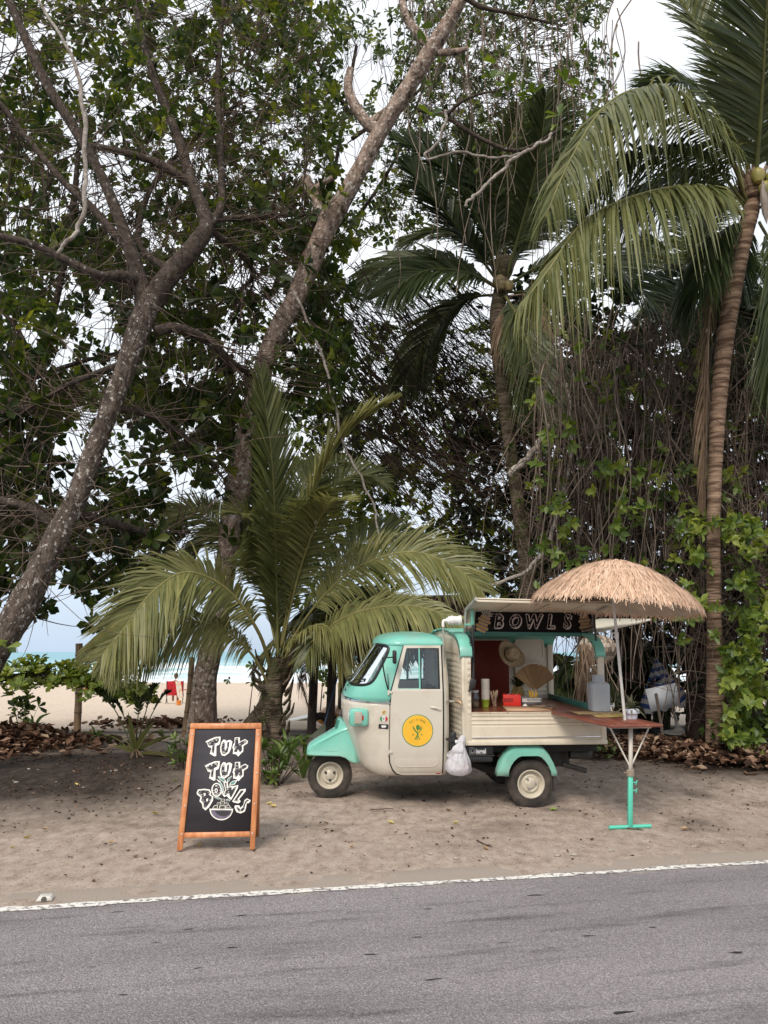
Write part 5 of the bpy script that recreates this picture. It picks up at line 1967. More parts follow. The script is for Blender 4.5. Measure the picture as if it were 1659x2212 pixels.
    # ---------------------------------------------------------------- wheels
    def wheel(x, y, sd, name='wheel', front=False):
        w = thing(name, None, None)
        w.parent = van
        w.location = (x, y, .246)
        mb = MB()
        R = .246
        prof = [(.128, -.052), (.150, -.062), (.190, -.066), (.222, -.060), (.236, -.050), (R, -.038), (R, .038), (.236, .050), (.222, .060), (.190, .066), (.150, .062), (.128, .052)]
        Mw = np.array(Matrix.Rotation(pi / 2, 4, 'X'))
        mb.lathe(prof, 64, M=Mw)
        for k in range(64):
            a = k * 2 * pi / 64
            for s in (-1, 1):
                Mk = Matrix.Rotation(a, 4, 'Y') @ Matrix.Translation((0, s * .045, R - .006))
                mb.box((-.0075, -.012, -.012), (.0075, .012, .008), M=np.array(Mk))
        mb.tube(np.array([(cos(t) * .226, -.0605, sin(t) * .226) for t in np.linspace(0, 2 * pi, 49)]), .0025, 5, cap=False)
        mb.tube(np.array([(cos(t) * .165, -.0655, sin(t) * .165) for t in np.linspace(0, 2 * pi, 49)]), .002, 5, cap=False)
        mb.build('tyre', M_TYRE, w, sharp=30)
        mb = MB()
        Mr = np.array(Matrix.Rotation(pi / 2, 4, 'X') if True else 0)
        rimp = [(.146, .060), (.147, .066), (.138, .068), (.128, .060), (.120, .030), (.112, .018), (.104, .016), (.092, .034), (.082, .042), (.062, .038), (.050, .050), (.030, .058), (.001, .060)]
        if sd < 0:
            mb.lathe([(r, z) for r, z in rimp], 40, M=Mr)
        else:
            mb.lathe([(r, -z) for r, z in rimp], 40, M=Mr)
        rm = mb.build('rim', M_RIM, w, sharp=40)
        for k in range(3):
            a = radians(90 + k * 120 + (180 if front else 155))
            mb = MB()
            f = -1 if sd < 0 else 1
            mb.lathe([(.001, .016), (.010, .015), (.013, .008), (.016, 0), (.017, -.006)], 8 if not front else 14, M=np.array(Matrix.Translation((cos(a) * .052, f * .046, sin(a) * .052)) @ Matrix.Rotation(pi / 2 if f < 0 else -pi / 2, 4, 'X')))
            mb.build('wheel_nut', mat('dark_rubber_cap', (.03, .028, .026), .6) if front else M_STEEL, rm)
        return w
    wheel(-2.137, 0, -1, front=True)
    wheel(-.02, -.585, -1)
    wheel(-.02, .585, 1)
    # fork, axle, chassis, engine
    mb = MB()
    mb.tube([(-2.137, .085, .25), (-2.08, .10, .48), (-1.98, .08, .7)], .022, 8)
    mb.build('fork', M_UNDER, van)
    mb = MB()
    mb.box((-1.0, -.16, .50), (.70, -.10, .60))
    mb.box((-1.0, .10, .50), (.70, .16, .60))
    mb.box((-.75, -.55, .56), (.74, .60, .63))
    mb.tube([(-.02, -.56, .25), (-.02, .56, .25)], .035, 10)
    mb.tube([(-.02, -.45, .26), (-.45, -.32, .36), (-.7, -.2, .45)], .05, 8)
    mb.tube([(-.02, .45, .26), (-.45, .32, .36), (-.7, .2, .45)], .05, 8)
    mb.box((-1.5, -.45, .34), (-.95, .45, .42))
    mb.build('chassis', M_UNDER, van)
    mb = MB()
    mb.box((.12, -.25, .34), (.52, .32, .60), bev=.04)
    for k in range(7):
        mb.box((.52, -.16 + k * .05, .36), (.56, -.14 + k * .05, .58))
    mb.tube([(.50, -.35, .50), (.72, -.36, .50), (.74, -.36, .50)], .055, 12)
    mb.tube([(.40, -.40, .40), (.62, -.42, .34), (.66, -.43, .33)], .028, 8)
    mb.build('engine', mat('engine_grime', (.022, .019, .017), .6, col2=(.05, .045, .04), scale=9), van, sharp=30)
    # rear mudguards
    for s in (-1, 1):
        mb = MB()
        prof = [(-.395, .345), (-.385, .40), (-.355, .48), (-.305, .56), (-.245, .618), (-.20, .640), (.07, .640), (.12, .62), (.175, .56), (.225, .47), (.26, .38), (.262, .335)]
        inn = [(-.275, .335), (-.27, .39), (-.25, .44), (-.215, .49), (-.17, .53), (-.13, .545), (.05, .545), (.09, .53), (.13, .49), (.165, .44), (.19, .38), (.196, .335)]
        rows = []
        for (xo, zo), (xi, zi) in zip(prof, inn):
            rows.append([(xo * .9, s * .48, zo - .01), (xo, s * .60, zo), (xo * .98 + .0, s * .668, zo - .012), ((xo * .75 + xi * .25), s * .690, zo * .75 + zi * .25), (xi, s * .694, zi), (xi, s * .680, zi - .002)])
        mb.grid(np.array(rows)[:, ::s])
        g = mb.build('rear_mudguard', M_TEAL, van, sharp=50)
        sm = g.modifiers.new('thick', 'SOLIDIFY')
        sm.thickness = .006
        mb = MB()
        mb.box((.215, s * .69, .17), (.228, s * .50, .345))
        mb.build('mud_flap', mat('mud_flap', (.05, .044, .04), .7), van)
    # fuel box with lettering
    mb = MB()
    mb.box((-.77, -.66, .55), (-.42, -.45, .645), bev=.02)
    mb.box((-.77, -.665, .535), (-.41, -.45, .552), bev=.004)
    mb.box((-.765, -.655, .475), (-.425, -.45, .540), bev=.02)
    fb = mb.build('tank_box', M_BLACKP, van, sharp=40)
    mb = MB()
    put_text(mb, 'iesel', (-.555, -.662, .592), .060, 0, .0035)
    mb.box((-.615, -.663, .561), (-.497, -.661, .565))
    mb.build('lettering', mat('letter_white', (.72, .72, .72), .5), fb, smooth=False)
    mb = MB()
    put_text(mb, 'D', (-.645, -.6615, .592), .088, 0, .0045)
    put_text(mb, 'D', (-.645, -.6630, .592), .088, 1, .0015)
    mb.build('initial_letter', [MATS['letter_white'], M_BLACKP], fb, smooth=False)
    # ---------------------------------------------------------------- cab inside
    mb = MB()
    mb.box((-1.30, -.50, .40), (-.95, .50, .80), bev=.04)
    mb.box((-1.00, -.50, .78), (-.92, .50, 1.20), bev=.03)
    mb.build('seat', mat('seat_vinyl', (.03, .03, .032), .5), van, sharp=30)
    mb = MB()
    mb.box((-1.88, -.46, 1.0), (-1.62, .46, 1.16), bev=.05)
    mb.tube([(-1.70, -.02, .9), (-1.60, 0, 1.22)], .03, 8)
    mb.tube(smooth_path([(-1.50, -.38, 1.19), (-1.58, -.25, 1.24), (-1.60, 0, 1.24), (-1.58, .25, 1.24), (-1.50, .38, 1.19)], 20), .017, 8)
    mb.build('dashboard', mat('dash', (.03, .032, .03), .5), van, sharp=30)
    mb = MB()
    mb.box((-1.70, -.30, 1.29), (-1.695, -.16, 1.40))
    mb.box((-1.63, -.33, 1.39), (-1.625, -.21, 1.47))
    mb.build('dash_cards', mat('paper_card', (.62, .64, .60), .7, col2=(.35, .52, .50), scale=18), van)
    return van


VAN = build_van()


def ribbed(x0, x1, z0, z1, ribs):
    pass


def build_box():
    van = VAN
    SK = lambda v: np.stack([v[:, 0] - .085 * (v[:, 1] + .72), v[:, 1], v[:, 2]], -1)      # the box sits a little askew on its frame
    # front wall, ribbed, rounded shoulders
    mb = MB()
    mb.X = SK

    def arch(y):
        ay = np.abs(y)
        return np.where(ay < .34, 1.838 - .02 * (ay / .34) ** 2, 1.60 + .218 * np.sqrt(np.clip(1 - ((ay - .34) / .385) ** 2, 0, 1)))
    ys = np.concatenate([[-.722, -.718, -.70, -.67], np.linspace(-.64, .64, 30), [.67, .70, .718, .722]])
    zz = np.linspace(0, 1, 150)
    Ax = []
    for f in zz:
        row = []
        for y in ys:
            top = float(arch(y))
            z = .68 + f * (min(top, 1.838) - .68)
            rib = 0
            if abs(y) < .66 and .74 < z < 1.56:
                q = ((z - .74) / .0545) % 1
                rib = .006 * (1 if .25 < q < .68 else (q / .25 if q < .25 else max(0, (1 - q) / .32)))
            elif abs(y) < .52 and 1.60 < z < min(top - .05, 1.79):
                rib = .006
            row.append((-.752 - rib - .03 * (1 - (y / .722) ** 2), y, z))
        Ax.append(row)
    mb.grid(np.array(Ax)[:, ::-1])
    o = mb.build('front_wall', M_CREAM_DIRTY, van, sharp=40)
    sm = o.modifiers.new('thick', 'SOLIDIFY')
    sm.thickness = .012
    # corner posts
    for x0, x1, nm in ((-.765, -.665, 'corner_post'), (.722, .792, 'corner_post')):
        mb = MB()
        mb.X = SK
        mb.box((x0, -.728, .68), (x1, -.690, 1.600), bev=.008)
        for k in range(9):
            z = .98 + k * .066
            mb.box((x0 + .060, -.733, z), (x1 - .004, -.724, z + .040), bev=.003)
        mb.box((x0 + .012, -.734, .70), (x0 + .03, -.722, 1.59), bev=.003)
        mb.build(nm, M_CREAM_BOX, van, sharp=30)
        # teal shoulder cap
        mb = MB()
        mb.X = SK
        t = np.linspace(0, pi / 2, 14)
        oy = np.concatenate([[-.735, -.735], -.34 - .395 * np.cos(t), [-.26]])
        oz = np.concatenate([[1.575, 1.59], 1.60 + .228 * np.sin(t), [1.835]])
        xa, xb = (x0 - .012, x1 + .006) if x0 < 0 else (x0 - .015, x1 + .004)
        rows = []
        for y, z in zip(oy, oz):
            rows.append([(xa, y + .03, z - .035), (xa - .002, y, z), ((xa * .7 + xb * .3), y - .004, z + .004), ((xa * .3 + xb * .7), y - .004, z + .004), (xb + .002, y, z), (xb, y + .03, z - .035)])
        mb.grid(np.array(rows)[::-1])
        c = mb.build('shoulder_cap', M_TEAL, van, sharp=50)
        sm = c.modifiers.new('thick', 'SOLIDIFY')
        sm.thickness = .005
    # fixed far posts
    for x in (-.74, .735):
        mb = MB()
        mb.X = SK
        mb.box((x - .035, .66, .68), (x + .035, .72, 1.66), bev=.008)
        mb.build('corner_post', M_CREAM_BOX, van, sharp=30)
    # side panel below the counter
    mb = MB()
    mb.X = SK
    prof = [(-.722, .680), (-.726, .684), (-.726, .706), (-.720, .712), (-.720, .728), (-.724, .732), (-.724, .850), (-.720, .856), (-.720, .868), (-.727, .874), (-.727, .884), (-.720, .890), (-.720, .912), (-.727, .918), (-.727, .928), (-.720, .934), (-.720, .952), (-.727, .958), (-.729, .968), (-.729, .990), (-.690, .992)]
    mb.grid(np.array([[(x, y, z) for y, z in prof] for x in (-.668, -.2, .25, .73)])[::-1])
    sp = mb.build('side_panel', M_CREAM_BOX, van, sharp=20)
    mb = MB()
    mb.X = SK
    mb.box((-.66, -.733, .733), (.725, -.722, .746), bev=.004)
    mb.build('chrome_trim', M_CHROME, sp)
    mb = MB()
    mb.X = SK
    mb.box((-.775, -.735, .660), (.797, -.69, .706), bev=.006)
    mb.box((-.775, -.69, .655), (.797, .72, .690), bev=.006)
    mb.build('floor_frame', M_CREAM_BOX, van, sharp=30)
    mb = MB()
    mb.X = SK
    mb.box((-.672, -.732, .984), (.73, -.70, .9985), bev=.004)
    mb.build('sill', mat('worn_sill', (.55, .47, .36), .6, col2=(.42, .34, .25), scale=9, rust=(.16, .08, .05), rust_at=.60, rust_scale=25), van, sharp=30)
    # far wall with raised window panels
    mb = MB()
    mb.X = SK
    mb.box((-.74, .690, .69), (.735, .715, 1.62))
    for k in range(5):
        mb.box((-.7, .684, 1.03 + k * .055), (.70, .691, 1.062 + k * .055), bev=.003)
    mb.build('far_wall', M_CREAM_BOX, van, sharp=30)
    for x0, x1, z0, z1 in ((.28, .66, 1.47, 1.73), (.28, .66, 1.27, 1.44), (-.3, .22, 1.47, 1.73)):
        mb = MB()
        mb.X = SK
        mb.poly(rrect(x0, z0, x1, z1, .06), -.012, hole=[rrect(x0 + .02, z0 + .02, x1 - .02, z1 - .02, .045)], M=np.array(Matrix.Translation((0, .676, 0))))
        mb.poly(rrect(x0 + .02, z0 + .02, x1 - .02, z1 - .02, .045), 0, M=np.array(Matrix.Translation((0, .672, 0))))
        mb.build('wall_panel', M_CREAM_BOX, van, sharp=30)
    mb = MB()
    mb.X = SK
    mb.box((-.70, .650, .995), (.20, .668, 1.705), bev=.003)
    mb.build('back_board', M_REDBOARD, van, sharp=30)
    mb = MB()
    mb.X = SK
    mb.box((-.70, .40, 1.285), (-.50, .65, 1.300))
    mb.build('spice_shelf', M_REDWOOD, van)
    # roof: fixed centre strip and far shoulder
    mb = MB()
    mb.X = SK
    t = np.linspace(0, pi / 2, 12)
    ry = np.concatenate([np.linspace(-.36, .34, 14), .34 + .385 * np.sin(t)])
    rz = np.concatenate([1.846 - .02 * (np.linspace(-.36, .34, 14) / .34) ** 2, 1.60 + .226 * np.cos(t)])
    mb.grid(np.array([[(x, y, z) for y, z in zip(ry, rz)] for x in (-.80, -.3, .3, .795)]))
    rf = mb.build('box_roof', M_TEAL, van, sharp=50)
    sm = rf.modifiers.new('thick', 'SOLIDIFY')
    sm.thickness = .02
    sm.offset = -1
    mb = MB()
    mb.X = SK
    mb.box((-.70, -.385, 1.800), (.70, -.355, 1.830), bev=.004)
    mb.box((-.68, -.37, 1.785), (.68, -.30, 1.80))
    mb.build('roof_rail', mat('green_rail', (.055, .20, .165), .5), van, sharp=30)
    mb = MB()
    mb.X = SK
    mb.box((-.72, -.35, 1.79), (.72, .60, 1.80))
    mb.build('headliner', mat('headliner', (.20, .17, .14), .8), van)
    # counter and rear sill
    mb = MB()
    mb.X = SK
    mb.box((-.672, -.705, .975), (.70, .648, .998))
    mb.build('counter', M_REDWOOD, van)
    mb = MB()
    mb.X = SK
    mb.box((.690, -.50, .997), (.722, .66, 1.055), bev=.004)
    mb.build('rear_sill', mat('green_rail', (.055, .20, .165)), van)
    mb = MB()
    mb.X = SK
    mb.box((.765, -.70, .69), (.785, .70, .985))
    mb.build('tail_panel', M_CREAM_BOX, van)
    # ---------------------------------------------------------------- side hatch propped open
    mb = MB()
    prof = [(-.405, 1.835), (-.44, 1.90), (-.462, 1.98), (-.50, 2.05), (-.56, 2.085), (-1.06, 2.182)]
    th = .014
    rows = []
    for x in (-.655, -.3, .1, .45, .770):
        dz = -.030 * (x + .655) / 1.42
        rows.append([(x, y, z + dz * (k / 5)) for k, (y, z) in enumerate(prof)])
    mb.grid(np.array(rows)[::-1])
    hatch = mb.build('side_hatch', M_CREAM_BOX, van, sharp=50)
    sm = hatch.modifiers.new('thick', 'SOLIDIFY')
    sm.thickness = .012
    for k, x in enumerate((-.30, .10, .48)):
        mb = MB()
        a = np.array((x, -.55, 2.060))
        b = np.array((x + .06, -1.02, 2.142))
        mb.tube([a, b], .012, 4)
        mb.build('hatch_rib', M_CREAM_BOX, hatch)
    mb = MB()
    mb.box((-.66, -1.075, 2.150), (.765, -1.045, 2.172), M=np.array(Matrix.Rotation(radians(1.1), 4, 'Y')) if False else None, bev=.004)
    mb.v = [v + np.stack([v[:, 0] * 0, v[:, 0] * 0, -.030 * (v[:, 0] + .655) / 1.42], -1) for v in mb.v]
    mb.build('hatch_lip', M_CREAM_BOX, hatch)
    mb = MB()
    mb.box((-.60, -.535, 2.045), (.775, -.505, 2.068), bev=.004)
    mb.v = [v + np.stack([v[:, 0] * 0, v[:, 0] * 0, -.018 * (v[:, 0] + .655) / 1.42], -1) for v in mb.v]
    mb.build('hatch_bar', M_CREAM_BOX, hatch)
    for x, s in ((-.668, 1), (.778, -1)):
        mb = MB()
        q = np.array([(x, y, z - (.03 if s < 0 else 0) * k / 5) for k, (y, z) in enumerate(prof)])
        mb.tube(smooth_path(q, 30), .018, 6, flat=1.3)
        mb.build('hatch_edge', mat('grey_edge', (.30, .30, .27), .5, col2=(.42, .41, .36), scale=9, dirt=(.12, .11, .09), dirt_scale=7), hatch)
    mb = MB()
    mb.box((-.635, -.60, 1.905), (-.60, -.575, 2.075), bev=.003)
    mb.box((-.70, -.585, 1.905), (-.60, -.56, 1.925), bev=.003)
    mb.build('hatch_bracket', M_TEAL, hatch)
    for q, r in (([(-.615, -.60, 1.91), (-.635, -.70, 1.30)], .013), ([(.61, -.60, 1.855), (.735, -.625, 1.90), (.735, -.62, 2.02), (.735, -.63, 1.90), (.735, -.715, 1.34)], .0125)):
        mb = MB()
        mb.tube(q, r, 8)
        mb.build('gas_strut', M_BLACKP, hatch)
    mb = MB()
    k = np.linspace(0, 1, 90)
    mb.tube(np.stack([-.662 + .013 * np.cos(k * 2 * pi * 15), -.70 + .013 * np.sin(k * 2 * pi * 15), 1.88 - .36 * k], -1), .004, 5)
    mb.build('coiled_cord', M_BLACKP, hatch)
    # bowls board
    bd = MB()
    y0 = -.545
    bd.poly([(-.585, 1.838), (.690, 1.826), (.752, 2.046), (-.572, 2.056)], .012, M=np.array(Matrix.Translation((0, y0, 0))))
    board = bd.build('sign_board', mat('board_black', (.010, .008, .008), .9, spec=.1), hatch, sharp=30)
    board['label'] = 'black board lettered BOWLS between two pineapples'
    mb = MB()
    CH, BK, GO = 0, 1, 2
    zc = 1.945
    def in2d(p, v, f):
        for t in f:
            sg = [(v[t[i]][0] - p[0]) * (v[t[(i + 1) % len(t)]][1] - p[1]) - (v[t[(i + 1) % len(t)]][0] - p[0]) * (v[t[i]][1] - p[1]) for i in range(len(t))]
            if min(sg) >= 0 or max(sg) <= 0:
                return True
        return False
    for ch, x, s in (('B', -.325, 1.0), ('O', -.140, .95), ('W', .060, 1.0), ('L', .262, 1.0), ('S', .445, 1.0)):
        zc_ = zc - .004 * (x + .3)
        for dx, dz, dy, mi, off in ((.010, -.008, .0012, CH, .0085), (0, 0, .0022, CH, .0105), (0, 0, .0032, BK, .0055)):
            v, f = text_mesh(ch, .205 * s, off, .2)
            v = v * (.82, 1, 1)
            mb.add(np.stack([x + dx + v[:, 0], np.full(len(v), y0 - dy), zc_ + dz + v[:, 1]], -1), f, mi)
        k = 0
        for _ in range(500):                          # chalk hatching inside the strokes
            p = np.array((random.uniform(-.085, .085), random.choice((-1, 1)) * random.uniform(.025, .08)))
            q = p + (random.uniform(.010, .022), 0)
            if in2d(p, v, f) and in2d(q, v, f) and in2d(p + (0, .005), v, f):
                flat(mb, [(x + p[0], zc_ + p[1]), (x + q[0], zc_ + q[1]), (x + q[0], zc_ + q[1] + .0035), (x + p[0], zc_ + p[1] + .004)], y0 - .0042, CH)
                k += 1
                if k > 11:
                    break

    def pineapple(cx, cz, tilt, s, clipx=None):
        def tr(x, z):
            c, n_ = cos(tilt), sin(tilt)
            return (cx + s * (x * c - z * n_), cz + s * (x * n_ + z * c))
        def put(pts, y, mi):
            pts = [tr(*p) for p in pts]
            if clipx is not None and max(p[0] for p in pts) > clipx:
                return
            flat(mb, pts, y, mi)
        for r in range(5):
            for c in range(-2, 3):
                z = -.062 + r * .031
                x = (c + (.5 if r % 2 else 0)) * .031
                wz = .052 * math.sqrt(max(0, 1 - ((z) / .085) ** 2))
                if abs(x) > wz + .004:
                    continue
                w = .0135
                put([(x - w, z - .012), (x + w, z - .012), (x + w * 1.02, z + .012), (x - w * 1.02, z + .012)], y0 - .0012, CH)
                put([(x - w + .002, z - .010), (x + w - .002, z - .010), (x + w - .002, z + .010), (x - w + .002, z + .010)], y0 - .0022, GO)
        for a in (-1.15, -.75, -.35, 0, .35, .75, 1.15):
            l = .10 - .018 * abs(a)
            d = (sin(a), cos(a))
            b0 = (.02 * sin(a), .078)
            m_ = (b0[0] + d[0] * l * .5, b0[1] + d[1] * l * .5 + .008)
            e = (b0[0] + d[0] * l * 1.05, b0[1] + d[1] * l * .8)
            put([(b0[0] - .009, b0[1]), (b0[0] + .009, b0[1]), (m_[0] + .008, m_[1]), e, (m_[0] - .008, m_[1])], y0 - .0014 - .0002 * abs(a), CH)
            put([(b0[0] - .005, b0[1] + .004), (b0[0] + .005, b0[1] + .004), (m_[0] + .004, m_[1]), (e[0] * .96, e[1] - .008), (m_[0] - .004, m_[1])], y0 - .0026 - .0002 * abs(a), 3)
    pineapple(-.490, 1.922, radians(-22), 1.18)
    pineapple(.655, 1.925, radians(8), 1.1, .735)
    mb.build('lettering', [mat('chalk_pink', (.47, .385, .345), .85, col2=(.54, .45, .41), scale=40), mat('board_black', (.012, .009, .009), .6), mat('chalk_gold', (.34, .18, .035), .8), mat('chalk_olive', (.10, .09, .06), .8)], board, smooth=False)
    # rear hatch lifted
    mb = MB()
    rows = []
    for k, (dx, z) in enumerate(((0, 1.835), (.25, 1.888), (.62, 1.965))):
        rows.append([(.79 + dx - .085 * (y + .72), y, z + .0) for y in np.linspace(-.60, .70, 12)])
    mb.grid(np.array(rows))
    rh = mb.build('rear_hatch', mat('cream_panel_light', (.60, .56, .46), .5, col2=(.64, .60, .50), scale=2, dirt=(.50, .45, .36), dirt_scale=3), van, sharp=30)
    sm = rh.modifiers.new('thick', 'SOLIDIFY')
    sm.thickness = .02
    for k in range(6):
        mb = MB()
        y = -.5 + k * .21
        mb.tube([(.81 - .085 * (y + .72), y, 1.828), (1.38 - .085 * (y + .72), y, 1.948)], .010, 6, flat=.6)
        mb.build('hatch_rib', MATS['cream_panel_light'], rh)
    mb = MB()
    mb.tube([(.79 - .12, .68, 1.822), (1.40 - .12, .69, 1.945)], .012, 6)
    mb.build('rubber_edge', M_BLACK, rh)
    mb = MB()
    mb.tube([(1.25 - .10, .62, 1.92), (.92, .645, 1.6), (.70, .67, 1.30)], [.008, .008, .013], 6)
    mb.build('gas_strut', M_BLACKP, rh)
    # ---------------------------------------------------------------- water pipe, filter, tap, bottle filler
    mb = MB()
    pts = smooth_path([(-.90, -.56, 1.945), (-.925, -.56, 1.945), (-.935, -.56, 1.92), (-.935, -.56, 1.5), (-.935, -.56, 1.20)], 30)
    mb.tube([(-.935, -.56, 1.90), (-.925, -.57, 1.10)], .0115, 8)
    mb.tube(smooth_path([(-.925, -.57, 1.10), (-.90, -.63, 1.105), (-.84, -.74, 1.115)], 10), .013, 8)
    pipe = mb.build('water_pipe', mat('pipe_metal', (.62, .60, .52), .25, metal=.85, dirt=(.30, .30, .16), dirt_scale=4), van)
    mb = MB()
    mb.tube(smooth_path([(-.935, -.56, 1.89), (-.935, -.56, 1.935), (-.925, -.56, 1.955), (-.89, -.56, 1.958)], 12), .016, 10)
    prof = [(.001, 0), (.03, 0), (.03, .02), (.045, .022), (.045, .05), (.052, .052), (.052, .075), (.047, .078), (.047, .135), (.056, .138), (.056, .162), (.045, .165), (.001, .166)]
    mb.lathe(prof, 20, M=np.array(Matrix.Translation((-.90, -.56, 1.958)) @ Matrix.Rotation(pi / 2, 4, 'Y')))
    mb.build('water_filter', mat('white_plastic', (.70, .70, .68), .35), pipe, sharp=30)
    mb = MB()
    tp = np.array((-.835, -.745, 1.116))
    mb.tube(smooth_path([tp, tp + (.03, -.02, 0), tp + (.05, -.04, -.02), tp + (.055, -.045, -.045)], 10), [.014, .017, .013, .014], 10)
    mb.tube([tp + (.03, -.02, .0), tp + (.03, -.02, .045)], .007, 8)
    mb.tube([tp + (.0, -.02, .047), tp + (.06, -.02, .047)], .006, 8)
    mb.build('tap', mat('brass', (.30, .20, .12), .4, metal=.7, col2=(.42, .30, .19)), pipe, sharp=40)
    mb = MB()
    c = np.array((-.86, -.70, 0))
    mb.lathe([(.001, .795), (.03, .793), (.036, .78), (.036, .745), (.05, .742), (.052, .70), (.036, .69), (.034, .60), (.001, .60)], 16, M=np.array(Matrix.Translation(c)))
    mb.box(c + (-.075, -.03, .71), c + (-.03, .03, .735), bev=.005)
    fn = mb.build('fuel_filler', M_BLACKP, van, sharp=40)
    mb = MB()
    mb.box(c + (.012, -.056, .690), c + (.048, -.050, .722), bev=.003)
    mb.build('white_tag', mat('white_plastic', (.70, .70, .68)), fn)


build_box()
# ================================================================== THINGS ON AND AROUND THE VAN
def vthing(name, label, cat, p, rot=0.0, group=None):
    o = thing(name, label, cat, TW(p), (TAU, 0, PSI + rot), group)
    return o


def build_table():
    t = vthing('serving_table', 'dark red plank table jutting from the van on a mint green and white post', 'table', (0, 0, 0))
    zt = 1.0015
    top = [(.190, -.735), (.440, -1.780), (.965, -1.745), (.905, -1.02), (.800, -.735)]
    for k in range(3):
        mb = MB()
        f0, f1 = k / 3, (k + 1) / 3 - .006
        def at(f, e):
            a, b = ((.190, -.735), (.800, -.735)) if e == 0 else ((.440, -1.780), (.965, -1.745))
            return np.array((a[0] + (b[0] - a[0]) * f, a[1] + (b[1] - a[1]) * f))
        q = [at(f0, 0), at(f1, 0), at(f1, 1), at(f0, 1)]
        v = [(x, y, zt) for x, y in q] + [(x, y, zt - .026) for x, y in q]
        mb.add(v, [(0, 3, 2, 1), (4, 5, 6, 7), (0, 1, 5, 4), (1, 2, 6, 5), (2, 3, 7, 6), (3, 0, 4, 7)])
        o = mb.build('plank', mat('table_wood', (.14, .038, .024), .4, col2=(.24, .078, .047), scale=6, stretch=(1, .12, 1), coat=.2, dirt=(.30, .15, .10), dirt_scale=9, dirt_lo=.6, dirt_hi=.8), t, smooth=False)
        bv = o.modifiers.new('bevel', 'BEVEL')
        bv.width = .003
    M_LEGW = mat('leg_white', (.56, .52, .45), .5, col2=(.64, .60, .53), scale=6, rust=(.20, .12, .07), rust_at=.66, rust_scale=12)
    M_LEGG = mat('leg_green', (.085, .50, .36), .45, col2=(.11, .55, .41), scale=5, rust=(.05, .06, .045), rust_at=.72, rust_scale=14)
    # world positions of the post
    foot = np.array(G(1361, 1790))
    foot[2] = float(ground_height(foot[:1], foot[1:2])[0]) + .012
    topw = TW((.705, -1.60, .96))
    inv = lambda w: _RT.T @ (np.asarray(w) - TW((0, 0, 0)))
    f, tp = inv(foot), inv(topw)
    mid = f + (tp - f) * .535
    mb = MB()
    d = nrm(tp - f)

    def sq(a, b, w):
        u = nrm(np.cross(d, (0, 1, 0)))
        v = nrm(np.cross(d, u))
        c = [u * s1 * w + v * s2 * w for s1, s2 in ((-1, -1), (1, -1), (1, 1), (-1, 1))]
        mb.add([a + q for q in c] + [b + q for q in c], [(0, 1, 5, 4), (1, 2, 6, 5), (2, 3, 7, 6), (3, 0, 4, 7), (4, 5, 6, 7), (3, 2, 1, 0)])
    sq(f, mid, .020)
    p = mb.build('lower_post', M_LEGG, t, smooth=False)
    p.modifiers.new('bevel', 'BEVEL').width = .004
    for k in (.44, .36):
        mb = MB()
        a = f + (tp - f) * k + np.array((.024, 0, 0))
        mb.tube([a, a + (.035, 0, 0)], .006, 6)
        mb.tube([a + (.03, 0, -.02), a + (.042, 0, .022)], .006, 6)
        mb.build('clamp_screw', M_LEGG, p)
    mb = MB()
    sq(mid - d * .05, tp, .016)
    mb.build('upper_post', M_LEGW, t, smooth=False)
    mb = MB()
    mb.box(tp + (-.22, -.018, -.012), tp + (.20, .018, .012))
    for s in (-.20, .18):
        mb.tube([tp + (s, 0, -.01), mid + d * .05], .008, 6)
    mb.build('brace', M_LEGW, t)
    mb = MB()
    mb.tube([f + (-.20, .0, .004), f + (.20, .0, .012)], .017, 8)
    mb.build('foot_bar', M_LEGG, t)
    mb = MB()
    k = np.linspace(0, 1, 80)
    mb.tube(mid[None] + np.stack([.031 * np.cos(k * 2 * pi * 5), .031 * np.sin(k * 2 * pi * 5), -.03 + .06 * k], -1), .006, 5)
    mb.tube([mid + (-.03, -.02, .0), mid + (-.07, -.02, .01)], .004, 4)
    mb.build('rope_binding', mat('rope', (.30, .25, .19), .9), t)


build_table()


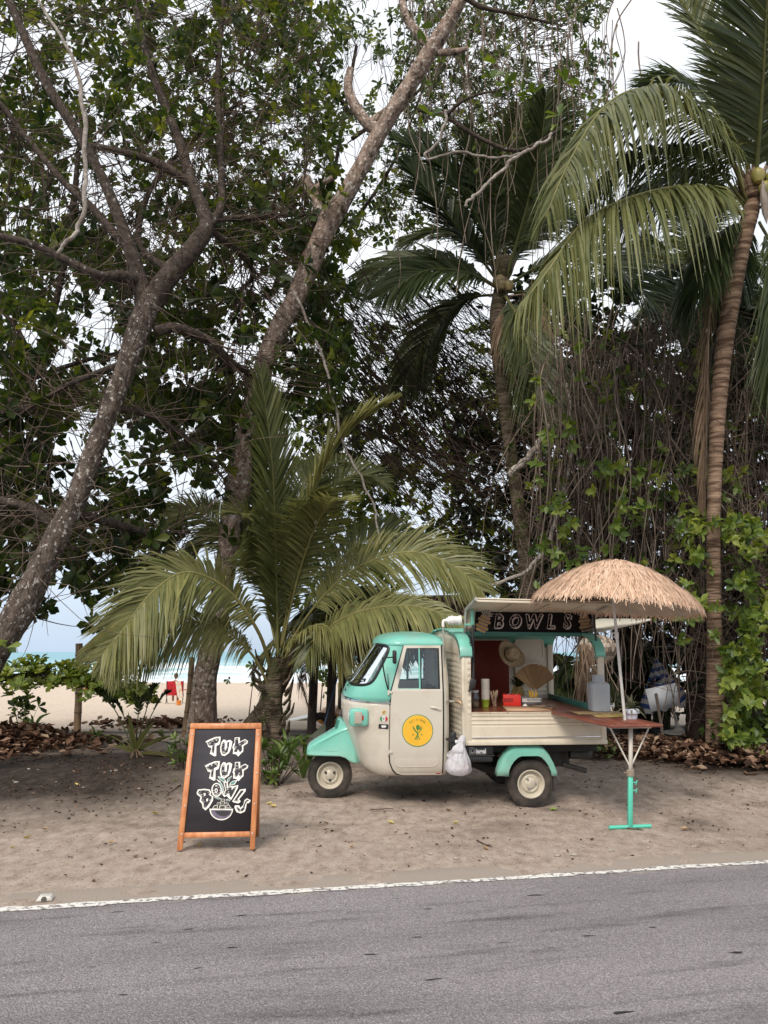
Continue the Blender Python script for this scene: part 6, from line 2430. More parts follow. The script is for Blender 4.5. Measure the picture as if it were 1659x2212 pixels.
def build_parasol():
    base = np.array((.722, -1.42, 1.0015))
    t = vthing('straw_parasol', 'round straw thatched parasol on a slim white pole standing at the table', 'parasol', base)
    M_POLE = mat('pole_white', (.60, .58, .54), .45, rust=(.3, .2, .12), rust_at=.74, rust_scale=15)
    mb = MB()
    top = np.array((-.095, 0, 1.50))
    mb.tube([(0, 0, 0), top * .5, top], .0145, 10)
    pole = mb.build('pole', M_POLE, t)
    mb = MB()
    c = top * .545
    mb.tube([c - (0, 0, .03), c + (0, 0, .03)], .021, 10)
    q = np.array([(-.038 + .02 * cos(a), -.01, .005 + .02 * sin(a)) for a in np.linspace(0, 2 * pi, 14)]) + c
    mb.tube(q, .005, 6)
    mb.build('pole_collar', M_POLE, pole)
    # canopy frame: tilted to the right
    C0 = np.array((-.055, 0, 1.115))
    tl = Matrix.Rotation(radians(6.0), 3, 'Y') @ Matrix.Rotation(radians(-3), 3, 'X')
    tl = np.array(tl)
    Rm = .815

    def dome(r):
        return .40 * (1 - (r / Rm) ** 1.8)

    def toW(v):
        return v @ tl.T + C0
    mb = MB()
    mb.X = toW
    mb.lathe([(r, dome(r) - .02) for r in np.linspace(.002, Rm - .01, 14)], 40)
    mb.build('canopy', mat('canopy_cloth', (.58, .50, .40), .8, transl=.2), t)
    for k in range(8):
        mb = MB()
        mb.X = toW
        a = k * pi / 4 + .2
        mb.tube([(r * cos(a), r * sin(a), dome(r) - .032) for r in np.linspace(.03, Rm - .03, 8)], .005, 5)
        mb.build('rib', M_POLE, t)
    STRAW = [(.32, .215, .145), (.56, .395, .28), (.67, .48, .345), (.80, .63, .49)]
    m = mat('straw', STRAW[1], .75, tint=STRAW, var=.15, scale=20, transl=.2, spec=.2)
    for tier, (r0, L, n) in enumerate(((.03, .20, 330), (.16, .23, 620), (.33, .235, 1000), (.50, .24, 1400), (.67, .195, 1700), (.735, .125, 1500))):
        a = rng.uniform(0, 2 * pi, n)
        rs = r0 + rng.normal(0, .024, n)
        ln = L * rng.uniform(.62, 1.18, n)
        w = rng.uniform(.0035, .0065, n)
        th = a + rng.normal(0, .06, n) / (r0 + .2)
        lift = rng.uniform(.002, .045, n) + (.02 if tier < 5 else 0)
        pts = []
        for k in np.linspace(0, 1, 4):
            r = np.maximum(rs + ln * k * .86, .0)
            z = np.where(r < Rm, dome(np.minimum(r, Rm)), dome(Rm) - (r - Rm) * 1.1) + lift * (1 - .5 * k) + rng.normal(0, .004, n) * k
            rr = np.where(r < Rm, r, Rm + (r - Rm) * .45)
            ang = a + (th - a) * k
            pts.append(np.stack([rr * np.cos(ang), rr * np.sin(ang), z], -1))
        pts = np.stack(pts, 1)
        sd = np.stack([-np.sin(a), np.cos(a), np.zeros(n)], -1)
        wk = np.array([.8, 1, 1, .6])
        v = np.stack([pts + sd[:, None] * w[:, None, None] * wk[None, :, None], pts - sd[:, None] * w[:, None, None] * wk[None, :, None]], 2)
        b = np.arange(n)[:, None] * 8
        i = np.arange(3)[None] * 2
        f = np.stack([b + i, b + i + 1, b + i + 3, b + i + 2], -1).reshape(-1, 4)
        mb = MB()
        mb.X = toW
        mb.add(v.reshape(-1, 3), f, 0, np.repeat(np.clip(rng.normal(.55, .22, n), 0, 1), 8))
        mb.build('straw_tier', m, t, sharp=0)['kind'] = 'stuff'
    mb = MB()
    mb.X = toW
    k = np.linspace(0, 1, 30)
    mb.tube(np.stack([.05 * np.sin(k * 9), .02 * np.cos(k * 7), .42 + .03 * np.sin(k * 5)], -1), .004, 4)
    mb.build('straw_knot', m, t)


build_parasol()


def zoom4(x, y):
    """pixel of the enlarged chalkboard -> picture pixel"""
    return ((520 + x * 380 / 1659) * .6636, (2300 + y * 380 / 1659) * .6636)


def build_sign():
    u, v = zoom4(282, 2046)
    f0 = G(*zoom4(282, 2046), .01)
    f1 = G(*zoom4(1318, 2031), .01)
    O = (f0 + f1) / 2
    t = thing('chalkboard_sign', 'orange wooden sandwich board with white chalk lettering TUK TUK BOWLS', 'sign', O)
    ex = nrm((f1 - f0) * (1, 1, 0))
    back = np.array((-ex[1], ex[0], 0))
    lean = radians(13)
    up = nrm(np.array((0, 0, 1)) * cos(lean) + back * sin(lean))
    nor = np.cross(ex, up)                     # towards the road
    if nor[1] > 0:
        nor = -nor

    def onp(x, y, d=0.0):
        r = ray(*zoom4(x, y))
        o = np.array((0, 0, CAM_H))
        k = (O - o).dot(nor) / r.dot(nor)
        return o + r * k + nor * d - O

    def slab(mb, pts, d0, d1, mi=0):
        a = np.array([onp(x, y, d0) for x, y in pts])
        b = np.array([onp(x, y, d1) for x, y in pts])
        n = len(pts)
        mb.add(np.vstack([a, b]), [tuple(range(n)), tuple(range(2 * n - 1, n - 1, -1))] + [(i, i + n, (i + 1) % n + n, (i + 1) % n) for i in range(n)], mi)
    M_W = mat('sign_wood', (.44, .155, .055), .5, col2=(.60, .25, .10), scale=5, stretch=(5, 5, 1.2), coat=.15, dirt=(.20, .075, .035), dirt_scale=7, dirt_lo=.62, dirt_hi=.78, dirt2=[((.66, .50, .38), 13, .72, .76)])
    for nm, pts in (('top_rail', [(440, 238), (1447, 235), (1440, 318), (432, 318)]), ('side_rail', [(432, 319), (505, 319), (322, 2046), (243, 2046)]),
                    ('side_rail', [(1367, 319), (1440, 319), (1352, 2031), (1279, 2031)]), ('bottom_rail', [(354, 1790), (1285, 1773), (1281, 1852), (345, 1869)])):
        mb = MB()
        slab(mb, pts, .012, -.014)
        o = mb.build(nm, M_W, t, smooth=False)
        o.modifiers.new('bevel', 'BEVEL').width = .003
    mb = MB()
    slab(mb, [(500, 316), (1370, 316), (1287, 1778), (352, 1792)], -.001, -.008)
    bd = mb.build('board', mat('slate_board', (.030, .028, .034), .8, col2=(.044, .042, .050), scale=3, dirt=(.055, .053, .06), dirt_scale=4, dirt_lo=.6, dirt_hi=.85, stretch=(.3, 1, 2)), t, smooth=False)
    # rear frame
    mb = MB()
    tl, tr = onp(440, 250, -.02), onp(1440, 250, -.02)
    for a, s in ((tl, 1), (tr, -1)):
        a = a + np.array((.02 * s, 0, 0))
        e = np.array((a[0] - .03, a[1] + .22, -O[2] + .005))
        d = (e - a)
        mb.add([a + (w, q, 0) for w, q in ((-.022, 0), (.022, 0), (.022, .02), (-.022, .02))] + [e + (w, q, 0) for w, q in ((-.022, 0), (.022, 0), (.022, .02), (-.022, .02))], [(0, 1, 5, 4), (1, 2, 6, 5), (2, 3, 7, 6), (3, 0, 4, 7), (0, 3, 2, 1), (4, 5, 6, 7)])
        mb.build('back_leg', M_W, t, smooth=False)
        mb = MB()
    a, b = tl + (.03, .02, -.03), tr + (-.03, .02, -.03)
    a2, b2 = a + (-.02, .16, -.78), b + (-.02, .16, -.78)
    mb.add([a, b, b2, a2, a + (0, .008, 0), b + (0, .008, 0), b2 + (0, .008, 0), a2 + (0, .008, 0)], [(0, 1, 2, 3), (7, 6, 5, 4), (0, 4, 5, 1), (1, 5, 6, 2), (2, 6, 7, 3), (3, 7, 4, 0)])
    mb.build('back_board', MATS['slate_board'], t, smooth=False)
    for x, y in ((466, 398), (410, 970), (362, 1415), (317, 1815), (1405, 407), (1378, 947), (1350, 1382), (1318, 1803)):
        mb = MB()
        mb.lathe([(.001, .005), (.006, .004), (.0075, 0)], 10, M=np.array(Matrix.Translation(onp(x, y, .012)) @ Matrix(np.array([ex, up, nor]).T).to_4x4()))
        mb.build('screw', M_STEEL, t)
    # lettering
    mb = MB()
    lay = [0]

    def fl(pts, d, mi, hole=None):
        bm = bmesh.new()
        es = []
        for ring in [pts] + (hole or []):
            vs = [bm.verts.new((x, y, 0)) for x, y in ring]
            es += [bm.edges.new((vs[i], vs[(i + 1) % len(vs)])) for i in range(len(vs))]
        bmesh.ops.triangle_fill(bm, edges=es, use_beauty=True)
        bm.verts.index_update()
        vv = [onp(q.co.x, q.co.y, d) for q in bm.verts]
        ff = [tuple(q.index for q in a.verts) for a in bm.faces]
        bm.free()
        if vv and ff:
            mb.add(vv, ff, mi)

    def inside(pt, poly):
        x, y = pt
        c = False
        for (x0, y0), (x1, y1) in zip(poly, poly[1:] + poly[:1]):
            if (y0 > y) != (y1 > y) and x < (x1 - x0) * (y - y0) / (y1 - y0) + x0:
                c = not c
        return c

    def letter(outer, inner, dx=0, dy=0, whites=(), hatch=26):
        sh = lambda p: [(x + dx, y + dy) for x, y in p]
        fl(sh(outer), .0010, 0)
        fl(sh(inner), .0020, 1)
        for w in whites:
            fl(sh(w), .0030, 0)
        xs, ys = [p[0] for p in inner], [p[1] for p in inner]
        k = 0
        ends = [(np.array(p)) for p in inner]
        while k < hatch:
            e = ends[random.randrange(len(ends))]
            c = np.array((np.mean(xs), np.mean(ys)))
            p = e + (c - e) * random.uniform(.05, .22) + np.array((random.gauss(0, 9), random.gauss(0, 9)))
            L = random.uniform(10, 26)
            q = p + np.array((L, random.uniform(-4, 4)))
            k += .5
            if inside(p, inner) and inside(q, inner) and inside(p + (0, 5), inner):
                k += .5
                fl([(p[0] + dx, p[1] + dy), (q[0] + dx, q[1] + dy), (q[0] + dx, q[1] + dy + 4), (p[0] + dx, p[1] + dy + 5)], .0030, 0)
    T_o = [(650, 497), (700, 470), (790, 432), (865, 428), (862, 495), (848, 540), (805, 562), (803, 700), (780, 708), (712, 672), (735, 590), (692, 574), (672, 520)]
    T_i = [(674, 510), (735, 478), (800, 450), (842, 446), (840, 488), (822, 512), (782, 528), (772, 660), (735, 648), (752, 552), (712, 556), (698, 552)]
    U_o = [(874, 512), (905, 470), (938, 474), (950, 500), (962, 480), (1000, 474), (1033, 498), (1012, 600), (985, 660), (925, 702), (882, 696), (860, 640), (860, 575)]
    U_i = [(886, 520), (914, 500), (924, 520), (922, 600), (938, 612), (956, 590), (962, 506), (990, 502), (985, 560), (965, 645), (915, 680), (888, 664), (876, 600)]
    K_o = [(1065, 440), (1138, 436), (1140, 500), (1210, 462), (1256, 490), (1246, 525), (1190, 562), (1186, 640), (1160, 660), (1115, 710), (1085, 678), (1038, 672), (1045, 612), (1032, 585), (1045, 532), (1062, 520)]
    K_i = [(1076, 452), (1114, 448), (1118, 532), (1150, 506), (1210, 478), (1238, 494), (1224, 515), (1162, 552), (1168, 572), (1170, 622), (1140, 650), (1112, 606), (1098, 644), (1058, 648), (1064, 592), (1056, 575), (1070, 530)]
    for dx, dy in ((0, 0), (-12, 346)):
        letter(T_o, T_i, dx, dy)
    for dx, dy in ((0, 0), (-2, 320)):
        letter(U_o, U_i, dx, dy)
    for dx, dy in ((0, 0), (4, 350)):
        letter(K_o, K_i, dx, dy)
    # pineapple leaves behind the letters
    for lf in ([(820, 990), (885, 1005), (935, 1045), (945, 1072), (905, 1076), (855, 1040)], [(1032, 978), (1000, 1030), (985, 1062), (950, 1075), (968, 1020)], [(1106, 1042), (1068, 1105), (985, 1128), (1000, 1085), (1040, 1055)],
               [(804, 1028), (862, 1062), (905, 1140), (908, 1210), (885, 1262), (865, 1150), (845, 1085)], [(770, 1290), (830, 1285), (880, 1310), (830, 1318)], [(960, 1310), (1000, 1330), (1000, 1345), (940, 1330)]):
        c = np.mean(lf, 0)
        fl(lf, .0006, 0)
        fl([tuple(c + (np.array(p) - c) * .72) for p in lf], .0008, 2)
    B_o = [(524, 1225), (545, 1178), (640, 1168), (712, 1180), (732, 1222), (722, 1252), (763, 1276), (755, 1340), (702, 1430), (650, 1476), (610, 1440), (600, 1382), (564, 1345), (580, 1290), (530, 1250)]
    B_i = [(540, 1222), (560, 1194), (640, 1188), (696, 1196), (712, 1220), (702, 1258), (740, 1280), (732, 1325), (690, 1395), (648, 1448), (622, 1425), (625, 1372), (588, 1336), (602, 1286), (562, 1245)]
    letter(B_o, B_i, whites=([(622, 1232), (650, 1228), (655, 1262), (630, 1272)], [(662, 1312), (690, 1305), (684, 1345), (664, 1350)]))
    el = lambda cx, cy, rx, ry, n=22: [(cx + rx * cos(i * 2 * pi / n), cy + ry * sin(i * 2 * pi / n)) for i in range(n)]
    letter(el(808, 1185, 74, 100), el(808, 1183, 57, 82), whites=(el(803, 1195, 21, 34),), hatch=34)
    fl(el(803, 1195, 9, 18, 10), .0036, 1)
    letter([(905, 1078), (965, 1070), (975, 1140), (1012, 1132), (1075, 1125), (1116, 1116), (1108, 1162), (1032, 1300), (1015, 1326), (988, 1312), (952, 1270), (920, 1286), (895, 1260), (930, 1180)],
           [(925, 1086), (948, 1082), (952, 1172), (978, 1150), (1020, 1146), (1022, 1190), (1060, 1142), (1096, 1132), (1062, 1204), (1014, 1294), (998, 1275), (986, 1228), (932, 1262), (918, 1246), (942, 1190)], hatch=18)
    letter([(1140, 1180), (1223, 1168), (1221, 1202), (1128, 1318), (1152, 1348), (1120, 1376), (1065, 1366), (1028, 1350)], [(1152, 1196), (1196, 1187), (1182, 1216), (1102, 1318), (1120, 1334), (1098, 1348), (1054, 1342)], hatch=14)
    letter([(1205, 1330), (1240, 1304), (1292, 1330), (1286, 1354), (1255, 1376), (1238, 1372), (1226, 1440), (1208, 1492), (1150, 1519), (1092, 1500), (1062, 1440), (1068, 1404), (1130, 1404), (1146, 1440), (1186, 1400)],
           [(1218, 1345), (1245, 1322), (1272, 1334), (1236, 1352), (1212, 1400), (1206, 1452), (1178, 1488), (1120, 1492), (1090, 1445), (1096, 1422), (1124, 1440), (1148, 1466), (1182, 1430), (1200, 1385)], hatch=14)
    arc = lambda cx, cy, rx, ry, n=18: [(cx + rx * cos(pi * i / n), cy + ry * sin(pi * i / n)) for i in range(n + 1)]
    fl(arc(874, 1452, 168, 164), .0010, 0)
    fl(arc(876, 1472, 148, 126), .0020, 3)
    fl(arc(900, 1478, 110, 80), .0024, 1)
    for q in ([(745, 1448), (780, 1400), (828, 1402), (820, 1455)], [(842, 1458), (850, 1405), (935, 1405), (940, 1456)], [(950, 1445), (950, 1398), (985, 1396), (1018, 1440)], [(808, 1390), (824, 1358), (852, 1355), (845, 1392)], [(860, 1390), (862, 1352), (925, 1350), (930, 1388)], [(940, 1385), (942, 1352), (965, 1358), (988, 1390)],
              el(900, 1328, 34, 17, 12)):
        c = np.mean(q, 0)
        fl(q, .0034, 0)
        fl([tuple(c + (np.array(p) - c) * .74) for p in q], .0044, 4)
    mb.build('chalk_lettering', [mat('chalk_white', (.78, .76, .70), .9), MATS['slate_board'], mat('chalk_teal', (.12, .26, .24), .9), mat('chalk_violet', (.085, .07, .12), .9, col2=(.16, .14, .19), scale=20), mat('chalk_olive_dark', (.07, .065, .045), .9)], bd, smooth=False)


build_sign()


def build_counter_things():
    z = .9995
    # stacked cups
    t = vthing('cup_stack', 'tall stack of white paper cups standing in a green cup', 'cups', (-.405, -.22, z))
    for i in range(14):
        mb = MB()
        b = .035 + i * .0155
        mb.lathe([(.036, b), (.046, b + .062), (.0485, b + .064), (.0465, b + .067), (.043, b + .062)], 20)
        mb.build('paper_cup', mat('cup_white', (.66, .62, .55), .6), t)
    mb = MB()
    mb.lathe([(.001, 0), (.037, 0), (.047, .078), (.049, .081), (.046, .083), (.001, .078)], 20)
    mb.build('green_cup', mat('cup_green', (.24, .33, .02), .5, col2=(.34, .44, .05), scale=20), t)
    # glass jar
    t = vthing('glass_jar', 'glass jar of nuts with a pale lid at the left of the counter', 'jar', (-.53, -.22, z))
    mb = MB()
    mb.lathe([(.001, .002), (.05, .002), (.054, .015), (.054, .13), (.046, .15), (.044, .165)], 20)
    mb.build('glass', M_CLEAR, t)
    mb = MB()
    mb.lathe([(.001, .006), (.05, .006), (.051, .05), (.03, .062), (.001, .06)], 16)
    mb.build('nuts', mat('nuts', (.36, .22, .11), .8, col2=(.55, .40, .25), scale=60, bump=.8, bscale=70), t)
    mb = MB()
    mb.lathe([(.001, .182), (.046, .182), (.049, .176), (.049, .160), (.045, .158)], 20)
    mb.build('lid', mat('lid_pale', (.5, .47, .42), .4, metal=.3), t)
    # bag of cones
    t = vthing('spoon_bundle', 'bundle of wooden spoons in a clear bag beside the cups', 'spoons', (-.295, -.20, z))
    for i in range(10):
        mb = MB()
        a = np.array((rng.uniform(-.03, .03), rng.uniform(-.02, .02), 0.002))
        d = np.array((rng.uniform(-.04, .04), rng.uniform(-.02, .02), .15 + rng.uniform(0, .03)))
        mb.tube([a, a + d * .5, a + d * .8, a + d], [.006, .006, .014, .011], 6, flat=.5)
        mb.build('spoon', mat('spoon_wood', (.38, .27, .18), .7, col2=(.50, .37, .26), scale=9), t)
    # red box
    t = vthing('red_box', 'bright red bottle carrier box on the counter beside the cutting board', 'box', (-.105, -.225, z), radians(-10))
    mb = MB()
    mb.box((-.10, -.075, 0), (.095, .075, .135), bev=.004)
    mb.build('body', mat('red_card', (.60, .022, .012), .45), t, sharp=30)
    mb = MB()
    put_text(mb, '0000', (-.05, -.0765, .075), .060, 0, .002)
    mb.build('print', mat('dark_red_print', (.20, .008, .006), .5), t, smooth=False)
    mb = MB()
    mb.lathe([(.001, 0), (.016, 0), (.016, .004), (.001, .004)], 12, M=np.array(Matrix.Translation((.05, -.03, .135))))
    mb.lathe([(.001, 0), (.016, 0), (.016, .004), (.001, .004)], 12, M=np.array(Matrix.Translation((-.04, -.02, .135))))
    mb.build('bottle_cap', M_STEEL, t)
    # grey box
    t = vthing('grey_box', 'low grey and white carton filled with fruit and labelled OUTDOOR', 'box', (.115, -.16, z), radians(8))
    mb = MB()
    for a, b in (((-.115, -.06, 0), (.115, -.054, .10)), ((-.115, .054, 0), (.115, .06, .10)), ((-.115, -.054, 0), (-.109, .054, .10)), ((.109, -.054, 0), (.115, .054, .10)), ((-.115, -.054, 0), (.115, .054, .006))):
        mb.box(a, b)
    mb.build('tray', mat('grey_card', (.16, .15, .15), .7), t, smooth=False)
    mb = MB()
    mb.box((-.116, -.0625, .048), (.116, -.0605, .088))
    mb.build('white_band', mat('white_card', (.60, .58, .55), .7), t)
    mb = MB()
    put_text(mb, 'OUTDOOR', (.03, -.0635, .068), .034, 0, .0008)
    mb.build('print', M_BLACKP, t, smooth=False)
    for k, (x, r) in enumerate(((.05, .0), (.075, .3), (.03, -.2))):
        b_ = vthing('banana', ['ripe banana standing in the middle of the fruit carton', 'banana leaning right in the fruit carton', 'banana leaning left in the fruit carton'][k], 'banana', (.115 + x - .02, -.15, z + .04))
        mb = MB()
        mb.tube(smooth_path([(0, 0, 0), (.012 + .03 * r, 0, .05), (.01 + .06 * r, 0, .10), (-.005 + .08 * r, 0, .135)], 14), [.008, .017, .017, .012, .004], 8)
        mb.build('fruit', mat('banana_skin', (.55, .33, .03), .5, col2=(.42, .22, .02), scale=14), b_)
    # pineapple
    t = vthing('pineapple', 'whole pineapple standing behind the grey carton', 'pineapple', (.055, .12, z))
    mb = MB()
    zz = np.linspace(0, 1, 18)
    prof = [(.001, 0)] + [(.072 * (math.sin(pi * (.12 + .76 * f))) ** .6, .19 * f) for f in zz] + [(.001, .192)]
    mb.lathe(prof, 22)
    body = mb.build('fruit', mat('pineapple_skin', (.10, .065, .02), .7, col2=(.22, .14, .04), scale=30, bump=.6), t)
    mb = MB()
    for r in range(9):
        for k in range(12):
            f = (r + .5) / 9
            a = (k + (r % 2) * .5) * 2 * pi / 12
            rr = .072 * (math.sin(pi * (.12 + .76 * f))) ** .6
            mb.lathe([(.001, .010), (.009, .006), (.0145, -.002)], 6, M=np.array(Matrix.Translation((rr * cos(a), rr * sin(a), .19 * f)) @ Matrix.Rotation(a, 4, 'Z') @ Matrix.Rotation(pi / 2, 4, 'Y')))
    mb.build('eyes', mat('pineapple_eye', (.20, .13, .035), .6, col2=(.33, .24, .08), scale=25), body)['kind'] = 'stuff'
    mb = MB()
    n = 42
    ph = np.arange(n) * 2.4
    th = np.linspace(.15, 1.25, n)
    d = np.stack([np.cos(ph) * np.sin(th), np.sin(ph) * np.sin(th), np.cos(th)], -1)
    leaves(mb, np.tile((0, 0, .185), (n, 1)) + d * .01, d, np.stack([np.cos(ph) * -.5, np.sin(ph) * -.5, np.ones(n)], -1), np.linspace(.17, .09, n), .022, LEAF_ELLIPTIC, rng.uniform(.0, .5, n))
    mb.build('crown', M_FROND, t, sharp=0)
    # vase with the palm fan
    t = vthing('palm_fan_vase', 'dried pleated palm fan standing in a small white vase', 'vase', (.21, -.04, z))
    mb = MB()
    mb.lathe([(.001, 0), (.035, 0), (.047, .03), (.04, .07), (.022, .11), (.018, .15), (.022, .16), (.016, .158)], 18)
    mb.build('vase', mat('vase_white', (.42, .40, .38), .35), t)
    mb = MB()
    n = 34
    a = np.linspace(radians(-52), radians(58), n * 2 + 1)
    inner = np.stack([np.sin(a) * .03, np.where(np.arange(2 * n + 1) % 2, -.012, .012) * .3, .15 + np.cos(a) * .03], -1)
    rr = .315 - .03 * (np.abs(a) / 1.0) ** 2 + rng.normal(0, .004, 2 * n + 1)
    outer = np.stack([np.sin(a) * rr, np.where(np.arange(2 * n + 1) % 2, -.014, .014), .15 + np.cos(a) * rr * .98], -1)
    tt = np.repeat(rng.uniform(.2, .9, (n * 2 + 1,)), 1)
    mb.grid(np.array([inner, inner * .45 + outer * .55, outer]), 0, np.concatenate([tt, tt, tt]))
    FAN = [(.24, .135, .06), (.36, .22, .105), (.47, .31, .16)]
    mb.build('fan', mat('dry_fan', FAN[0], .7, tint=FAN, var=.12, transl=.12), t, smooth=False)
    mb = MB()
    mb.tube([(0, 0, .02), (0, 0, .17)], .006, 6)
    mb.build('stem', MATS['dry_fan'], t)
    # hat on the back wall
    t = vthing('straw_hat', 'straw hat with dark band hanging above the red back board', 'hat', (.015, .30, 1.545))
    M = Matrix.Rotation(radians(38), 4, 'Y') @ Matrix.Rotation(radians(62), 4, 'X')
    mb = MB()
    a = np.linspace(0, 2 * pi, 40)
    rows = []
    for r, z0 in ((.085, 0), (.10, -.004), (.13, -.002), (.165, .008), (.185, .02)):
        rows.append(np.stack([np.cos(a) * r, np.sin(a) * r * .82, z0 + .035 * (np.cos(a) ** 2) * ((r - .085) / .1) ** 1.5], -1))
    mb.X = lambda v: v @ np.array(M)[:3, :3].T
    mb.grid(np.array(rows))
    mh = mat('hat_straw', (.40, .29, .16), .8, col2=(.52, .40, .24), scale=30, bump=.3, bscale=90)
    mb.build('brim', mh, t)
    mb = MB()
    mb.X = lambda v: v @ np.array(M)[:3, :3].T
    mb.lathe([(.087, 0), (.084, .05), (.076, .09), (.055, .105), (.02, .095), (.001, .09)], 24)
    mb.build('hat_crown', mh, t)
    mb = MB()
    mb.X = lambda v: v @ np.array(M)[:3, :3].T
    mb.lathe([(.0885, .004), (.087, .026)], 24)
    mb.build('band', mat('hat_band', (.05, .03, .02), .7), t)
    # spice jars
    for k, (x, lab) in enumerate(((-.62, 'small spice jar on the left of the little red shelf'), (-.56, 'small spice jar on the right of the little red shelf'))):
        t = vthing('spice_jar', lab, 'jar', (x - .09, .47, 1.301), 0, 'spice jars on the shelf')
        mb = MB()
        mb.lathe([(.001, 0), (.022, 0), (.024, .01), (.024, .05), (.02, .058)], 14)
        mb.build('glass', mat('spice', (.30, .17, .05), .3, col2=(.4, .3, .12), scale=20), t)
        mb = MB()
        mb.lathe([(.02, .058), (.022, .06), (.022, .078), (.001, .079)], 14)
        mb.build('lid', mat('lid_pale', (.5, .47, .42)), t)
    # cutting boards and knife
    t = vthing('cutting_board', 'pale wooden cutting board lying at the front of the counter', 'board', (.0, -.49, z))
    mb = MB()
    q = [(-.265, -.18), (.20, -.215), (.12, .18), (-.235, .19)]
    mb.add([(x, y, 0) for x, y in q] + [(x, y, .018) for x, y in q], [(3, 2, 1, 0), (4, 5, 6, 7), (0, 1, 5, 4), (1, 2, 6, 5), (2, 3, 7, 6), (3, 0, 4, 7)])
    mb.build('board', mat('cut_board', (.40, .24, .14), .6, col2=(.50, .32, .20), scale=4, stretch=(1, 8, 1)), t, smooth=False)
    t = vthing('cutting_board', 'small wooden cutting board lying under the knife', 'board', (.22, -.32, z), radians(-30))
    mb = MB()
    mb.box((-.13, -.075, 0), (.13, .075, .014), bev=.004)
    mb.build('board', MATS['cut_board'], t)
    t = vthing('kitchen_knife', 'kitchen knife with dark handle lying on the small board', 'knife', (.20, -.40, z + .0155), radians(-28))
    mb = MB()
    mb.add([(-.12, -.0, 0), (.03, -.018, 0), (.03, .012, 0), (-.05, .012, 0), (-.12, 0, .002), (.03, -.018, .002), (.03, .012, .003), (-.05, .012, .003)], [(3, 2, 1, 0), (4, 5, 6, 7), (0, 1, 5, 4), (1, 2, 6, 5), (2, 3, 7, 6), (3, 0, 4, 7)])
    mb.build('blade', M_STEEL, t, smooth=False)
    mb = MB()
    mb.tube([(.03, -.002, .008), (.13, -.002, .010)], .010, 8)
    mb.build('handle', mat('knife_handle', (.05, .035, .03), .5), t)
    t = vthing('paper_napkin', 'crumpled white napkin beside the red box', 'napkin', (.035, -.30, z))
    mb = MB()
    g = np.linspace(-1, 1, 9)
    X, Y = np.meshgrid(g * .045, g * .035)
    mb.grid(np.stack([X, Y, .004 + .03 * np.exp(-((X + .01) ** 2 + Y ** 2) / .0008) + .008 * rng.random(X.shape)], -1))
    mb.build('sheet', mat('napkin_white', (.72, .70, .66), .8), t)
    # black cloth / torch hung on the strut
    t = vthing('hanging_torch', 'black torch hanging on the left strut of the opening', 'torch', (-.655, -.76, 1.30))
    mb = MB()
    mb.box((-.032, -.03, -.055), (.028, .03, .05), bev=.014, M=Matrix.Rotation(radians(12), 4, 'Y'))
    mb.tube([(-.02, 0, -.05), (-.045, 0, -.085)], .012, 6)
    mb.tube([(0, 0, .05), (.01, .02, .12)], .006, 6)
    mb.build('torch', M_BLACKP, t)
    # ---- on the table
    t = vthing('water_jug', 'big translucent white plastic water jug standing on the table corner', 'jug', (.715, -.735, 1.004))
    mb = MB()
    prof = [(.0, .0), (.095, .0), (.108, .010), (.111, .04), (.111, .20), (.113, .27), (.106, .292), (.085, .305), (.064, .312), (.062, .335), (.066, .338), (.066, .350), (.062, .353), (.062, .375), (.060, .38), (.0, .379)]
    sq = []
    n = 40
    for r, zz in prof:
        row = []
        for k in range(n):
            a = k * 2 * pi / n
            e = 4.5 if r > .09 else 2
            rr = r / ((abs(cos(a)) ** e + abs(sin(a)) ** e) ** (1 / e)) * (.92 if e > 2 else 1)
            row.append((rr * cos(a), rr * sin(a), zz))
        sq.append(row)
    mb.grid(np.array(sq), wrap=True)
    mb.build('jug', mat('jug_plastic', (.44, .46, .49), .35, col2=(.50, .52, .55), scale=3, transl=.25, rust=(.20, .20, .21), rust_at=.72, rust_scale=14), t, sharp=40)
    mb = MB()
    mb.tube([(.11, -.02, .055), (.15, -.03, .055)], .012, 8)
    mb.tube([(.15, -.03, .04), (.15, -.03, .085)], .009, 8)
    mb.build('spigot', mat('white_plastic', (.70, .70, .68)), t)
    t = vthing('woven_mat', 'woven grass mat with yellow printed cloth under the water jug', 'mat', (.66, -.93, 1.003))
    mb = MB()
    g1, g2 = np.linspace(-.27, .24, 30), np.linspace(-.10, .16, 12)
    X, Y = np.meshgrid(g1, g2)
    mb.grid(np.stack([X + .02 * (fbm(Y * 20, X * 0, 2, 3) - .5), Y + .03 * (fbm(X * 14, Y * 0, 2, 5) - .5), .002 + .004 * fbm(X * 40, Y * 40, 2, 8)], -1))
    mb.build('grass_mat', mat('grass_mat', (.24, .16, .075), .9, col2=(.40, .29, .15), scale=40, bump=.8), t)
    mb = MB()
    g1, g2 = np.linspace(-.15, .19, 20), np.linspace(-.33, -.11, 10)
    X, Y = np.meshgrid(g1, g2)
    mb.grid(np.stack([X + .03 * (fbm(Y * 20, X * 0, 2, 3) - .5), Y + .05 * (fbm(X * 10, Y * 0, 2, 5) - .5), .002 + .004 * fbm(X * 10, Y * 10, 2, 8)], -1))
    mb.build('printed_cloth', mat('yellow_print', (.42, .24, .03), .35, col2=(.55, .48, .16), scale=8, dirt=(.34, .20, .08), dirt_scale=9), t)
    t = vthing('potted_pineapple', 'spiky pineapple top planted in a pale blue and white pot beside the pole', 'plant', (.820, -1.34, 1.0015))
    mb = MB()
    mb.lathe([(.0, 0), (.053, 0), (.058, .008), (.06, .045), (.064, .05), (.080, .056), (.084, .072), (.078, .092), (.060, .102), (.045, .100)], 24)
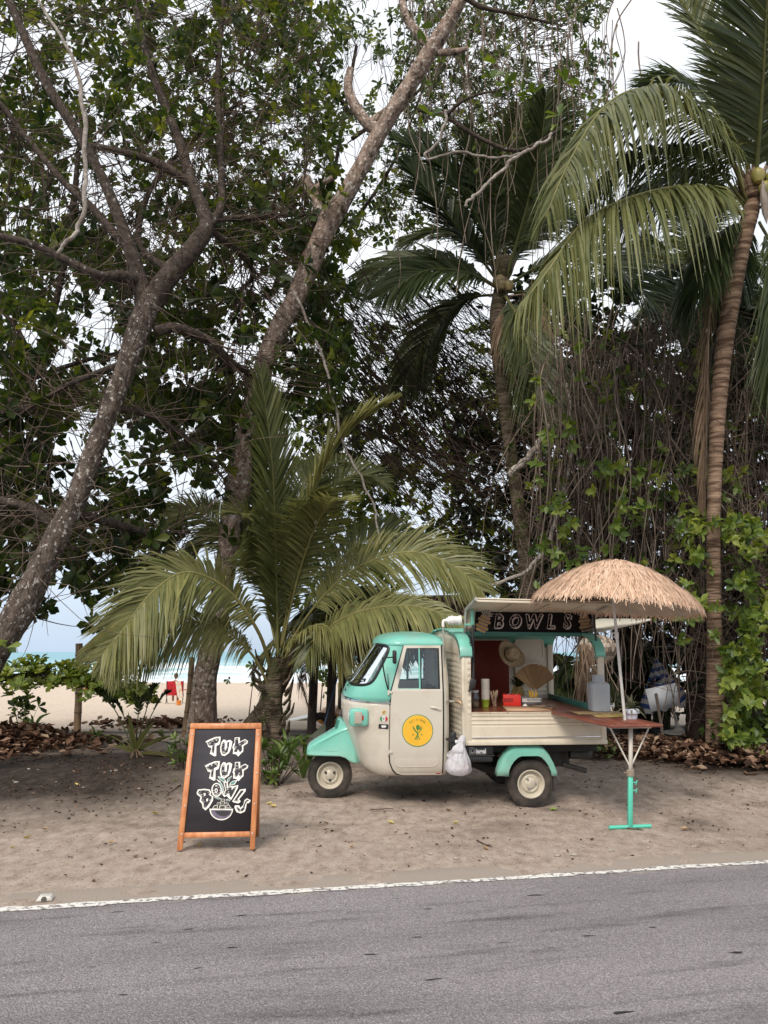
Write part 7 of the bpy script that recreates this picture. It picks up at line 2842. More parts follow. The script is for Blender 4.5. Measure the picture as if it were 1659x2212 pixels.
    mb.build('pot', mat('pot_blue', (.50, .53, .64), .3, col2=(.66, .68, .73), scale=5, coat=.3), t, sharp=40)
    mb = MB()
    n = 34
    ph = np.arange(n) * 2.4
    th = np.linspace(.1, 1.5, n)
    for p, h in zip(ph, th):
        d = np.array((cos(p) * sin(h), sin(p) * sin(h), cos(h)))
        L = rng.uniform(.13, .20)
        k = np.linspace(0, 1, 5)[:, None]
        c = np.array((0, 0, .09)) + d * L * k - np.array((0, 0, .10)) * k ** 2.5 * sin(h)
        w = np.cross(d, (0, 0, 1.))
        w = nrm(w) * .012
        wk = np.array([.7, 1, .9, .6, .05])[:, None]
        mb.add(np.stack([c + w * wk, c + np.array((0, 0, -.004)), c - w * wk], 1).reshape(-1, 3), [(i * 3 + j, i * 3 + j + 1, i * 3 + j + 4, i * 3 + j + 3) for i in range(4) for j in range(2)], 0, rng.uniform(0, 1))
    PC = [(.085, .095, .055), (.15, .155, .085), (.26, .25, .16)]
    mb.build('leaves', mat('pineapple_leaf', PC[0], .6, tint=PC, var=.15, transl=.15), t, sharp=0)
    # shell ornament behind the pot
    # ---- plastic bag hanging from the box corner
    t = vthing('plastic_bag', 'white translucent plastic bag of rubbish hanging at the corner of the van box', 'bag', (-.79, -.80, .70))
    zs = np.linspace(0, 1, 26)
    n = 44
    rows = []
    for f in zs:
        z = .075 - f * .40
        if f < .18:
            w = .022 + .02 * f / .18
            cx = .02 - .15 * f
        else:
            g = (f - .18) / .82
            w = .035 + .092 * math.sin(min(1, g * 1.05) * pi * .55) ** 1.5 * (1 if g < .75 else math.sqrt(max(.02, 1 - ((g - .75) / .25) ** 2)))
            cx = -.005 - .055 * math.sin(g * pi * .6) + .035 * g
        row = []
        for k in range(n):
            a = k * 2 * pi / n
            fold = 1 + (.16 * (1 - .6 * f)) * math.sin(a * 9 + f * 3) * .5 + .10 * (vnoise(np.array(a * 2.2), np.array(f * 6), 5) - .5) + .08 * math.sin(a * 17 + 4 * f) + .12 * (vnoise(np.array(a * 4.5), np.array(f * 11), 9) - .5)
            row.append((cx + w * fold * cos(a) * 1.05, w * fold * sin(a) * .8, z))
        rows.append(row)
    mb = MB()
    mb.grid(np.array(rows), wrap=True)
    # handle flap to the left
    fl = []
    for k in np.linspace(0, 1, 8):
        fl.append([(-.0 - .150 * k + .012 * math.sin(k * 9 + j * 2), -.055 + .014 * math.sin(j * 3 + k * 5), .03 - .105 * k - .07 * j * (1 - .5 * k)) for j in np.linspace(0, 1.6, 6)])
    mb.grid(np.array(fl))
    m = mat('bag_plastic', (.66, .66, .69), .3, col2=(.74, .74, .77), scale=6, transl=.35, bump=1, bscale=13, bdist=.03, alpha=.86)
    mb.build('bag', m, t, sharp=0)
    mb = MB()
    mb.lathe([(.001, -.05), (.035, -.03), (.045, 0), (.03, .035), (.001, .045)], 12, M=np.array(Matrix.Translation((.03, -.03, -.24))))
    mb.build('rubbish', mat('rubbish_red', (.55, .10, .12), .6, col2=(.65, .5, .4), scale=14), t)


build_counter_things()
# ================================================================== SHELTER, POSTS, BEACH THINGS
M_BAMBOO = mat('bamboo', (.17, .105, .055), .6, col2=(.30, .20, .11), scale=4, stretch=(6, 6, 1), dirt=(.10, .065, .04), dirt_scale=6)
M_POSTDARK = mat('dark_post', (.035, .026, .021), .85, col2=(.075, .056, .045), scale=6, stretch=(4, 4, 1))


def post(name, lab, cat, base, top, r, m, group=None, nodes=True):
    t = thing(name, lab, cat, base, group=group)
    mb = MB()
    n = 40
    c = smooth_path([np.zeros(3), (top - base) * .5 + np.array((.015, 0, 0)), top - base], n)
    L = np.linalg.norm(top - base)
    rr = np.full(n, r)
    if nodes:
        for k in np.arange(.12, L, .34):
            rr += .10 * r * np.exp(-((np.linspace(0, L, n) - k) / .02) ** 2)
    mb.tube(c, rr, 10)
    o = mb.build('shaft', m, t)
    for k in np.arange(.12, L, .34) if nodes else ():
        mb = MB()
        p = c[int(k / L * (n - 1))]
        mb.tube([p - (0, 0, .006), p + (0, 0, .006)], r * 1.13, 10)
        mb.build('node', M_POSTDARK, o)
    return t


def background():
    b = GG(166, 1592)
    post('bamboo_post', 'upright bamboo post standing alone before the green almond branch', 'post', b, P(171, 1390, b[1]), .066, M_BAMBOO)
    b = GG(398, 1592)
    post('bamboo_post', 'thin leaning bamboo pole left of the pale trunk behind the chalkboard', 'post', b, P(415, 1420, b[1] + .1), .055, M_BAMBOO)
    # thatched shelter
    Yh = 15.4
    o = P(850, 1500, Yh)
    o[2] = float(gz(o[0], o[1]))
    t = thing('thatched_shelter', 'low palm thatched shelter on dark poles behind the cab of the van', 'shelter', o)
    off = lambda v: np.asarray(v) - o
    for u, v1, yy in ((672, 1590, Yh - .6), (711, 1592, Yh - .6), (742, 1585, Yh - .5), (1010, 1580, Yh), (735, 1560, Yh + 2.4), (985, 1560, Yh + 2.4)):
        p = P(u, v1, yy)
        p[2] = float(gz(p[0], p[1])) - .02
        q = P(u + 7, 1325, yy)
        mb = MB()
        mb.tube(off(smooth_path([p, (p + q) / 2 + (.02, 0, 0), q], 12)), .085 if u != 742 else .07, 9)
        mb.build('pole', M_POSTDARK, t)
    e0, e1 = P(655, 1378, Yh - .9), P(1075, 1372, Yh - .9)
    r0, r1 = P(722, 1296, Yh + 1.1), P(1040, 1290, Yh + 1.1)
    b0, b1 = P(665, 1385, Yh + 3.2), P(1065, 1380, Yh + 3.2)
    mb = MB()
    mb.tube([off(r0), off(r1)], .06, 8)
    mb.build('ridge_pole', M_POSTDARK, t)
    mb = MB()
    for a0, a1 in ((e0, e1), (b0, b1)):
        g = np.array([[off(a0 * (1 - f) + a1 * f) * (1 - k) + off(r0 * (1 - f) + r1 * f) * k for f in np.linspace(0, 1, 20)] for k in np.linspace(0, 1, 6)])
        g[..., 2] += .05 * (fbm(g[..., 0] * 3, g[..., 1] * 3, 3, 6) - .5)
        mb.grid(g)
    TH = [(.045, .032, .024), (.085, .060, .045), (.15, .11, .085), (.22, .17, .135)]
    mth = mat('old_thatch', TH[0], .9, tint=TH, var=.2, scale=9, transl=.1)
    mb.build('thatch_bed', mth, t)
    for nm, n, side in (('thatch', 2600, 0), ('thatch', 900, 1)):
        f, k = rng.random(n), rng.random(n) ** 1.2
        a0, a1 = (e0, e1) if side == 0 else (b0, b1)
        pe = a0[None] * (1 - f[:, None]) + a1[None] * f[:, None]
        pr = r0[None] * (1 - f[:, None]) + r1[None] * f[:, None]
        p = pe * (1 - k[:, None]) + pr * k[:, None] + np.array((0, 0, .05))
        d = (pe - pr)
        d /= np.linalg.norm(d, axis=1)[:, None]
        d = d + rng.normal(0, .22, (n, 3)) + np.array((0, 0, -.25))
        low = k < .10
        d[low] = np.array((0, 0, -1)) + rng.normal(0, .18, (low.sum(), 3))
        mb = MB()
        leaves(mb, off(p), d, rng.normal(0, .4, (n, 3)) + (0, -.5, .8), rng.uniform(.3, .75, n), rng.uniform(.015, .045, n), LEAF_ELLIPTIC, rng.uniform(0, 1, n))
        mb.build(nm, mth, t, sharp=0)['kind'] = 'stuff'
    # rake leaning on the shelter pole
    g = GG(672, 1612)
    t = thing('leaf_rake', 'green fan rake with blue handle leaning head down behind the front mudguard', 'rake', g)
    tip = P(700, 1568, g[1] + .05)
    mb = MB()
    mb.tube([tip - g, P(742, 1415, g[1] + .7) - g], .014, 8)
    mb.build('handle', mat('rake_blue', (.03, .06, .13), .4), t)
    for i in range(13):
        mb = MB()
        e = P(640 + i * 4.6, 1608 + i * 2.2, g[1] - .1) - g
        mb.tube(smooth_path([tip - g, (tip - g) * .45 + e * .55, e], 8), .0075, 4, flat=.5)
        mb.build('tine', mat('rake_green', (.028, .040, .016), .5), t)
    mb = MB()
    hub = tip - g
    mb.add([hub + (0, -.012, .03), P(668, 1592, g[1] - .06) - g, P(702, 1604, g[1] - .06) - g, hub + (.03, -.012, .02)], [(0, 1, 2, 3)])
    mb.build('head_plate', MATS['rake_green'], t, smooth=False)
    # things lying in the shelter
    g = GG(712, 1572)
    t = thing('orange_kayak', 'orange plastic kayak end lying under the thatched shelter', 'kayak', g)
    mb = MB()
    mb.X = lambda v: v * (1.0, 1.6, 1) + (0, .3, .0)
    th = np.linspace(0, 2 * pi, 20)
    mb.grid(np.array([[(.30 * s * cos(a), .8 * y, .22 + .16 * s * sin(a)) for a in th] for y, s in ((-.5, .55), (-.48, .8), (-.4, .95), (0, 1), (.8, 1), (1.2, .6))]))
    mb.build('hull', mat('kayak_orange', (.36, .135, .02), .5, col2=(.48, .22, .04)), t)
    mb = MB()
    mb.X = lambda v: v * (1.0, 1.6, 1) + (0, .3, .0)
    mb.poly([(.16 * cos(a), .24 + .08 * sin(a)) for a in th[:-1]], .02, M=np.array(Matrix.Translation((0, -.415, 0))))
    mb.build('cockpit', M_UNDER, t)
    g = GG(690, 1590)
    t = thing('old_tyre', 'black old tyre lying by the shelter pole', 'tyre', g)
    mb = MB()
    mb.lathe([(.10, -.06), (.13, -.08), (.19, -.07), (.22, -.03), (.22, .03), (.19, .07), (.13, .08), (.10, .06), (.10, -.06)], 24, M=np.array(Matrix.Translation((0, .1, .2)) @ Matrix.Rotation(radians(75), 4, 'X')))
    mb.build('tyre', M_TYRE, t)
    g = GG(655, 1556)
    t = thing('surfboard', 'white surfboard lying on the sand left of the shelter poles', 'surfboard', g, (radians(8), radians(-12), radians(-30)))
    mb = MB()
    mb.X = lambda v: v * (1, .28, .05) + (0, 0, .06)
    mb.lathe([(1.0 * sin(pi * f), -cos(pi * f)) for f in np.linspace(.01, .99, 14)], 24)
    mb.build('board', mat('surf_white', (.66, .64, .60), .35), t)

    # red beach chair with its sitter, cooler, sunbathers
    g = GG(377, 1519)
    t = thing('beach_chair', 'red folding beach chair seen from behind far out on the sand', 'chair', g, (0, 0, radians(12)))
    M_RED = mat('chair_red', (.55, .02, .03), .6, transl=.15)
    mb = MB()
    mb.grid(np.array([[(x, -.18 - .18 * f, .38 + .55 * f) for x in np.linspace(-.34, .34, 6)] for f in np.linspace(0, 1, 5)]))
    mb.build('backrest', M_RED, t)
    mb = MB()
    mb.box((-.32, -.18, .33), (.32, .30, .36))
    mb.build('seat', M_RED, t)
    for sx in (-1, 1):
        for q in ([(sx * .34, -.38, .95), (sx * .34, -.15, .36), (sx * .32, .30, 0)], [(sx * .34, .32, .36), (sx * .34, -.32, 0)]):
            mb = MB()
            mb.tube(q, .016, 6)
            mb.build('leg', M_BLACKP, t)
        mb = MB()
        mb.box((sx * .42 - .06, -.2, .54), (sx * .42 + .06, .25, .565), bev=.01)
        mb.build('armrest', M_RED, t)
    M_SKIN = mat('skin', (.42, .23, .15), .6)
    M_HAIR = mat('hair_brown', (.07, .04, .025), .7)

    def figure(name, lab, loc, rotz, J, edges, R, head, cloth=None):
        p = thing(name, lab, 'person', loc, (0, 0, rotz))
        me = bpy.data.meshes.new('body')
        me.from_pydata(J, edges, [])
        me.materials.append(M_SKIN)
        o = link('body', me, p)
        sk = o.modifiers.new('skin', 'SKIN')
        for i, r in enumerate(R):
            me.skin_vertices[0].data[i].radius = (r, r)
        me.skin_vertices[0].data[0].use_root = True
        o.modifiers.new('sub', 'SUBSURF').render_levels = 2
        mb = MB()
        mb.lathe([(.001, -.115), (.05, -.10), (.078, -.03), (.083, .04), (.06, .10), (.001, .122)], 14, M=np.array(Matrix.Translation(head)))
        mb.tube([np.array(head) + (-.0, .075, -.02), np.array(head) + (0, .10, -.03)], .014, 6)
        mb.build('head', M_SKIN, p)
        mb = MB()
        mb.lathe([(.088, -.03), (.091, .05), (.066, .112), (.001, .135)], 14, M=np.array(Matrix.Translation(np.array(head) + (0, -.018, .01))))
        mb.lathe([(.001, -.03), (.03, 0), (.001, .03)], 8, M=np.array(Matrix.Translation(np.array(head) + (0, -.06, .13))))
        mb.build('hair', M_HAIR, p)
        if cloth:
            mb = MB()
            for q, r in cloth:
                mb.tube(q, r, 10)
            mb.build('swimwear', mat('swim_red', (.45, .05, .05), .7), p)
        return p
    J = [(0, .0, .42), (0, -.06, .62), (0, -.14, .84), (0, -.14, .96), (-.17, -.13, .84), (-.24, .02, .62), (-.26, .2, .60), (.17, -.13, .84), (.24, .02, .62), (.26, .2, .60), (-.10, .40, .44), (-.10, .52, .08), (-.10, .64, .05), (.10, .40, .44), (.10, .52, .08), (.10, .64, .05)]
    E = [(0, 1), (1, 2), (2, 3), (2, 4), (4, 5), (5, 6), (2, 7), (7, 8), (8, 9), (0, 10), (10, 11), (11, 12), (0, 13), (13, 14), (14, 15)]
    figure('person', 'person with hair tied up sitting in the red beach chair', g + (0, 0, .02), radians(12), J, E, [.14, .13, .13, .05, .06, .045, .035, .06, .045, .035, .075, .05, .035, .075, .05, .035], (.02, -.12, 1.10))
    t = thing('beach_towel', 'white and orange towel hung over the right side of the red beach chair', 'towel', g + (.2, -.38, .35), (0, 0, radians(12)))
    mb = MB()
    mb.grid(np.array([[(x + .1 * (1 - f), .02 - .13 * f + .012 * math.sin(x * 40), .58 * f) for x in np.linspace(-.10, .12, 8)] for f in np.linspace(-.2, 1, 8)]))
    mb.build('towel', mat('towel', (.70, .66, .58), .9, col2=(.62, .25, .08), scale=5, lo=.5, hi=.62), t)
    q = GG(424, 1514)
    t = thing('cooler_box', 'blue cooler box with pale lid on the sand by the red chair', 'cooler', q)
    mb = MB()
    mb.box((-.22, -.15, 0), (.22, .15, .30), bev=.03)
    mb.build('body', mat('cooler_blue', (.03, .12, .42), .4), t)
    mb = MB()
    mb.box((-.23, -.16, .302), (.23, .16, .36), bev=.02)
    mb.build('lid', mat('cooler_lid', (.08, .25, .50), .4), t)
    q = GG(386, 1523)
    t = thing('toy_bucket', 'small orange and yellow beach toy at the foot of the red chair', 'toy', q)
    mb = MB()
    mb.lathe([(.001, 0), (.08, 0), (.11, .18), (.10, .18), (.001, .03)], 14)
    mb.build('bucket', mat('bucket_orange', (.65, .20, .03), .4), t)
    for k, (u, v, lab, a) in enumerate(((206, 1490, 'person lying face down on an orange towel on the far sand', radians(75)), (352, 1488, 'person lying on the sand half hidden by the almond branch', radians(80)))):
        q = GG(u if k == 0 else 236, v)
        J = [(0, 0, .13), (0, .28, .15), (0, .52, .20), (0, .62, .26), (-.19, .50, .16), (-.27, .62, .06), (-.12, .78, .06), (.19, .50, .16), (.27, .62, .06), (.12, .78, .06), (-.10, -.42, .10), (-.11, -.84, .07), (-.11, -.98, .05), (.10, -.42, .10), (.11, -.84, .07), (.11, -.98, .05)]
        figure('person', lab, q + (0, 0, .01), a, J, E, [.13, .12, .13, .05, .06, .045, .035, .06, .045, .035, .08, .05, .035, .08, .05, .035], (0, .74, .32), [([(0, -.06, .14), (0, .06, .15)], .142)])
        if k == 0:
            t = thing('beach_towel', 'orange towel spread under the sunbather on the far sand', 'towel', q, (0, 0, a))
            mb = MB()
            mb.grid(np.array([[(x, y, .012 + .01 * math.sin(x * 9 + y * 7)) for x in np.linspace(-.5, .5, 8)] for y in np.linspace(-1.1, 1.0, 10)]))
            mb.build('towel', mat('towel_orange', (.62, .16, .08), .9), t)

    # folded striped umbrella with round base
    g = GG(1467, 1585)
    t = thing('folded_umbrella', 'folded blue and white striped beach umbrella leaning in a round white base', 'umbrella', g)
    mb = MB()
    mb.lathe([(.001, 0), (.30, 0), (.30, .02), (.25, .05), (.09, .07), (.06, .12), (.001, .12)], 28)
    mb.build('base', mat('base_white', (.50, .48, .45), .6, dirt=(.25, .22, .18)), t)
    top = P(1418, 1424, g[1] + .2) - g
    mb = MB()
    mb.tube([(0, 0, .08), top], .028, 10)
    mb.build('pole', mat('pole_white', (.60, .58, .54)), t)
    d = nrm(top)
    e1 = nrm(np.cross(d, (0, 1, 0)))
    e2 = np.cross(d, e1)
    Ltot = np.linalg.norm(top)
    n = 64
    stripes = 12
    ss = np.linspace(.33, 1.0, stripes * 2 + 1)
    bl, wh = MB(), MB()
    ring = []
    for s in ss:
        f = (1 - s) / .67
        rr = .02 + .44 * f ** .85
        a = np.arange(n) * 2 * pi / n
        r = rr * (1 + .20 * f * np.cos(a * 8) + .05 * np.cos(a * 3 + 1))
        c = top * s + d * (.05 * f * np.cos(a * 8))[:, None] - np.array((.10 * f, 0, 0))
        ring.append(c + e1 * (r * np.cos(a))[:, None] + e2 * (r * np.sin(a))[:, None])
    for k in range(stripes):
        (bl if k % 2 else wh).grid(np.array(ring[2 * k:2 * k + 3]), wrap=True)
    bl.build('blue_stripes', mat('cloth_blue', (.03, .075, .27), .8, transl=.1), t)
    wh.build('white_stripes', mat('cloth_grey', (.52, .52, .54), .8, transl=.1), t)
    # blank white sign on a stake
    g = GG(1436, 1640) + (0, 1.6, 0)
    g = P(1436, 1585, 13.2)
    g[2] = float(gz(g[0], g[1]))
    t = thing('white_placard', 'blank white placard on a bare stake in front of the folded umbrella', 'sign', g)
    mb = MB()
    a, b = P(1432, 1588, 13.2) - g, P(1417, 1498, 13.15) - g
    mb.tube([a, b], .026, 6)
    mb.build('stake', mat('stake_grey', (.15, .12, .10), .9), t)
    q = [P(u, v, 13.18) - g for u, v in ((1394, 1489), (1460, 1475), (1470, 1525), (1407, 1538))]
    mb = MB()
    mb.add(q + [w + np.array((0, .012, 0)) for w in q], [(0, 1, 2, 3), (7, 6, 5, 4), (0, 4, 5, 1), (1, 5, 6, 2), (2, 6, 7, 3), (3, 7, 4, 0)])
    mb.build('panel', mat('placard', (.58, .60, .64), .6), t, smooth=False)
    # woven basket lamp hung behind the roof of the van
    c = P(1289, 1398, 10.9)
    t = thing('woven_basket', 'woven palm basket hanging behind the rear corner of the van roof', 'basket', c)
    BK = [(.14, .105, .075), (.30, .24, .185), (.42, .35, .28)]
    mb = MB()
    rows = []
    prof = [(.02, -.24), (.14, -.22), (.24, -.12), (.27, 0), (.22, .10), (.10, .16), (.02, .17)]
    pz = smooth_path(np.array([(r, 0, z) for r, z in prof]), 13)
    n = 28
    for i in range(12):
        for k in range(n):
            a0 = (k + .5 * (i % 2)) * 2 * pi / n
            a1 = a0 + 2 * pi / n * .94
            am = (a0 + a1) / 2
            pt = lambda r, a, z, o=0: ((r + o) * cos(a), (r + o) * sin(a), z)
            r0, z0, r1, z1 = pz[i][0], pz[i][2], pz[i + 1][0], pz[i + 1][2]
            mb.add([pt(r0, a0, z0, .004), pt(r0, a1, z0, -.004), pt(r1, a1, z1, .006), pt(r1, a0, z1, .0)], [(0, 1, 2, 3)], 0, rng.choice((.0, .35, .8, 1)))
    mb.build('weave', mat('basket_weave', BK[0], .85, tint=BK, var=.15), t, smooth=False)['kind'] = 'stuff'
    mb = MB()
    mb.tube([(0, 0, .17), (.05, .1, 2.0)], .008, 5)
    mb.build('cord', M_TWIG_DARK, t)
    q = P(1262, 1400, 10.6)
    t = thing('dry_frond_bunch', 'bunch of dry hanging palm leaves beside the woven basket', 'dry leaves', q)
    mb = MB()
    for i in range(70):
        a = np.array((rng.normal(0, .06), rng.normal(0, .06), .05))
        L = rng.uniform(.5, .95)
        c = wander(a, a + (rng.normal(0, .12), rng.normal(0, .08), -L), 7, .05)
        w = np.array((.006, .003, 0)) * rng.uniform(.5, 1.5)
        mb.grid(np.stack([c + w, c - w], 1), tint=rng.uniform(.2, 1))
    mb.tube([(0, 0, .05), (.1, .1, 1.2)], .01, 5)
    mb.build('leaves', M_FROND_DEAD, t, sharp=0)


background()
# ================================================================== LOW PLANTS, LEAF LITTER, SMALL THINGS
def bush(lab, base, w, h, n, L, Wd, m, k=8, tmpl=LEAF_ELLIPTIC, name='bush', group=None, tn=.5, spread=(.5, 1.35)):
    t = thing(name, lab, 'plant', base, group=group)
    tw = MB()
    p = np.stack([rng.normal(0, w * .5, n), rng.normal(0, w * .35, n), rng.uniform(.15, 1, n) * h], -1)
    p[:, :2] *= (.5 + .5 * (p[:, 2:] / h))
    for q in p:
        tw.tube([(q[0] * .2, q[1] * .2, 0), q * (.7, .7, .6), q], [.007, .003], 4, cap=False)
    tw.build('stems', M_TWIG, t, sharp=0)
    ax = p * (1.1, 1.1, 0) + np.array((0, 0, .25)) + rng.normal(0, .12, (n, 3))
    ntop = min(n, 20)
    lm = leafmeshes(tmpl, m)
    leaf_objects(t, lm, p[:ntop], ax[:ntop], k, L, Wd, spread, .3, tint=1 + 2 * tn)
    if n > ntop:
        cr = MB()
        rosettes(cr, p[ntop:], ax[ntop:], k, L, Wd, spread, tmpl, np.clip(rng.normal(tn, .2, n - ntop), 0, 1))
        cr.build('foliage', m, t, sharp=0)['kind'] = 'stuff'
    return t


M_BUSH = mat('bush_leaf', ALM[0], .42, tint=[(.022, .045, .012), (.045, .085, .018), (.085, .14, .028), (.16, .21, .05)], var=.15, scale=30, transl=.28, spec=.4)


def plants():
    b = GG(592, 1695)
    bush('leafy green bush between the chalkboard and the front wheel', b, .42, .50, 46, .125, .042, M_BUSH, 9, tn=.6)
    b = GG(395, 1662)
    bush('small bright bush at the left edge of the chalkboard', b, .25, .40, 18, .12, .04, M_BUSH, 8, tn=.7)
    # low almond branch reaching in from the left
    Yb = 12.6
    b = P(-40, 1500, Yb)
    t = thing('almond_branch', 'low bright green almond branch reaching right over the sand from the big left trunk', 'branch', b)
    mb = MB()
    c = ppath([(-60, 1480, Yb), (40, 1460, Yb), (120, 1462, Yb), (200, 1478, Yb), (270, 1500, Yb), (320, 1512, Yb)], 40)
    limb3(mb, c - b, np.linspace(.05, .012, 40), 8)
    mb.build('limb', M_BRANCH, t, sharp=0)
    n = 230
    f = rng.integers(2, 40, n)
    p = c[f] + np.stack([rng.normal(0, .14, n), rng.normal(0, .18, n), rng.uniform(-.20, .26, n) * np.interp(f, [0, 40], [1.15, .3])], -1)
    tw = MB()
    ax = twigs_to(tw, p, c, .006, .003)
    tw.v = [v - b for v in tw.v]
    tw.build('twigs', M_TWIG, t, sharp=0)['kind'] = 'stuff'
    ax = ax * .4 + np.array((0, -.1, .7))
    lm = leafmeshes(LEAF_OBOVATE, M_BRIGHTLEAF)
    leaf_objects(t, lm, p[:42] - b, ax[:42], 7, .17, .085, (.5, 1.3), .3, tint=2.7)
    cr = MB()
    rosettes(cr, p[42:] - b, ax[42:], 7, .17, .085, (.5, 1.3), LEAF_OBOVATE, np.clip(rng.normal(.85, .2, n - 42), 0, 1))
    cr.build('foliage', M_BRIGHTLEAF, t, sharp=0)['kind'] = 'stuff'
    b = GG(48, 1586)
    bush('dark leaved sapling under the big left trunk', b, .30, .75, 14, .2, .1, M_ALMOND, 6, LEAF_OBOVATE, 'sapling', tn=.25)
    b = P(22, 1400, 9.9)
    t = thing('leaf_whorl', 'single bright whorl of almond leaves sprouting at the big left trunk', 'leaves', b)
    leaf_objects(t, lm, [(0, -.1, 0), (-.12, -.1, -.02)], [(0.2, -.4, .6), (-.2, -.4, .5)], 6, .22, .1, (.6, 1.3), .2, tint=1.9)
    # saplings in front of the beach
    for u, v, h, lab, n in ((537, 1552, 1.1, 'thin sapling with a few drooping leaves between the pale trunk and the young palm', 7), (690, 1560, 1.5, 'bright leaved sapling between the shelter poles', 26), (1492, 1578, .55, 'small dark seedling beside the folded umbrella', 6)):
        b = GG(u, v)
        t = thing('sapling', lab, 'plant', b)
        mb = MB()
        c = smooth_path([(0, 0, 0), (.05, 0, h * .5), (.10, 0, h)], 14)
        mb.tube(c, [.018, .008], 6)
        mb.build('stem', M_TWIG, t)
        p = c[rng.integers(7, 14, n)] + rng.normal(0, .16, (n, 3)) * (1.2, 1, 1)
        leaf_objects(t, lm, p, rng.normal(0, .4, (n, 3)) + (0, -.2, .1), 4, .2, .11, (.5, 1.4), .6, tint=1.2 if n != 26 else 2)
    # sprouting coconut in the middle of the clearing
    b = GG(292, 1632)
    t = thing('palm_seedling', 'sprouting coconut seedling with dark feathered fronds in the clearing', 'plant', b)
    for i, (du, dv, tn, tip) in enumerate(((-85, -140, .1, .5), (-50, -115, .15, .4), (72, -135, .12, .5), (46, -150, .15, .4), (10, -125, .2, .4), (-100, -30, .4, .3), (90, -10, .45, .3), (60, -40, .6, .2), (-55, -28, .5, .3))):
        e = P(292 + du, 1632 + dv, b[1] + rng.uniform(-.3, .3)) - b
        mb = frond([(0, 0, .02), e * .45 + (0, 0, .16), e * .8 + (0, 0, .12), e], .21 if i < 5 else .1, .030 if i < 5 else .05, 30 if i < 5 else 12, .1, tint=tn, rach=.010, start=.4)
        mb.build('frond', M_FROND, t, sharp=0)
    for i, (du, dv, w) in enumerate(((30, -60, .11), (-12, -75, .08), (70, -40, .07), (-40, -18, .09), (95, 8, .07))):
        e = P(292 + du, 1632 + dv, b[1] - .25) - b
        mb = MB()
        leaves(mb, [(0, 0, .03)], [e], [(0.2, -.8, .6)], np.linalg.norm(e) * 1.15, w, LEAF_ELLIPTIC, .75)
        mb.build('leaf', M_FROND, t)
    mb = MB()
    for i in range(9):
        e = np.array((rng.normal(0, .3), rng.uniform(-.4, -.05), .01))
        mb.tube(smooth_path([(0, 0, .1), e * .5 + (0, 0, .06), e], 8), .009, 4)
    mb.build('dry_leaf_bases', M_FROND_DEAD, t)['kind'] = 'stuff'
    # blades of lily like plants
    for u, v, n, h, lab in ((70, 1588, 9, .42, 'clump of broad strap leaves in the left leaf heap'), (618, 1655, 7, .5, 'strap leaved plant right of the green bush'), (655, 1680, 6, .4, 'dark strap leaved plant by the front wheel'), (205, 1598, 5, .25, 'low strap leaved tuft right of the bamboo post'), (655, 1612, 6, .22, 'light green tuft beside the rake')):
        b = GG(u, v)
        t = thing('lily_plant', lab, 'plant', b)
        for i in range(n):
            a = i * 2.4
            e = np.array((cos(a) * h * .7, sin(a) * h * .5, h * rng.uniform(.5, 1)))
            q = smooth_path([(0, 0, 0), e * (.35, .35, .75), e], 8)
            w = nrm(np.cross(e, (0, 1, .3))) * .024
            k = np.array([.5, .9, 1, 1, .9, .7, .4, .05])[:, None]
            mb = MB()
            mb.grid(np.stack([q + w * k, q + np.array((0, .006, -.006)), q - w * k], 1), tint=rng.uniform(.2, .8))
            mb.build('blade', M_BUSH, t, sharp=0)
    for u, v, w, h, n, lab in ((1280, 1640, .35, .22, 26, 'low weeds growing behind the rear wheel'), (1610, 1640, .5, .6, 34, 'leafy weeds at the foot of the right thicket'), (1590, 1575, .35, .5, 26, 'broad creeper leaves at the foot of the ringed palm'), (1615, 1500, .4, .9, 40, 'bright creeper climbing the dark trunk at the right edge')):
        b = GG(u, v) if v > 1580 else np.append(P(u, v, 11.6)[:2], .1)
        bush(lab, b, w, h, n, .11, .065, M_BUSH, 6, LEAF_ELLIPTIC, 'weeds', tn=.45)


plants()


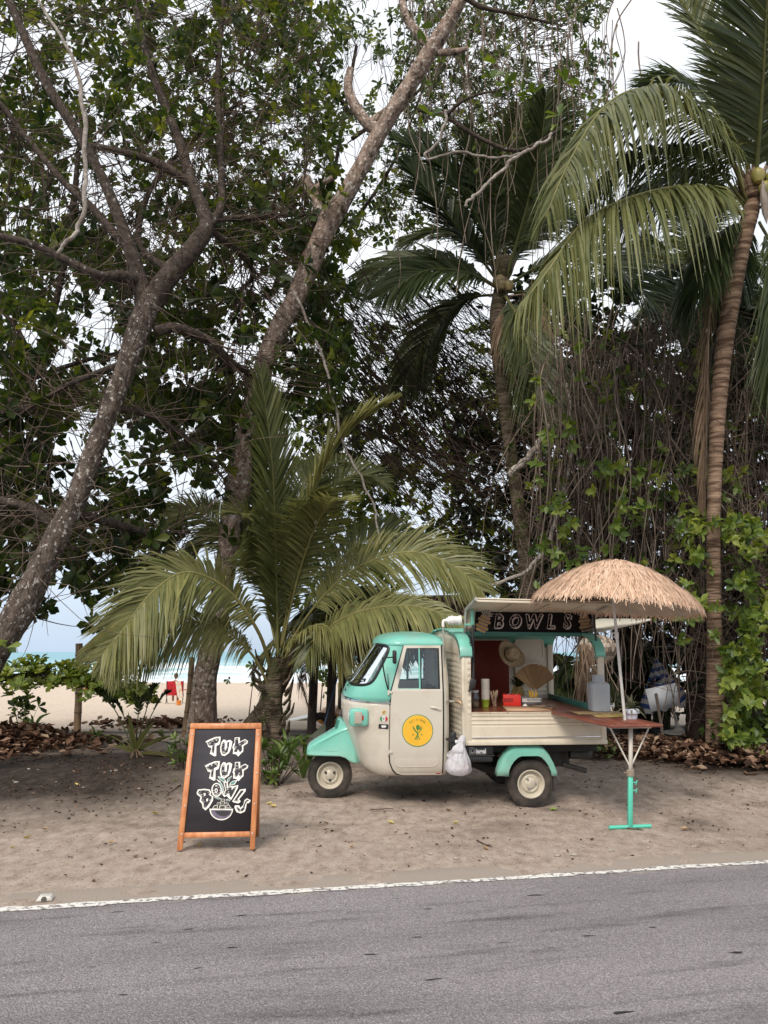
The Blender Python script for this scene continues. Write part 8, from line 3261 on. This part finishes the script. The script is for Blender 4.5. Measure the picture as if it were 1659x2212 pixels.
def litter():
    BR = [(.030, .017, .012), (.075, .040, .026), (.15, .082, .052), (.24, .15, .10), (.36, .26, .185)]
    m = mat('dry_leaf', BR[0], .8, tint=BR, var=.2, scale=25, transl=.1, spec=.15)

    def heap(name, lab, n, fn, L0, L1, hgt):
        x, y = fn(n)
        z = gz(x, y) + hgt(x, y) * rng.random(n) + .01
        mb = MB()
        a = rng.uniform(0, 6.28, n)
        d = np.stack([np.cos(a), np.sin(a), rng.normal(0, .25, n)], -1)
        nr = np.stack([rng.normal(0, .45, n), rng.normal(0, .45, n), np.ones(n)], -1)
        L = rng.uniform(L0, L1, n)
        leaves(mb, np.stack([x, y, z], -1), d, nr, L, L * rng.uniform(.35, .6, n), LEAF_CURLED, rng.random(n))
        tag(mb.build(name, m, sharp=0), lab, 'leaf litter', kind='stuff')
    heap('leaf_litter', 'heap of brown curled leaves at the left behind the clearing', 3000, lambda n: (rng.normal(-6.6, .85, n), rng.normal(13.1, .6, n)), .08, .23, lambda x, y: .34 * np.exp(-((x + 6.2) / 1.4) ** 2 - ((y - 13.1) / .9) ** 2))
    heap('leaf_litter', 'band of brown leaves along the foot of the right thicket', 4200, lambda n: (lambda f: (3.2 + 3.6 * f + rng.normal(0, .25, n), 12.7 - 2.5 * f + rng.normal(0, .55, n)))(rng.random(n)), .06, .21, lambda x, y: .16 * np.ones_like(x))
    heap('leaf_litter', 'thin dark leaf heap on the sand behind the palm seedling', 380, lambda n: (rng.normal(-4.9, .7, n), rng.normal(17.2, .4, n)), .12, .22, lambda x, y: .14 * np.ones_like(x))
    # crumbs of bark, twigs and bits strewn over the soil
    n = 15000
    y = 5.6 + 9 * rng.random(n) ** .8
    x = rng.uniform(-1, 1, n) * (1.0 + y * .58)
    keep = (road_d(x, y) > .35) & (rng.random(n) < .06 + 1.9 * soil_tint(x, y) * (fbm(x * 1.3, y * 1.3, 3, 61) > .45))
    x, y = x[keep], y[keep]
    n = len(x)
    z = ground_height(x, y) + .004
    a = rng.uniform(0, 6.28, n)
    L = rng.uniform(.012, .05, n)
    mb = MB()
    leaves(mb, np.stack([x, y, z], -1), np.stack([np.cos(a), np.sin(a), rng.normal(0, .25, n)], -1), np.stack([rng.normal(0, .4, n), rng.normal(0, .4, n), np.ones(n)], -1), L, L * rng.uniform(.2, .7, n), LEAF_CURLED, np.clip(rng.normal(.3, .3, n), 0, 1))
    tag(mb.build('soil_crumbs', m, sharp=0), 'crumbs of bark and leaf strewn over the verge', 'litter', kind='stuff')
    # fallen leaves one can point at
    lm = []
    cols = [('yellow_leaf', (.50, .41, .13)), ('tan_leaf', (.38, .25, .14)), ('brown_leaf', (.16, .075, .045)), ('green_leaf', (.22, .30, .07))]
    for nm, c in cols:
        mb = MB()
        leaves(mb, [(-.5, 0, 0)], [(1, 0, 0)], [(0, 0, 1)], 1, .55, LEAF_CURLED, .5)
        lm.append(mb.mesh('leaf_blade', mat(nm, c, .6, var=.2, scale=9, transl=.15)))
    spots = [(165, 1697, 0), (95, 1795, 1), (60, 1812, 0), (28, 1834, 0), (240, 1825, 1), (333, 1759, 0), (430, 1831, 0), (582, 1738, 0), (590, 1745, 0), (488, 1764, 0), (843, 1781, 0), (703, 1781, 1), (760, 1833, 1), (970, 1752, 1), (984, 1782, 0), (1047, 1836, 1), (1128, 1734, 2), (1265, 1762, 1), (1478, 1795, 1), (1583, 1710, 1), (1362, 1660, 2), (1368, 1680, 0), (870, 1754, 2), (1195, 1752, 3), (245, 1675, 1), (378, 1690, 3), (555, 1690, 2), (640, 1660, 2), (1005, 1760, 2), (1440, 1690, 2), (1300, 1690, 2), (520, 1800, 2)]
    ORD = 'first second third fourth fifth sixth seventh eighth ninth tenth eleventh twelfth'.split()
    names = {0: 'yellow', 1: 'tan', 2: 'dark brown', 3: 'green'}
    for i, (u, v, k) in enumerate(spots):
        p = GG(u, v)
        p[2] = float(ground_height(p[:1], p[1:2])[0]) + .012
        o = link('fallen_leaf', lm[k])
        o.location = p
        s = random.uniform(.05, .09)
        o.scale = (s, s, s)
        o.rotation_euler = (random.uniform(-.3, .3), random.uniform(-.3, .3), random.uniform(0, 6.28))
        same = sorted(q[0] for q in spots if q[2] == k)
        tag(o, f'{ORD[same.index(u)]} from the left of the {names[k]} leaves fallen on the verge', 'leaf', names[k] + ' leaves fallen on the verge')
    sm = []
    for k in range(3):
        bm = bmesh.new()
        bmesh.ops.create_icosphere(bm, subdivisions=2, radius=1)
        for q in bm.verts:
            q.co *= 1 + .35 * (random.random() - .5)
            q.co.z *= .55
        me = bpy.data.meshes.new('stone')
        bm.to_mesh(me)
        bm.free()
        me.materials.append(mat('stone_pale', (.27, .23, .19), .9, col2=(.38, .33, .285), scale=2))
        sm.append(me)
    st = [(82, 1665), (62, 1663), (35, 1690), (240, 1667), (250, 1666), (122, 1690), (325, 1658), (300, 1706), (435, 1697), (180, 1702), (1240, 1848), (1320, 1838), (1400, 1832), (1205, 1850), (1120, 1843), (1045, 1852), (930, 1846), (1500, 1830), (1560, 1822), (985, 1855)]
    for i, (u, v) in enumerate(st):
        grp = sorted(st[:10]) if i < 10 else sorted(st[10:])
        p = GG(u, v)
        p[2] = float(ground_height(p[:1], p[1:2])[0]) + .006
        o = link('stone', sm[i % 3])
        o.location = p
        s = random.uniform(.010, .024)
        o.scale = (s * 1.4, s, s)
        o.rotation_euler = (0, 0, random.uniform(0, 6))
        tag(o, ORD[grp.index((u, v))] + ' from the left of the pale stones ' + ('on the dark mulch' if i < 10 else 'near the road edge'), 'stone', 'stones on the mulch' if i < 10 else 'stones by the road edge')
    for u0, v0, u1, v1 in ((1030, 1818, 1062, 1832), (800, 1752, 850, 1750), (1350, 1790, 1390, 1796), (260, 1600, 350, 1590), (1130, 1700, 1180, 1712), (420, 1655, 465, 1690), (390, 1698, 355, 1725)):
        a, b = GG(u0, v0), GG(u1, v1)
        a[2] += .012
        b[2] += .012
        mb = MB()
        c = wander(a, b, 8, .04)
        c[:, 2] = np.maximum(c[:, 2], gz(c[:, 0], c[:, 1]) + .008)
        mb.tube(c, [.008, .004], 5)
        tag(mb.build('fallen_twig', M_TWIG, sharp=0), {1030: 'curved bare twig lying between the van and the road edge', 800: 'thin straight twig lying below the front wheel of the van', 1350: 'short twig lying by the foot bar of the red table', 260: 'crooked branch lying behind the palm seedling', 1130: 'dark twig lying under the serving side of the van', 420: 'dry stem lying on the mulch left of the chalkboard', 390: 'broken dry palm stem lying on the mulch below the seedling'}[u0], 'twig', 'twigs fallen on the verge')
    # road stud
    p = RP(.24, .10, .004)
    t = thing('road_stud', 'white plastic road stud beside the edge line at the left', 'road stud', p, (0, 0, math.atan2(RD[1], RD[0])))
    mb = MB()
    mb.poly([(-.05, 0), (.05, 0), (.046, .012), (.034, .026), (-.034, .026), (-.046, .012)], .09)
    o = mb.build('body', mat('stud_white', (.62, .60, .55), .5, dirt=(.35, .32, .28), dirt_scale=20), t, smooth=False)
    o.modifiers.new('bevel', 'BEVEL').width = .004
    mb = MB()
    mb.lathe([(.018, -.002), (.018, .003), (.001, .003)], 14, M=np.array(Matrix.Translation((0, 0, .013)) @ Matrix.Rotation(pi / 2, 4, 'X')))
    mb.build('reflector', mat('stud_dark', (.10, .09, .08), .4), t)


litter()
